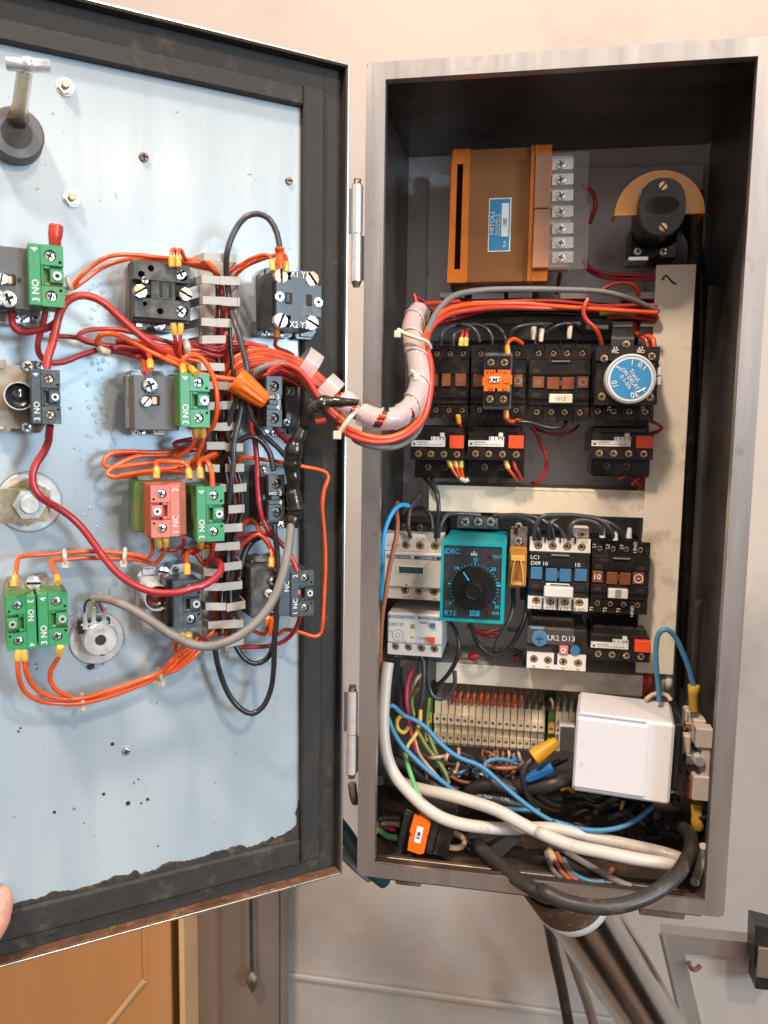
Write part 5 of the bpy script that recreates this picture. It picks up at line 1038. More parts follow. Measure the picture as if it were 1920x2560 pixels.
b = MB(); rb(b, xl+.002, xr-.0205, yf-.0006, yf+.006, zt_+.0022, zt_+.0046, 'box_white', .0009); mesh_obj('rib', b, C, d.r)
b = MB(); rb(b, xr+.0002, xr+.006, yf+.012, yf+.066, zb_+.006, zt_, 'black_plastic', .001); mesh_obj('black_side', b, C, d.r)
# ---- fuse holder blocks on the right wall
d = cdev('fuse_block', 'pale ceramic terminal block with a hex bolt on the right wall, between two yellow lugs', (1716,1800,1782,2000), 44, yb=140, cat='terminal block')
for i, (px0, px1, py0, py1, yy) in enumerate(((1712,1746,1776,1830,78),(1722,1752,1785,1846,70),(1732,1765,1800,1858,62),(1740,1784,1822,1872,50))): cbox(d, (px0,py0,px1,py1), yy, 12, 'ceramic', 'step', c=.001)
cbox(d, (1752,1868,1776,1962), 52, 16, 'ceramic', 'spine', c=.001); cbox(d, (1732,1942,1774,2004), 50, 24, 'ceramic', 'lower_block', c=.001); cbox(d, (1706,1838,1728,1890), 60, 8, 'ceramic', 'arm', c=.0015); cbox(d, (1714,1888,1752,1912), 54, 10, 'zinc', 'bracket'); cbox(d, (1724,1948,1732,2000), 56, 20, 'brown_tab', 'edge_strip')
b = MB(); p = C.at(1748,1902,.050); b.prism([(p.x+.0042*math.cos(PI/3*i+.3), p.z+.0042*math.sin(PI/3*i+.3)) for i in range(6)], .048, .053, 'zinc_bright'); b.cyl(p.x, p.z, .0056, .053, .0545, 'zinc', n=24); mesh_obj('hex_bolt', b, C, d.r)
cbox(d, (1712,1808,1730,1822), 68, 6, 'brass', 'brass_contact')
# ---- small relay lying on the floor
d = cdev('loose_contactor', 'small black contactor lying on the cabinet floor with an orange tag plate', (1000,2046,1128,2138), 26, yb=80, cat='contactor')
Rr = Matrix.Rotation(math.radians(11), 3, 'Y')
def rot_part(name):
    c_ = Vector(((d.x0+d.x1)/2, 0, (d.z0+d.z1)/2)); d.b.v = [tuple(c_ + Rr @ (Vector(v)-c_)) for v in d.b.v]; return d.part(name)
d.box(0,0,1,1,.004,.045,'black_plastic',.001); rot_part('housing'); d.box(.72,.05,1.0,.92,.0005,.005,'brown_black'); d.box(.56,.04,.70,.96,.001,.005,'black_plastic'); d.box(.0,.04,.12,.96,.001,.005,'black_plastic'); rot_part('terminal_strip')
d.poly([(.20,.02),(.28,.02),(.30,-.03),(.46,0),(.50,.06),(.54,.10),(.54,.40),(.50,.44),(.54,.50),(.54,.92),(.46,.98),(.22,.96),(.20,.6),(.24,.52),(.18,.44)][::-1], -.002, .004, 'orange'); rot_part('orange_plate')
d.box(.30,.24,.43,.68,-.0028,-.0018,'white_print',.0002); rot_part('tag'); d.text('KM', .365, .46, -.0032, .0030, 'black_print', PI/2); rot_part('lettering')
for v in (.15,.42,.78): d.b.cyl(d.X(.64), d.Z(v), .0020, d.yf+.0006, d.yf+.002, 'slot_dark', n=12)
rot_part('contact_holes')
b = MB(); q = [C.at(x, y, .045) for x, y in ((1215,2125),(1270,2088),(1300,2100),(1255,2142))]; b.prism([(v.x, v.z) for v in q][::-1], .045, .055, 'grimy_steel')
meta(mesh_obj('metal_bracket', b, C, None, q[0]), 'small grimy metal angle bracket on the cabinet floor behind the black cable', 'bracket')

# ------------------------------------------------------------------ wires on the door
O, RD, CR, BK, CHR, GY = 'wire_orange', 'wire_red', 'wire_crimson', 'wire_black', 'wire_char', 'wire_grey'
FE, FY = 'ferrule', 'ferrule_yel'
rO = 1.32
wire('orange wire, upper of the pair from the upper left green block to the slotted duct', O, rO, ['D:Z1',(575,735,14),(620,690),(660,640,16),(760,550),(900,470,18),(1100,453),(1300,475),(1500,495,22),'D:Z2',(450,430,24),(600,440,26),(650,480,28),(690,540,20),(705,640,14)])
wire('orange wire, lower of the pair from the upper left green block to the slotted duct', O, rO, ['D:Z1',(560,760,10),(600,740,12),(700,670),(850,560),(1000,505,14),(1120,485),(1300,505,16),(1500,520,18),'D:Z2',(520,460,20),(660,500,20),(705,600,18),(712,780,12)])
wire('orange wire looping up from the left ferrule on top of the dusty lamp holder', O, rO, ['D:Z1',(1425,545,38),(1422,440,36),(1432,410,33),(1455,412,30),(1465,450,28),(1490,500,25),'D:Z2',(520,440,24),(610,460),(670,530,20),(702,640,14)], f0=FE)
wire('orange wire looping up from the right ferrule on top of the dusty lamp holder', O, rO, ['D:Z1',(1480,545,38),(1474,450,36),(1482,416,34),(1505,420,32),(1520,460,30),(1545,495,26),'D:Z2',(470,412,24),(600,430),(650,470),(690,560,20),(710,700,14)], f0=FE)
wire('orange wire from the left ferrule under the dusty lamp holder', RD, rO, ['D:Z1',(1438,1035,34),(1452,1150,32),(1475,1240,26),(1490,1310,22)], f0=FY)
wire('orange wire from the right ferrule under the dusty lamp holder', RD, rO, ['D:Z1',(1500,1035,34),(1494,1180,32),(1488,1290,28),(1500,1330,24)], f0=FY)
wire('charcoal wire arching over the top of the slotted duct to the red sleeve', CHR, 1.9, ['D:Z2',(745,620,20),(736,520,28),(735,400,36),(748,330,38),(795,210,38),(865,120,40),(950,95,42),(1030,130,44),(1085,230,46),(1105,340,48)], name='wire')
b = MB(); P_ = [D.M @ dpt('Z2', x, y, h) for x, y, h in ((1103,330,49),(1103,352,49),(1104,354,49),(1103,400,49),(1104,402,49),(1104,470,48))]; b.tube(P_, [.0031,.0031,.0028,.0026,.0030,.0029], 'wire_orange', 12)
meta(mesh_obj('sleeve', b, WORLD, None, P_[0]), 'orange red sleeve joining wires above the X1 Y1 block', 'wire sleeve')
wire('orange wire from the left yellow ferrule of the X1 Y1 block to the duct', O, rO, ['D:Z2',(1055,480,48),(1050,410,46),(1015,380,40),(930,395,34),(850,440,28),(770,490,22),(730,540,16)], f0=FY)
wire('orange wire from the right yellow ferrule of the X1 Y1 block to the duct', O, rO, ['D:Z2',(1145,490,48),(1152,420,46),(1130,375,42),(1060,385,36),(950,420,30),(850,470,24),(790,530,16)], f0=FY)
wire('orange wire hanging from the yellow ferrule below the X2 Y2 block', RD, rO, ['D:Z2',(1080,880,32),(1085,950,30),(1070,1000,26),(1095,1025,24),(1160,1050,20),(1200,1075,18)], f0=FE)
wire('long charcoal wire running down beside the duct fingers from the top', CHR, 2.0, ['D:Z2',(745,560,20),(752,650,24),(765,750,28),(800,860,38),(835,980,42),(865,1100,44),(880,1200,44),(850,1300,42),(800,1400,38),(765,1480,34),(745,1600,30),'D:Z4',(760,150,30)])
wire('charcoal wire bending right from the duct under the orange wire nut to the taped cable', CHR, 1.8, ['D:Z2',(868,1340,34),(885,1430,32),(920,1520,30),(1000,1620,30),'D:Z4',(1000,110,30),(1080,180,34),(1145,255,40)])
wire('black wire from the duct up and over to the second narrow block', BK, 1.9, ['D:Z4',(680,450,20),(690,350,24),(735,240,28),(820,150,30),(900,112,32),(975,145,34),(1035,230,38),(1062,350,42)])
wire('charcoal wire crossing the duct fingers vertically in the middle', CHR, 1.9, ['D:Z2',(850,1330,36),(835,1450,36),(815,1560,36),'D:Z4',(785,180,38),(785,300,38),(765,450,36),(750,570,30)])
wire('black wire falling in the longest loop below the door duct', BK, 2.0, ['D:Z4',(655,1560,20),(665,1640,20),(695,1760,18),(760,1910,18),(840,2000,20),(915,2030,22),(985,1985,24),(1040,1870,26),(1062,1720,30),(1068,1540,34),(1082,1300,38),(1090,1150,40),(1085,900,40),(1062,720,38)])
wire('black wire in the shorter loop below the door duct', BK, 1.9, ['D:Z4',(800,1560,18),(850,1640,20),(930,1685,22),(1010,1655,24),(1058,1560,30),(1080,1400,36),(1092,1200,38)])
wire('thick grey cable sagging from the potentiometer across to the taped bundle', GY, 2.9, ['D:Z3',(735,1250,16),(850,1255,24),(1000,1315,34),(1150,1400,44),(1350,1535,50),'D:Z4',(410,1510,52),(500,1552,54),(600,1565,56),(720,1540,58),(850,1475,60),(970,1370,61),(1070,1220,60),(1135,1030,58),(1168,860,54),(1182,720,50)], cat='cable', name='cable', seg=14)
for nm, m, pts in (('thin black lead on the left tag of the potentiometer', BK, [(740,1262,18),(700,1262,16),(672,1300,15),(668,1360,14)]), ('thin green grey lead on the middle tag of the potentiometer', 'wire_olive', [(745,1270,20),(722,1290,18),(716,1340,16),(725,1370,15)]), ('thin crimson lead on the right tag of the potentiometer', CR, [(760,1265,20),(785,1290,18),(800,1325,16),(812,1350,15)])):
    wire(nm, m, .8, ['D:Z3'] + pts)
# tape wrapped length: one lumpy sleeve
P_ = crom(path(['D:Z4',(1182,750,48),(1190,690),(1215,630),(1205,560),(1195,470),(1200,400,50),(1190,350,50),(1195,250,52),(1225,140,54),(1275,40,56),'D:Z2',(1290,1540,58),(1330,1450,62),(1410,1400,66),(1530,1398,72),(1650,1400,78)]), .0012)
b = MB(); rr = []
for i in range(len(P_)):
    t = i/len(P_); rr.append((.0044 + .0007*math.sin(i*.21) + .0003*math.sin(i*.8) + .0003*random.random())*(1.0 if t < .75 else 1.0-(t-.75)*1.3) * (1.15 if .1 < t < .5 else 1) * (.55+min(1, (1-t)*14)*.45))
P_ = [p + Vector((random.uniform(-1,1), random.uniform(-1,1), random.uniform(-1,1)))*.0002 for p in P_]
b.tube(P_, rr, 'tape', 14); meta(mesh_obj('taped_splice', b, WORLD, None, P_[0]), 'lumpy glossy black tape wrapped around the cable splice near the hinge side', 'taped splice')
b = MB(); P_ = [D.M @ dpt('Z1', x, y, h) for x, y, h in ((458,400,36),(455,330,38),(462,260,38),(465,222,38),(466,206,38))]; P_ = crom(P_); nn = len(P_); b.tube(P_, [.0034 if i < nn*.3 else .0040 if i < nn*.75 else .0040*math.sqrt(max(.05, 1-((i/nn-.75)/.26)**2)) for i in range(nn)], 'wire_red', 14); 
o = meta(mesh_obj('sleeve', b, WORLD, None, P_[0]), 'red sleeve sticking up behind the upper left green block', 'wire sleeve')
for v in o.data.vertices:
    pass
wire('thick red wire from the left lamp block up and over towards the duct', 'wire_red', 2.35, ['D:Z1',(385,1400,38),(400,1300,38),(432,1200,37),(465,1060,36),(490,950,36),(545,850,37),(640,795,38),(740,798,38),(850,845,38),(980,960,36),(1150,1110,34),(1300,1220,32),(1420,1290,26),(1500,1340,20)], seg=12)
wire('red wire from the grey block curling under the upper left green block', CR, 2.2, ['D:Z1',(98,930,24),(108,1040,26),(165,1092,26),(300,1082,28),(420,1050,30),(485,985,34),(505,910,36)], seg=10)
wire('dark red wire curling down from the grey block and back to the right', CR, 1.8, ['D:Z1',(380,920,30),(350,1060,28),(315,1180,26),(322,1270,24),(385,1340,22),(530,1345,20),(640,1300,18),(820,1238,14)])
wire('dark red wire from the small tie to the red bundle', CR, 1.5, ['D:Z1',(410,1120,14),(500,1130,14),(640,1142,14),(720,1180,16),(900,1205,16),(1000,1210,16)])
wire('red wire making the top edge of the bundle left of the duct', RD, 1.5, ['D:Z1',(900,1210,18),(720,1165,20),(645,1130,22),(700,1088,22),(850,1070,22),(1000,1078,22),(1150,1110,24),(1300,1150,22),(1450,1190,20),'D:Z2',(480,1010,22),(560,1040,24),(670,1075,24),(760,1045,20),(800,930,16)])
wire('orange wire from the bundle into the orange wire nut', O, 1.75, ['D:Z1',(805,1185,20),(830,1125,24),(900,1108,26),(1000,1128,28),(1120,1190,30),(1250,1262,32),(1400,1330,34),(1500,1375,36),'D:Z2',(290,1090,38),(400,1140,40),(480,1180,42),(560,1205,44),(680,1228,46),(800,1245,47)], seg=10)
wire('red wire of the bundle ending in the left terminal of the centre grey block', RD, 1.7, ['D:Z1',(900,1230,14),(1050,1260,16),(1130,1290,20),(1195,1350,30),(1205,1440,40)])
wire('orange wire of the bundle ending in a ferrule on the centre grey block', RD, 1.6, ['D:Z1',(960,1170,18),(1100,1190,20),(1190,1240,26),(1240,1300,34),(1250,1395,40)], f1=FE)
for i, (m, r_, off, hh) in enumerate(((RD,1.5,0,16),(CR,1.5,22,14),(RD,1.4,40,12),(CR,1.5,-22,20),(RD,1.4,-40,18))):
    wire('red wire in the bundle crossing to the duct below the dusty lamp holder', m, r_, ['D:Z1',(880+i*20,1240+off*.4,hh),(1000,1235+off*.8),(1150,1262+off,hh+3),(1300,1268+off,hh+2),(1450,1240+off*.8),(1560,1215+off*.9,hh+4),'D:Z2',(560,1035+off,hh+6),(680,1065+off),(780,1020+off,hh+4),(900,1020+off*.8,24),(1020,1045+off*.7,30)], group='red wires in the bundle left of the duct')
wire('orange wire curling round the right side of the centre green block', O, 1.6, ['D:Z2',(425,1150,40),(440,1100,42),(490,1072,42),(560,1090,44),(615,1160,46),(655,1260,48),(672,1400,48),(662,1500,46),(640,1570,42),(590,1610,36)], seg=10)
wire('short orange lead from the ferrule on top of the centre green block', O, 1.5, ['D:Z2',(440,1195,52),(432,1140,48),(440,1090,40)], f0=FE)
wire('short orange lead from the slanted ferrule beside the wire nut wire', O, 1.5, ['D:Z2',(520,1195,54),(480,1150,48),(400,1110,40),(330,1080,34)], f0=FE)
# loops below the centre green block
wire('orange wire in the upper flat loop between the centre and lower blocks', O, 1.5, ['D:Z4',(525,60,44),(520,130,38),(470,210,30),(400,250,26),'D:Z3',(1400,155,24),(1200,180,22),(1000,205,22),(870,218,20),(815,190,18),(865,112,16),(1000,92,14),(1200,98,12),(1400,90,12),(1500,60,16)], f0=FY)
wire('orange wire in the lower flat loop between the centre and lower blocks', O, 1.5, ['D:Z4',(568,60,44),(575,130,40),(540,230,32),'D:Z3',(1500,245,26),(1300,240,26),(1100,268,26),(950,292,26),(870,288,24),(850,258,22),(950,185,20),(1080,130,18),(1250,120,16),(1400,118,14)], f0=FY)
wire('dark red wire crossing behind the flat orange loops', CR, 1.5, ['D:Z3',(900,120,10),(1100,100,10),(1300,105,10),(1450,92,12),(1560,70,14)])
wire('red wire folded in a small V left of the duct', CR, 1.4, ['D:Z4',(500,130,22),(420,145,20),(372,165,18),(400,190,20),(500,200,22),(600,215,20)])
wire('orange wire from the ferrule on the pink block running up left', O, 1.5, ['D:Z4',(252,395,50),(255,330,48),(255,290,44),(330,288,40),(420,292,40),(470,320,44),(482,400,48)], f0=FE, f1=FE)
wire('orange wire from the flat loop across to the lower green block', O, 1.4, ['D:Z4',(0,385,30),(150,360,32),(300,340,34),(420,320,34),(500,290,32),(600,270,28),(680,235,24)])
wire('orange wire down to the left ferrule of the lower green block', O, 1.5, ['D:Z4',(556,395,50),(552,330,48),(548,285,44),(590,262,38),(660,230,30)], f0=FE)
wire('orange wire hooked over into the right side of the lower green block', O, 1.7, ['D:Z4',(640,460,50),(634,360,48),(610,295,44),(570,275,40),(500,285,34)])
wire('orange upper wire from the pink block round to the lower left green pair', O, rO+.1, ['D:Z3',(1195,770,38),(1205,850,34),(1190,910,28),(1150,932,22),(1100,915,18),(900,888,16),(700,880,16),(400,900,16),(180,918,20),(145,935,24),(128,1020,34),(108,1150,40)], f1=FE)
wire('orange lower wire from the pink block round to the lower left green pair', O, rO+.1, ['D:Z3',(1310,790,46),(1305,860,40),(1270,930,32),(1215,985,26),(1165,965,20),(1080,945,16),(900,938,14),(700,930,14),(470,948,16),(410,955,20),(412,1005,26),(445,1060,32),(458,1120,40)], f0=FY, f1=FE)
wire('dark red wire joining the pink block to the lower green block', CR, 1.4, ['D:Z3',(1255,795,44),(1262,845,40),(1305,872,34),(1400,862,34),(1445,840,36),(1452,770,44)], f0=FY)
wire('outer orange wire of the bundle hanging below the lower left green pair', O, 1.5, ['D:Z3',(140,1665,36),(145,1850,34),(195,1985,28),(330,2065,22),(500,2082,20),(640,2080,20),(900,2015,20),(1200,1895,20),(1310,1840,20),'D:Z4',(400,1660,20),(500,1580,22),(600,1500,18),(680,1430,16)], f0=FY)
wire('inner orange wire of the bundle hanging below the lower left green pair', O, 1.5, ['D:Z3',(190,1665,36),(205,1820,34),(265,1945,28),(400,2028,24),(620,2042,22),(850,1985,22),(1150,1885,22),(1260,1840,24),(1360,1740,26),(1440,1640,32),(1440,1545,42)], f0=FY, f1=FY)
wire('orange wire dropping from the right block of the lower left green pair', O, 1.5, ['D:Z3',(475,1640,38),(462,1720,34),(405,1810,30),(395,1880,28),(430,1960,26),(520,2015,24),(640,2060,19),(800,2030,18),(1000,1965,18),(1230,1870,18),(1400,1810,18),(1520,1720,20),(1600,1640,18)], f0=FY)
wire('orange wire curling under the dark red lens block', O, 1.5, ['D:Z3',(1490,1540,42),(1495,1600,34),(1440,1590,28),(1385,1610,24),(1400,1670,22),(1450,1670,20),(1560,1560,18)], f0=FY)
wire('orange wire from the lower bundle rising right into the duct foot', O, 1.5, ['D:Z3',(1260,1865,18),(1380,1800,18),(1500,1700,20),'D:Z4',(560,1530,18),(650,1470,16),(720,1400,14)])
wire('orange wire down to the yellow ferrule above the black block', O, 1.6, ['D:Z4',(465,1060,44),(462,1000,42),(455,940,36),(480,905,30),(560,880,28),(640,870,24)], f0=FE)
wire('dark red wire below the lower green block, left lead', CR, 1.5, ['D:Z4',(560,845,42),(555,890,36),(510,915,30),(440,900,26),(430,950,26)], f0=FE)
wire('dark red wire below the lower green block, right lead', RD, 1.6, ['D:Z4',(645,845,42),(640,900,36),(625,960,30),(580,1000,26),(530,930,24),(460,905,24)])
wire('crimson wire dropping from the left lamp block and sweeping across the lower door', 'wire_crimson', 2.3, ['D:Z1',(415,1870,34),(405,1960,30),'D:Z3',(385,0,28),(350,90,26),(290,180,26),(258,270,27),(268,370,28),(325,450,28),(430,520,24),(540,592,22),(645,690,22),(740,815,24),(830,940,28),(950,1070,36),(1080,1155,42),(1220,1202,48),(1400,1205,52),(1540,1165,52),'D:Z4',(560,1150,52),(650,1100,50),(698,1040,46),(690,990,40),(640,970,30),(590,985,22)], seg=12)
wire('orange wire bent square along the black rubber door edge', O, 1.45, ['D:Z4',(815,315,18),(835,265,22),(880,258,24),(1000,275,28),(1130,295,30),(1280,325,32),(1380,345,32),(1425,365,32),(1440,400,32),(1412,480,32),(1398,600,32),(1410,760,32),(1420,950,32),(1412,1200,32),(1400,1400,32),(1388,1470,30),(1350,1497,30),(1240,1465,26),(1140,1448,22),(1095,1485,18)])
wire('crimson wire running down the right of the duct fingers to the slate block', CR, 1.9, ['D:Z2',(905,1450,20),(915,1600,24),'D:Z4',(928,120,26),(948,300,28),(952,450,30),(968,600,32),(1005,730,34),(1080,820,34),(1150,890,34),(1195,970,38),(1228,1050,42)])
wire('crimson wire from under the slate block back to the duct foot', CR, 1.6, ['D:Z4',(1250,1340,40),(1215,1440,32),(1140,1525,24),(1030,1562,20),(830,1570,14)])
wire('orange wire arching to the ferrule on the sooty block', O, 1.5, ['D:Z4',(1045,1010,40),(1050,930,36),(1020,850,30),(970,790,26),(945,720,22),(910,685,20),(860,715,16),(800,760,12)], f0=FE)
wire('red wire arching from the duct to the top of the sooty block', RD, 1.6, ['D:Z4',(720,950,16),(800,905,20),(880,830,24),(960,790,28),(1025,850,32),(1065,950,36),(1075,1045,40)])
wire('crimson wire rising from the duct towards the taped cable', CR, 1.6, ['D:Z4',(800,800,14),(880,800,18),(960,780,22),(1040,800,26),(1130,870,30),(1180,930,34)])
wire('orange wire under the sooty block, bending left', O, 1.4, ['D:Z4',(1015,1370,34),(1018,1430,30),(1000,1480,24),(960,1475,20),(890,1440,14)], f0=FE)
wire('short orange wire stub hanging under the sooty block', O, 2.2, ['D:Z4',(1050,1370,36),(1048,1430,34),(1046,1485,32)])
wire('black wire bowing out of the duct beside the sooty block', BK, 2.4, ['D:Z4',(1000,790,12),(910,840,14),(860,920,16),(838,1020,18),(820,1120,20),(760,1240,18),(730,1300,12)], seg=10)
wire('red wire entering the first narrow block from below', CR, 1.8, ['D:Z2',(1070,1570,36),(1100,1620,32),'D:Z4',(1130,120,28),(1165,160,26),(1190,120,30)])
wire('red wire stub crossing the tape near the white cable tie', RD, 2.2, ['D:Z2',(1350,1530,60),(1420,1520,62)])
# vertical wires inside the duct
rv = random.Random(11); DUCT = [('Z2',705,560),('Z2',712,760),('Z2',705,950),('Z2',715,1150),('Z2',745,1350),('Z2',735,1550),('Z4',690,120),('Z4',735,300),('Z4',775,480),('Z4',775,640),('Z4',740,850),('Z4',735,1000),('Z4',720,1180),('Z4',715,1350),('Z4',700,1480)]
for i in range(12):
    m = [O, RD, BK, CR, RD, CHR, O, CR, BK, RD, O, CR][i]; off = (-52,-38,-24,-12,0,12,26,40,52,-44,20,34)[i]; s = ['D:Z2']; last = 'Z2'
    a = 0 if i in (2,4,6) else rv.choice((1,2,3,4))
    for k, x, y in DUCT[a:]:
        if k != last: s.append('D:'+k); last = k
        s.append((x+off+rv.uniform(-13,13), y+rv.uniform(-30,30), 9+ (i*7) % 19 + rv.uniform(-3,3)))
    wire(('red', 'black')[m in (BK, CHR)] + ' wire running down inside the slotted door duct', m, 1.55, s, group=('red', 'black')[m in (BK, CHR)]+' wires packed in the slotted door duct')
# curved wires fanning right out of the duct to the spiral wrapped bundle
for i in range(9):
    m = [O, RD, O, RD, CR, O, RD, O, RD][i]; y = 1020+i*24; x0 = 700+i*12
    wire('orange red wire fanning from the duct towards the spiral wrap', m, 1.5, ['D:Z2',(x0,1290+i*22,14),(x0+20,1200+i*16,22),(x0+70,1110+i*15,26),(880+i*6,1050+i*14,28),(1010,1035+i*12,32),(1130,1062+i*12,36),(1250,1110+i*13,40),(1340,1180+i*11,42),(1430,1260+i*9,44),(1500,1345+i*7,48)], group='orange red wires fanning from the door duct to the spiral wrap')

for i in range(8):
    m = [O, RD, O, CR, O, RD, O, RD][i]; y = i*17
    wire('orange red wire curving out of the duct behind the orange wire nut', m, 1.5, ['D:Z2',(690+i*9,1520-i*20,12),(705+i*10,1380-i*10,18),(740+i*13,1240+i*6,24),(800+i*15,1150+y*.8,28),(900+i*8,1098+y,30),(1010,1092+y,32),(1120,1120+y*.9,36),(1230,1180+y*.8,39),(1330,1260+y*.6,42)], group='orange red wires curving behind the orange wire nut')
for i in range(5):
    m = [RD, O, RD, CR, O][i]
    wire('orange red wire looping off the left bundle into the door duct', m, 1.45, ['D:Z1',(1010+i*40,1165+i*14,20),(1160+i*20,1175+i*16,24),(1320,1205+i*18,26),(1480,1225+i*20,24),'D:Z2',(540,1010+i*26,24),(640,1010+i*34,22),(700,1060+i*44,14),(712,1200+i*40,10)], group='orange red wires from the left bundle turning down the duct')
# ------------------------------------------------------------------ bundle from door to cabinet
SP = ['D:Z2',(1500,1370,52),(1580,1440,56),'C:F',(745,868,-46),(775,892,-50),(810,904,-50),(845,905,-46),(878,890,-38),(900,858,-28),(908,815,-16),(900,765,-4),(892,730,8),(893,695,22),(905,672,36)]
P_ = crom(path(SP), .0008); n = len(P_)
# wires inside
for i in range(6):
    a = i*PI/3; b = MB(); T_ = [(P_[min(j+1,n-1)]-P_[max(j-1,0)]).normalized() for j in range(n)]
    pts = [P_[j] + (Vector((0,1,0)).cross(T_[j]).normalized()*math.cos(a+j*.02) + T_[j].cross(Vector((0,1,0)).cross(T_[j]).normalized())*math.sin(a+j*.02))*.0036 for j in range(0,n,3)]
    m = [O,RD,CHR,O,'wire_crimson',BK][i]; b.tube(pts, .0019, m, 8); meta(mesh_obj('wire', b, WORLD, None, pts[0]), 'wire inside the translucent spiral wrap between door and cabinet', 'wire', 'wires inside the spiral wrap')
# the wrap: overlapping translucent turns
b = MB(); seg = 20; base = .0074; gaps = [(.17,.21)]
T0 = (P_[1]-P_[0]).normalized(); u = T0.cross(Vector((0,1,0))).normalized(); vs = []; rows = []
for j in range(n):
    T_ = (P_[min(j+1,n-1)]-P_[max(j-1,0)]).normalized(); u = (u-T_*u.dot(T_)).normalized(); v = T_.cross(u); row = []
    for k in range(seg):
        ph = ((j/16.0 + k/seg) % 1.0); rr = base*(.97 + .15*(1-ph)) ; row.append(P_[j] + (u*math.cos(2*PI*k/seg)+v*math.sin(2*PI*k/seg))*rr)
    rows.append(row)
vs = [p for r_ in rows for p in r_]; fs = []
for j in range(n-1):
    if any(a < j/n < e for a, e in gaps): continue
    for k in range(seg):
        if j/n < .46 and ((j/24.0 + k/seg) % 1.0) < .20: continue
        fs.append([j*seg+k, j*seg+(k+1)%seg, (j+1)*seg+(k+1)%seg, (j+1)*seg+k])
b.add(vs, fs, 'spiral_clear', True); wrap = meta(mesh_obj('spiral_wrap', b, WORLD, None, P_[0]), 'translucent white spiral wrap around the bundle swinging from door to cabinet', 'spiral wrap')
b = MB(); hx = []
for j in range(int(n*.44), n):
    for q in range(3):
        jj = j+q/3; a = -2*PI*((jj/16.0) % 1.0); k0 = a/(2*PI)*seg; f_ = k0-math.floor(k0); p0, p1 = rows[j][int(math.floor(k0)) % seg], rows[j][(int(math.floor(k0))+1) % seg]; c_ = P_[j]; pp = p0*(1-f_)+p1*f_
        hx.append(c_ + (pp-c_).normalized()*base*1.13 + (P_[min(j+1,n-1)]-P_[j])*(q/3))
b.tube(hx, .00042, 'nylon', 5); mesh_obj('wrap_edge', b, WORLD, wrap)
for lab, q0, q1 in (('first translucent band of spiral wrap on the wires leaving the door duct', (1225,1160,42), (1310,1220,43)), ('second translucent band of spiral wrap, over the door edge', (1375,1335,46), (1445,1400,49)), ):
    a, e = D.M @ dpt('Z2', *q0), D.M @ dpt('Z2', *q1); T_ = (e-a).normalized(); u = T_.cross(Vector((0,1,0))).normalized(); v = T_.cross(u); b = MB(); vs = []; 
    m_ = (a+e)/2; seg = 24
    ctr = D.M @ dpt('Z2', (q0[0]+q1[0])/2+22, (q0[1]+q1[1])/2-38, (q0[2]+q1[2])/2-3)
    for j in range(5):
        c_ = ctr + T_*(j-2)*.0027
        for k in range(seg): t = 2*PI*k/seg; vs.append(c_ + u*math.cos(t)*.0125 + v*math.sin(t)*.0095)
    b.add(vs, [[j*seg+k, j*seg+(k+1)%seg, (j+1)*seg+(k+1)%seg, (j+1)*seg+k] for j in range(4) for k in range(seg)], 'spiral_clear', True); meta(mesh_obj('spiral_wrap', b, WORLD, None, ctr), lab, 'spiral wrap')
# wires outside the wrap
wire('orange wire leading outside the spiral wrap, nearest to it', O, 1.9, ['D:Z2',(1110,1130,42),(1200,1180,46),(1290,1260,50),(1380,1370,54),(1450,1450,58),(1560,1540,60),'C:F',(740,918,-58),(780,938,-58),(830,946,-52),(875,932,-44),(908,900,-34),(923,850,-24),(926,790,-12),(918,735,0),(930,700,14),(960,672,28),(1000,660,45),(1060,656,64),(1130,655,78),(1200,662,84),(1290,668,86),(1420,676,88)], seg=12)
wire('red wire leading outside the spiral wrap along its lower edge', RD, 1.9, ['D:Z2',(1030,1190,44),(1120,1135,48),(1220,1165,52),(1310,1260,55),(1370,1360,58),(1440,1460,60),(1560,1580,62),'C:F',(730,925,-62),(780,950,-62),(830,955,-56),(880,938,-46),(915,905,-36),(930,850,-26),(932,790,-14),(922,740,-2),(935,705,12),(970,680,26),(1030,668,44),(1100,664,66),(1200,666,86),(1300,662,96),(1420,660,100)], seg=12)
wire('grey wire curving under the spiral wrap', 'wire_grey2', 2.1, ['D:Z2',(895,1230,34),(960,1170,40),(1060,1135,42),(1130,1125,44),(1250,1230,46),(1390,1430,52),(1480,1540,54),(1600,1620,54),'C:F',(770,952,-54),(810,965,-52),(855,965,-46),(900,935,-30),(918,890,-20)], seg=12)
wire('red wire inside the curve over the first narrow block', RD, 1.9, ['D:Z2',(930,1250,30),(990,1180,38),(1080,1140,44),(1170,1150,46),(1270,1230,48),(1340,1320,50),(1400,1380,54)], seg=10)
wire('crimson wire inside the curve over the first narrow block', CR, 1.7, ['D:Z2',(1040,1210,34),(1100,1190,38),(1200,1230,40),(1290,1300,42),(1370,1340,44)], seg=10)
wire('thick grey wire from the spiral wrap across the top of the cabinet', 'wire_grey2', 2.3, ['C:A1',(262,1069,-6),(275,960,4),(300,880,16),(340,820,30),(400,772,46),(520,748,62),(700,742,72),(900,745,80),(1080,755,84),(1200,785,90),(1340,845,100)], seg=12)
def Cw(label, m, r_, k, pts, **kw): return wire(label, m, r_, ['C:'+k] + pts, **kw)
Cw('red wire leaving the wrap top towards the left cabinet wall', RD, 1.8, 'A1', [(175,880,30),(200,840,44),(260,815,60),(340,805,76),(420,800,90)])
Cw('orange wire tip pointing up beside the top of the wrap', RD, 1.7, 'A1', [(222,830,50),(222,795,52),(212,768,54)])
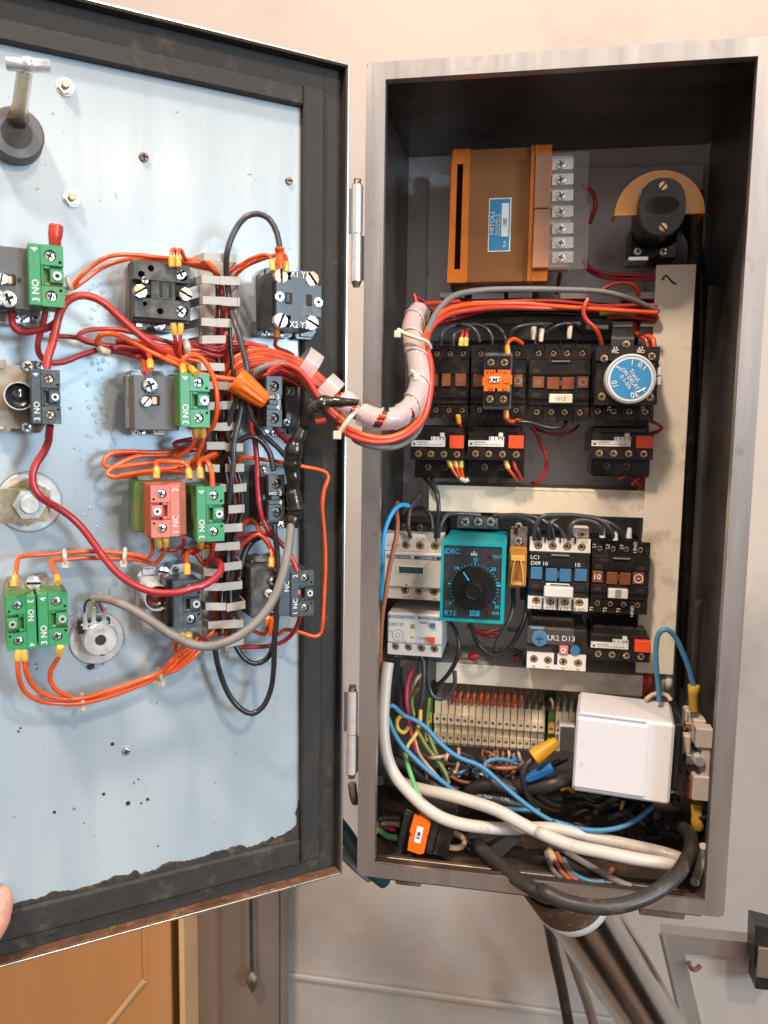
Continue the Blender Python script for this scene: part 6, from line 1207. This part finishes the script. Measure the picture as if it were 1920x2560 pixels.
Cw('thin red wire across the rail end above the wrap', CR, 1.2, 'A1', [(228,780,70),(262,800,74),(320,802,80),(400,806,90)])
for i, (m, y0, y1, y2, dd) in enumerate(((RD,812,798,862,96),(CR,838,815,876,104),(BK,850,822,850,108),(BK,868,840,880,114),(CR,880,828,890,112),(BK,885,852,905,120),(BK,830,806,836,118),(RD,846,818,868,116),(BK,876,860,872,124),(BK,862,836,894,126))):
    Cw(('red' if m in (RD,CR) else 'black')+' wire in the horizontal bundle above the top contactors', m, 1.7, 'A1', [(290,y0+30,dd-20),(400,y0,dd),(600,y1+4),(850,y1),(1080,(y1+y2)/2-6,dd),(1335,y2,dd+4)], group=('red' if m in (RD,CR) else 'black')+' wires in the horizontal bundle above the top contactors')
Cw('olive green sleeve on the bundle above the blue dial', 'wire_olive', 2.6, 'A3', [(800,335,98),(930,318,98),(1060,325,100),(1160,345,104)])
Cw('red wire below the olive sleeve at the right of the bundle', RD, 1.7, 'A3', [(880,380,104),(1020,368,104),(1180,375,104),(1370,410,106)])
Cw('first black wire arching down to the leftmost contactor', CHR, 1.5, 'A2', [(490,660,92),(495,570,88),(560,480,96),(680,455,104)])
Cw('second black wire arching down to the leftmost contactor', CHR, 1.5, 'A2', [(615,660,92),(620,560,88),(680,520,96),(780,500,104)])
Cw('third black wire arching down between the left contactors', CHR, 1.5, 'A2', [(560,460,108),(700,450,98),(810,478,92),(860,540,90),(880,620,92)])
Cw('fourth black wire arching down to the KM2 contactor', CHR, 1.5, 'A2', [(750,452,108),(880,458,98),(970,505,92),(1003,570,90),(1012,660,92)])
Cw('fifth black wire arching down to the KM2 contactor', CHR, 1.5, 'A2', [(930,452,108),(1040,462,98),(1110,520,92),(1138,590,90),(1140,670,92)])
Cw('black wire looping above the third contactor', CHR, 1.5, 'A2', [(1190,560,100),(1225,495,96),(1330,458,96),(1480,445,98),(1609,445,104)])
Cw('black wire with a bare crimp above the third contactor, left one', CHR, 1.5, 'A3', [(150,640,92),(150,560,90),(200,500,96),(300,455,104)])
Cw('black wire with a bare crimp above the third contactor, right one', BK, 1.6, 'A3', [(230,560,92),(320,490,88),(450,440,88),(560,455,92),(640,540,104)])
Cw('orange wire in the left ferrule of the leftmost contactor', RD, 1.5, 'A2', [(690,655,90),(705,560,92),(720,520,98)], f0=FY)
Cw('orange wire in the right ferrule of the leftmost contactor', RD, 1.5, 'A2', [(740,655,90),(750,560,92),(760,520,98)], f0=FY)
Cw('orange wire hooking over into the KM2 block', O, 1.7, 'A2', [(1163,735,78),(1155,660,78),(1185,605,80),(1240,595,86),(1310,640,94)], f0=FE)
Cw('orange wire from the bundle down to the black contactor left of the dial', RD, 1.9, 'A3', [(685,190,84),(645,270,82),(640,350,82),(690,430,82),(750,480,82),(795,560,84),(818,650,88)])
Cw('orange wire at the back of the right corner above the dial', RD, 1.6, 'A3', [(1150,430,112),(1165,520,108),(1210,570,100),(1265,600,96),(1290,690,94)])
Cw('orange wire hooked into the top right of the dial block', O, 1.9, 'A3', [(1230,580,104),(1290,565,94),(1340,600,88),(1350,690,86)])
Cw('red wire from the transformer to the vertical duct, upper', CR, 1.5, 'A1', [(1000,600,120),(1020,645,112),(1110,672,108),(1200,678,106),(1345,686,112)])
Cw('red wire from the transformer to the vertical duct, lower', CR, 1.5, 'A1', [(990,615,120),(1020,660,116),(1090,690,112),(1200,695,108),(1345,696,112)])
Cw('red wire arching up between transformer and vertical duct', RD, 1.8, 'A1', [(1075,748,100),(1120,722,100),(1180,712,100),(1230,725,100),(1248,775,104)])
Cw('red wire bowing out on the right side of the transformer', CR, 1.9, 'A1', [(990,265,110),(1035,300,106),(1048,360,104),(1020,440,110)])
Cw('red wire dropping behind the transformer foot', CR, 1.8, 'A1', [(890,640,150),(880,700,146),(870,760,130)])
Cw('orange wire leaving under the KM2 block to the right', O, 1.7, 'A2', [(1145,1315,84),(1150,1385,84),(1200,1425,90),(1260,1410,96),(1310,1400,100)], f0=FE)
Cw('orange wire under the leftmost contactor', RD, 1.5, 'A2', [(665,1370,90),(672,1430,92),(690,1470,98)], f0=FE)
Cw('black wire drooping below the third contactor', BK, 1.7, 'A3', [(-40,1430,92),(80,1432,90),(200,1465,90),(330,1492,92),(430,1470,96),(465,1420,104)])
Cw('dark red wire hanging in a hook below the third contactor', CR, 1.7, 'A3', [(115,1470,110),(180,1560,112),(215,1660,114),(262,1760,114),(270,1860,114),(235,1970,114),(180,2035,114),(125,2042,120)])
Cw('thin dark red wire sagging below the third contactor', CR, 1.1, 'A3', [(130,1480,120),(220,1520,118),(330,1552,116),(450,1552,116),(540,1510,118),(590,1460,126)])
for j, (x0, x1, x2) in enumerate(((568,600,690),(630,650,705),(690,695,715))): Cw(('left','middle','right')[j]+' orange wire under the first black overload relay', O, 1.5, 'A2', [(x0,1815,92),(x1,1890,92),((x1+x2)/2,1960,94),(x2+10,2010,96)], f0=FY)
tie('small white tie end on the three orange wires above the middle duct', ['C:A2', (690,2000,93), (735,2020,92), (765,2005,93)], 8)
Cw('left orange wire under the second black overload relay', O, 1.5, 'A2', [(1145,1825,92),(1170,1900,92),(1220,1960,96),(1260,2010,104)], f0=FY)
Cw('right orange wire under the second black overload relay', RD, 1.6, 'A2', [(1218,1815,92),(1240,1890,92),(1275,1950,96),(1300,2010,104)])
for j, pts in enumerate(([(1165,1820),(1130,1890),(1060,1960),(990,2010)],[(1250,1830),(1240,1920),(1180,2000),(1120,2060)],[(1100,1830),(1110,1900),(1160,1980),(1190,2060)],[(1210,1900),(1230,1980),(1210,2060),(1190,2120)])):
    Cw('dim orange wire in the tangle under the right black overload relay', RD, 1.5, 'A3', [(x, y, 104+4*j) for x, y in pts], group='dim orange wires under the right overload relay')
Cw('red wire kinked beside the blue dial over the vertical duct', CR, 1.5, 'A3', [(1290,1330,100),(1320,1420,98),(1370,1440,96),(1425,1485,96),(1390,1520,98),(1320,1540,104)])
# middle row
Cw('bright blue wire at the left cabinet edge above the white contactor', 'wire_bright_blue', 1.9, 'A4', [(335,238,70),(280,228,62),(220,258,54),(165,340,48),(122,450,44),(100,560,42),(92,680,44),(90,800,50),(88,1100,60)], seg=10)
Cw('copper brown wire running down the left cabinet edge', 'wire_brown', 1.9, 'A4', [(232,210,80),(225,280,66),(235,380,56),(228,500,50),(190,680,46),(155,850,44),(125,1050,42),(95,1250,42),(80,1450,44),(72,1700,50),(60,2000,60)], seg=10)
for j, (pts, m) in enumerate(([[(355,530,84),(335,430,80),(345,300,84),(380,200,92),(450,130,104)],CHR],[[(585,530,84),(598,420,78),(615,260,76),(600,130,80),(540,40,92),(470,-40,110)],BK],[[(605,530,84),(640,400,82),(690,325,88),(780,308,96),(1000,325,104)],CHR],[[(560,450,90),(540,320,96),(450,260,100),(350,290,104),(270,380,110)],BK])):
    Cw(('first','second','third','fourth')[j]+' black wire curling over the white contactor, counted from the left', m, 1.8, 'A4', pts)
Cw('dark wire with bare end left of the middle duct', CHR, 1.5, 'A2', [(300,1950,120),(380,1960,112),(420,2050,108),(460,2130,108),(470,2230,112)])
for j, pts in enumerate(([(318,365,86),(325,240,80),(385,155,80),(540,138,82),(750,148,84),(930,190,84),(1010,260,84),(1050,350,88)],[(450,360,86),(460,240,80),(520,170,84),(700,150,86),(900,170,86),(1050,240,86),(1120,300,86),(1150,370,88)],[(635,360,86),(650,250,80),(700,195,82),(820,190,84),(910,230,84),(945,330,88)],[(365,365,86),(350,280,82),(310,210,84),(150,160,92),(0,170,100)],[(600,360,90),(560,280,92),(480,220,96),(380,200,100)],[(490,365,88),(480,270,88),(400,190,92),(200,140,98),(-60,150,104)])):
    Cw(('largest','second largest','smallest','leftmost','fourth','lowest')[j]+' black wire arch over the LC1 contactor', BK if j % 2 else CHR, 1.9, 'A5', pts, seg=10)
for j, (x, y) in enumerate(((942,345),(1062,370),(1188,350))):
    b = MB(); p = C.at(*zpx('A5', x, y), .088); b.tube([p, p+Vector((0,0,.0035)), p+Vector((.0004,.001,.008))], [.0024,.0021,.0017], 'white_plastic', 10); meta(mesh_obj('crimp_sleeve', b, WORLD, None, p), ('left','middle','right')[j]+' white crimp sleeve above the brown tabbed contactor in the middle row', 'wire sleeve')
for j, (k, x, y) in enumerate((('A3',130,600),('A3',210,620),('A3',495,590))):
    b = MB(); p = C.at(*zpx(k, x, y), .090); b.tube([p, p+Vector((0,0,.004)), p+Vector((.0004,.001,.010))], [.0017,.0021,.0023], 'nylon', 10); meta(mesh_obj('crimp_sleeve', b, WORLD, None, p), ('left','middle','right')[j]+' pale crimp sleeve above the third top contactor', 'wire sleeve')
for j, pts in enumerate(([(905,1300,100),(935,1420,96),(1000,1540,92),(1110,1615,90),(1230,1580,92),(1330,1450,94),(1400,1300,98),(1430,1100,106),(1425,900,112)],[(1130,1640,96),(1150,1500,96),(1240,1340,98),(1300,1180,104),(1300,1000,112)],[(700,1300,104),(760,1370,96),(795,1480,92),(790,1620,90),(730,1750,92),(650,1850,94),(560,1920,98)],[(760,1760,90),(765,1860,90),(720,1960,92),(640,2020,92),(560,1990,90),(520,1880,90),(512,1760,88),(530,1620,86)],[(450,1620,84),(475,1720,84),(480,1850,86),(470,2000,90),(455,2150,96)],[(1250,1370,104),(1330,1380,100),(1400,1330,102)],[(1280,1560,100),(1370,1600,100),(1400,1700,104)])):
    Cw('black wire '+('in the wide loop under the teal timer','rising inside the wide loop under the teal timer','curving from the teal timer down to the left','in the narrow U over the lower duct cover','falling straight from the white overload relay','short and bent below the amber relay','bent over the lower duct cover by the red marker')[j], BK if j % 2 == 0 else CHR, 1.9, 'A4', pts, seg=10)
for j, pts in enumerate(([(880,1340,108),(960,1390,104),(1060,1400,104),(1180,1370,108)],[(960,1400,110),(1050,1440,108),(1150,1440,110)])): Cw(('upper','lower')[j]+' dark red wire under the teal timer', CR, 1.8, 'A4', pts)
for j, (x, y) in enumerate(((935,1630),(1350,1640))):
    b = MB(); p = C.at(*zpx('A4', x, y), .108); b.tube([p-Vector((.005,0,0)), p, p+Vector((.005,0,.001))], [.0028,.0042,.0020], 'wire_crimson', 8); meta(mesh_obj('crimp_sleeve', b, WORLD, None, p), ('left','right')[j]+' dark red crimp sleeve lying on the lower duct cover', 'wire sleeve')
# terminals' upper wires
for i in range(20):
    m = 'wire_orange' if i < 11 else 'wire_black'; x = 640+i*54; yy = 262+i*3.4
    if i == 0: m = 'wire_crimson'
    Cw(ORD[i]+' red wire from the left plugged into the top of the beige terminals' if i < 11 else ORD[i-11]+' black wire from the left plugged into the top of the beige terminals', m if i else CR, 1.35, 'B1', [(x+16+random.uniform(-4,8),yy-12,124),(x+8+random.uniform(-5,5),yy+30,122),(x,yy+72,126),(x-4,yy+95,132)], group='red wires plugged into the top of the terminals' if i < 11 else 'black wires plugged into the top of the terminals')
Cw('cream wire in the second green terminal', 'wire_peach', 1.2, 'B1', [(1425,310,120),(1440,340,118),(1440,390,124)])
# bottom tangle
Cw('blue wire from the left edge diagonally down to behind the white box', 'wire_blue', 2.0, 'B1', [(120,470,60),(118,390,56),(160,362,56),(205,400,60),(260,445,64),(340,478,66),(430,540,68),(520,640,70),(620,730,72),(720,790,74),(820,825,76),(900,870,74),(980,940,72),(1080,1030,70),(1200,1130,66),(1330,1225,62),(1450,1290,58),(1600,1330,54),'C:B2',(100,1530,50),(250,1577,48),(400,1592,48),(550,1572,50),(680,1510,56),(775,1430,66)], seg=10)
Cw('blue wire hugging the left wall then running along the white cables', 'wire_blue', 2.1, 'B1', [(45,150,60),(50,300,52),(90,400,48),(130,470,46),(160,550,46),(230,670,48),(330,775,50),(450,885,54),(560,970,58),(650,1040,62),(760,1090,66),(900,1150,72),(1050,1185,76),(1200,1195,80),(1330,1200,88)], seg=10)
Cw('blue wire looping under the terminals towards the right', 'wire_blue', 1.8, 'B1', [(890,870,78),(910,815,80),(990,790,82),(1080,800,84),(1160,835,88),(1200,850,94)])
Cw('short blue wire with a kink beneath the blue loop', 'wire_blue', 1.8, 'B1', [(820,890,84),(850,865,82),(890,890,84),(920,940,88),(935,990,94)])
Cw('thick white cable coming down the left side then across the bottom', 'wire_white', 4.9, 'B1', [(128,20,50),(112,140,46),(98,300,42),(90,450,38),(95,620,34),(125,790,30),(190,930,28),(300,1060,26),(430,1180,24),(560,1260,24),(720,1310,26),(900,1335,30),(1080,1345,36),(1260,1340,42),(1450,1345,46),(1650,1385,48),'C:B2',(300,1625,50),(600,1690,50),(860,1750,48),(975,1790,42),(1005,1822,34),(970,1838,26),(860,1820,20),(700,1795,16),(450,1745,14),(200,1690,14),(0,1610,16),'C:B1',(1350,1385,18),(1200,1310,20),(1000,1200,24),(800,1130,30),(600,1075,36),(430,1040,44),(300,1005,54),(200,950,66),(150,880,80)], cat='cable', name='cable', seg=18)
Cw('thick black cable drooping over the front edge of the cabinet floor', 'cable_black', 5.4, 'B1', [(700,1290,80),(760,1360,62),(830,1450,46),(900,1530,34),(1000,1620,20),(1110,1715,6),(1250,1805,-8),(1400,1885,-18),'C:B2',(20,2010,-24),(150,2075,-28),(350,2120,-30),(550,2112,-26),(750,2045,-16),(900,1945,-4),(990,1840,12),(1040,1730,28),(1040,1630,46),(980,1570,64)], cat='cable', name='cable', seg=20)
Cw('black round cable printed 16/3 90C behind the blue wire', 'cable_black', 7.0, 'B1', [(1290,1190,100),(1150,1150,96),(980,1110,92),(860,1095,90),(790,1120,92),(740,1180,104)], cat='cable', name='cable', seg=20)
b = MB()
def curved_text(t, pts, h, y):
    P_ = [C.at(*zpx('B1', a, c_), y) for a, c_ in pts]; L = (P_[-1]-P_[0]); an = math.atan2(L.z, L.x); m_ = (P_[0]+P_[-1])/2; b.text(t, m_.x, m_.z, y, h, 'white_print', an)
curved_text('90C', [(968,1098),(885,1085)], .0030, .0830); curved_text('16/3', [(1105,1118),(1015,1104)], .0030, .0870); curved_text('JOO', [(1240,1168),(1165,1146)], .0030, .0915)
meta(mesh_obj('cable_print', b, WORLD, None, C.at(1250,2000,.084)), 'upside down white print 16/3 90C along the black round cable', 'lettering')
for j, (pts, r_) in enumerate(([[(740,1120,110),(780,1050,96),(860,1000,88),(1000,990,86),(1130,1030,90),(1250,1080,100)],6],[[(1050,930,110),(1150,1000,92),(1300,1010,84),(1450,985,80),(1600,920,90)],6],[[(170,800,120),(300,870,112),(420,950,108),(520,1010,108),(640,1080,112)],6.5],[[(60,960,120),(200,1010,112),(330,1060,112),(500,1130,116),(700,1200,124)],4],[[(1280,790,84),(1215,860,80),(1208,950,80),(1235,1060,84),(1310,1180,90),(1380,1210,100)],3],[[(1100,900,110),(1250,890,100),(1400,850,96),(1550,780,104)],3],[[(1240,980,100),(1330,1080,94),(1450,1150,92),(1600,1160,100)],4])):
    Cw('black cable '+('arching under the round printed cable','sweeping right below the blue wire nut','dusty and thick behind the white cable, upper','dusty and thin behind the white cable, lower','falling from the yellow wire nut','rising right behind the blue wire nut','low in the tangle left of the white box')[j], 'cable_black', r_, 'B1', pts, cat='cable', name='cable', seg=14)
rz = random.Random(5)
for i in range(16):
    x = rz.uniform(0, 700); y = rz.uniform(1290, 1640); pts = [(x, y, rz.uniform(95,130))]
    for k in range(5): x += rz.uniform(40,130); y += rz.uniform(-70,90); pts.append((min(x, 940), y, rz.uniform(90,140)))
    Cw('black wire in the dark tangle beneath the white box', rz.choice([BK,'cable_black',BK,CHR]), rz.uniform(1.4,3.2), 'B2', pts, group='black wires tangled beneath the white box')
Cw('grey flexible cable lying on the cabinet floor', 'wire_grey', 2.6, 'B2', [(60,1700,96),(130,1715,84),(220,1765,74),(330,1830,64),(450,1900,52),(560,1955,40),(640,1985,32)], cat='cable', name='cable', seg=12)
for j, (m, pts) in enumerate(((('wire_peach'),[(62,1735,96),(82,1770,92),(90,1800,96)]),('wire_brown',[(90,1750,98),(130,1850,86),(190,1920,76),(215,1940,72)]),('wire_brown',[(115,1748,100),(170,1840,88),(230,1920,76),(265,1940,72)]),('wire_blue',[(165,1790,96),(200,1860,86),(260,1910,76),(350,1945,68),(440,1948,62)]),('wire_grey2',[(40,1740,96),(70,1830,86),(110,1890,78),(150,1925,74)]),('wire_brown',[(420,1895,80),(470,1890,80),(500,1860,86)]))):
    Cw(('stubby peach','left brown','right brown','pale blue','dark grey','short brown')[j]+' wire in the small bunch on the cabinet floor', m, 3.2 if j == 0 else 1.9, 'B2', pts)
Cw('yellow and green earth wire crossing the white cables at the lower left', 'wire_yellow', 1.9, 'B1', [(385,400,84),(380,500,78),(350,590,72),(290,670,66),(265,740,62),(278,820,56),(315,930,46),(350,1030,36),(385,1095,30)], stripe='wire_green', seg=10)
Cw('olive wire curving from the white overload relay to the tangle', 'wire_olive', 1.9, 'B1', [(370,580,110),(440,700,104),(520,800,100),(580,890,98),(612,980,98)])
Cw('second olive wire closer to the green terminal', 'wire_olive', 1.9, 'B1', [(455,300,126),(440,500,120),(470,650,112),(520,760,108),(560,850,108),(570,940,110)])
Cw('olive green wire looping at the upper left of the tangle', 'wire_olive', 2.0, 'B1', [(400,215,100),(345,250,98),(315,330,96),(325,420,96),(350,480,98)])
Cw('cream wire looping beside the olive one', 'wire_peach', 1.8, 'B1', [(410,100,110),(360,140,106),(330,200,104),(300,300,104)])
Cw('yellow ring wire around the blue one', 'wire_yellow', 2.0, 'B1', [(240,440,80),(200,480,74),(205,550,72),(250,580,72),(285,540,78)])
Cw('pink red wire down the left side of the tangle', 'wire_pink', 2.0, 'B1', [(335,60,96),(290,170,92),(275,300,90),(290,430,92),(300,540,96),(320,640,100),(350,740,106)])
Cw('peach wire bending down behind the white cable', 'wire_peach', 1.8, 'B1', [(340,620,112),(370,740,104),(450,850,98),(530,940,98),(570,980,102)])
Cw('dark wire down from the white overload relay, left', CHR, 1.8, 'B1', [(240,60,110),(240,200,108),(265,360,106),(300,480,106)])
Cw('grey wire down in front of the pink wire', CHR, 2.0, 'B1', [(410,0,84),(412,150,82),(400,290,82),(370,410,86),(345,520,92)])
Cw('brown wire sagging below the blue loop', 'wire_brown', 1.8, 'B1', [(900,835,92),(990,858,86),(1110,862,86),(1230,820,92)])
Cw('copper wire at the left of the tangle, lower', 'wire_brown', 1.8, 'B1', [(640,930,104),(700,968,98),(790,985,98),(860,1010,104)])
Cw('peach wire hanging below the terminals', 'wire_peach', 1.6, 'B1', [(690,700,120),(690,800,114),(675,880,110),(630,935,108)])
for i in range(14):
    x = rz.uniform(500, 1300); y = rz.uniform(700, 760); 
    Cw('short wire hanging below the terminals into the dark', rz.choice(['wire_brown','wire_peach',BK,'wire_grey2','wire_brown',BK]), 1.5, 'B1', [(x,y,128),(x+rz.uniform(-20,20),y+60,124),(x+rz.uniform(-60,60),y+130,126),(x+rz.uniform(-90,90),y+rz.uniform(170,260),138)], group='short wires hanging below the terminals')
for i in range(22):
    x = rz.uniform(380, 1050); y = rz.uniform(740, 900); pts = [(x, y, rz.uniform(92,120))]
    for k in range(4): x += rz.uniform(-40,130); y += rz.uniform(-30,90); pts.append((x, min(y,1230), rz.uniform(88,125)))
    Cw('thin strand in the tangle between the terminals and the white cables', ['wire_brown','wire_blue',BK,'wire_grey2','wire_peach',BK,'cable_black'][i % 7], rz.uniform(.9,1.6), 'B1', pts, group='thin strands between the terminals and the white cables')
for j, (m, pts) in enumerate((('wire_grey2',[(30,1310,80),(90,1270,90),(160,1262,96),(225,1275,100)]),('wire_peach',[(20,1370,70),(70,1320,76),(140,1308,82),(222,1316,90)]),('wire_pink',[(60,1335,90),(120,1345,90),(190,1362,94)]),('wire_green',[(30,1345,72),(80,1375,76),(130,1408,80),(205,1418,86)]))):
    Cw(('grey','peach','pink','green')[j]+' wire entering the loose contactor from the left', m, 2.6 if j != 2 else 2.0, 'B1', pts, seg=10)
Cw('peach wire curled in a hook at the right of the loose contactor', 'wire_peach', 2.6, 'B1', [(612,1372,64),(660,1385,58),(715,1410,54),(738,1450,54),(715,1490,56),(660,1500,60),(612,1492,66)], seg=10)
Cw('blue wire arching from the white box to the yellow lug', 'wire_blue', 2.0, 'B2', [(825,700,60),(818,600,58),(806,480,56),(802,330,56),(825,225,56),(875,203,56),(930,250,58),(985,360,60),(1030,480,62),(1062,600,64)], seg=10)
Cw('white wire curled behind the top of the white box', 'wire_peach', 1.8, 'B2', [(730,690,70),(775,655,74),(830,645,76),(880,660,76),(905,695,74)])
for j, (m, a, c_, y0, y1) in enumerate((('wire_red',760,750,520,640),('wire_crimson',725,720,520,650),('wire_grey2',850,850,520,650),('wire_beige',885,885,520,610),('wire_crimson',745,715,570,680))):
    Cw(('bright red','dark red','grey','cream','crossed dark red')[j]+' wire coming out of the bottom of the vertical duct', m, 3.4 if j in (0,3) else 2.2, 'B2', [(a,y0-20,118),((a+c_)/2+4,(y0+y1)/2,112),(c_,y1,116)])
for j, (pts, lab) in enumerate(([[(1063,590,64),(1060,640,64),(1060,760,66)],'upper yellow crimp lug on the ceramic block at the right wall'],[[(1088,1570,64),(1085,1510,62),(1080,1400,62)],'lower yellow crimp lug under the ceramic block at the right wall'])):
    P_ = path(['C:B2']+pts); b = MB(); a, m_, e = P_; b.tube([a, a+(m_-a)*.05, m_, m_+(e-m_)*.05, e], [.0044,.0046,.0042,.0038,.0034] if j == 0 else [.0048,.0050,.0046,.0040,.0046], 'lug_yellow', 16); meta(mesh_obj('crimp_lug', b, WORLD, None, a), lab, 'crimp lug')
Cw('black wire rising behind the right wall terminals', BK, 4.2, 'B2', [(1035,1640,90),(1100,1560,84),(1120,1480,80)], cat='cable', name='cable')
for j, (pts, r_) in enumerate(([[(1090,0,150),(1075,200,148),(1060,450,146),(1040,700,146),(1030,1000,146)],4.5],[[(1000,0,160),(985,300,158),(975,600,158)],4],)):
    Cw('black cable running down '+('along the right wall','beside the vertical duct')[j], 'cable_black', r_, 'B2', pts, cat='cable', name='cable', seg=12)
for j, pts in enumerate(([(1740,480,100),(1738,600,120),(1728,760,140),(1720,1100,150),(1712,1500,155)],[(1700,540,130),(1735,600,140),(1748,700,150),(1750,1000,160),(1742,1480,160)])):
    wire('black cable dropping from the rotary switch, '+('front','rear')[j], 'cable_black', 5.5, ['C:S']+pts, cat='cable', name='cable', seg=14)
Cw('beige cable end standing in the lower right corner', 'wire_beige', 3.4, 'B2', [(1130,1700,120),(1115,1800,110),(1090,1890,100),(1070,1950,92)], cat='cable', name='cable', seg=12)
Cw('beige sleeve on the orange wire below the white box', 'wire_yellow', 1.6, 'B2', [(575,1395,100),(565,1430,96),(560,1460,100)])
Cw('yellow wire beneath the white box corner', 'wire_yellow', 1.9, 'B2', [(150,1310,104),(190,1298,100),(230,1325,104)])
def cw3(k, x, y, d): return C.at(*zpx(k, x, y), d/1000)
wirenut('yellow wire nut leaning against the terminals beside the white box', cw3('B1',1288,782,76), cw3('B1',1478,645,82), .0066, 'nut_yellow', flutes=4, r1=.005)
wirenut('blue wire nut lying below the yellow one', cw3('B1',1445,850,80), cw3('B1',1225,955,80), .0052, 'nut_blue', flutes=6)
# ties on the wrap
tie('white cable tie around the upright spiral wrap, upper', ['C:F',(860,712,-8),(878,722,-12),(900,730,-14),(922,738,-10),(930,752,-4)], 5.5, head=['C:F',(859,722,-10)])
tie('white cable tie around the upright spiral wrap, lower', ['C:F',(888,800,-26),(905,815,-26),(920,832,-22),(926,850,-16)], 5.0, head=['C:F',(900,815,-26)])
tie('white cable tie around the bundle where it leaves the door', ['C:F',(772,885,-60),(758,900,-66),(742,922,-68),(733,936,-66)], 6.0, head=['C:F',(729,940,-68)])
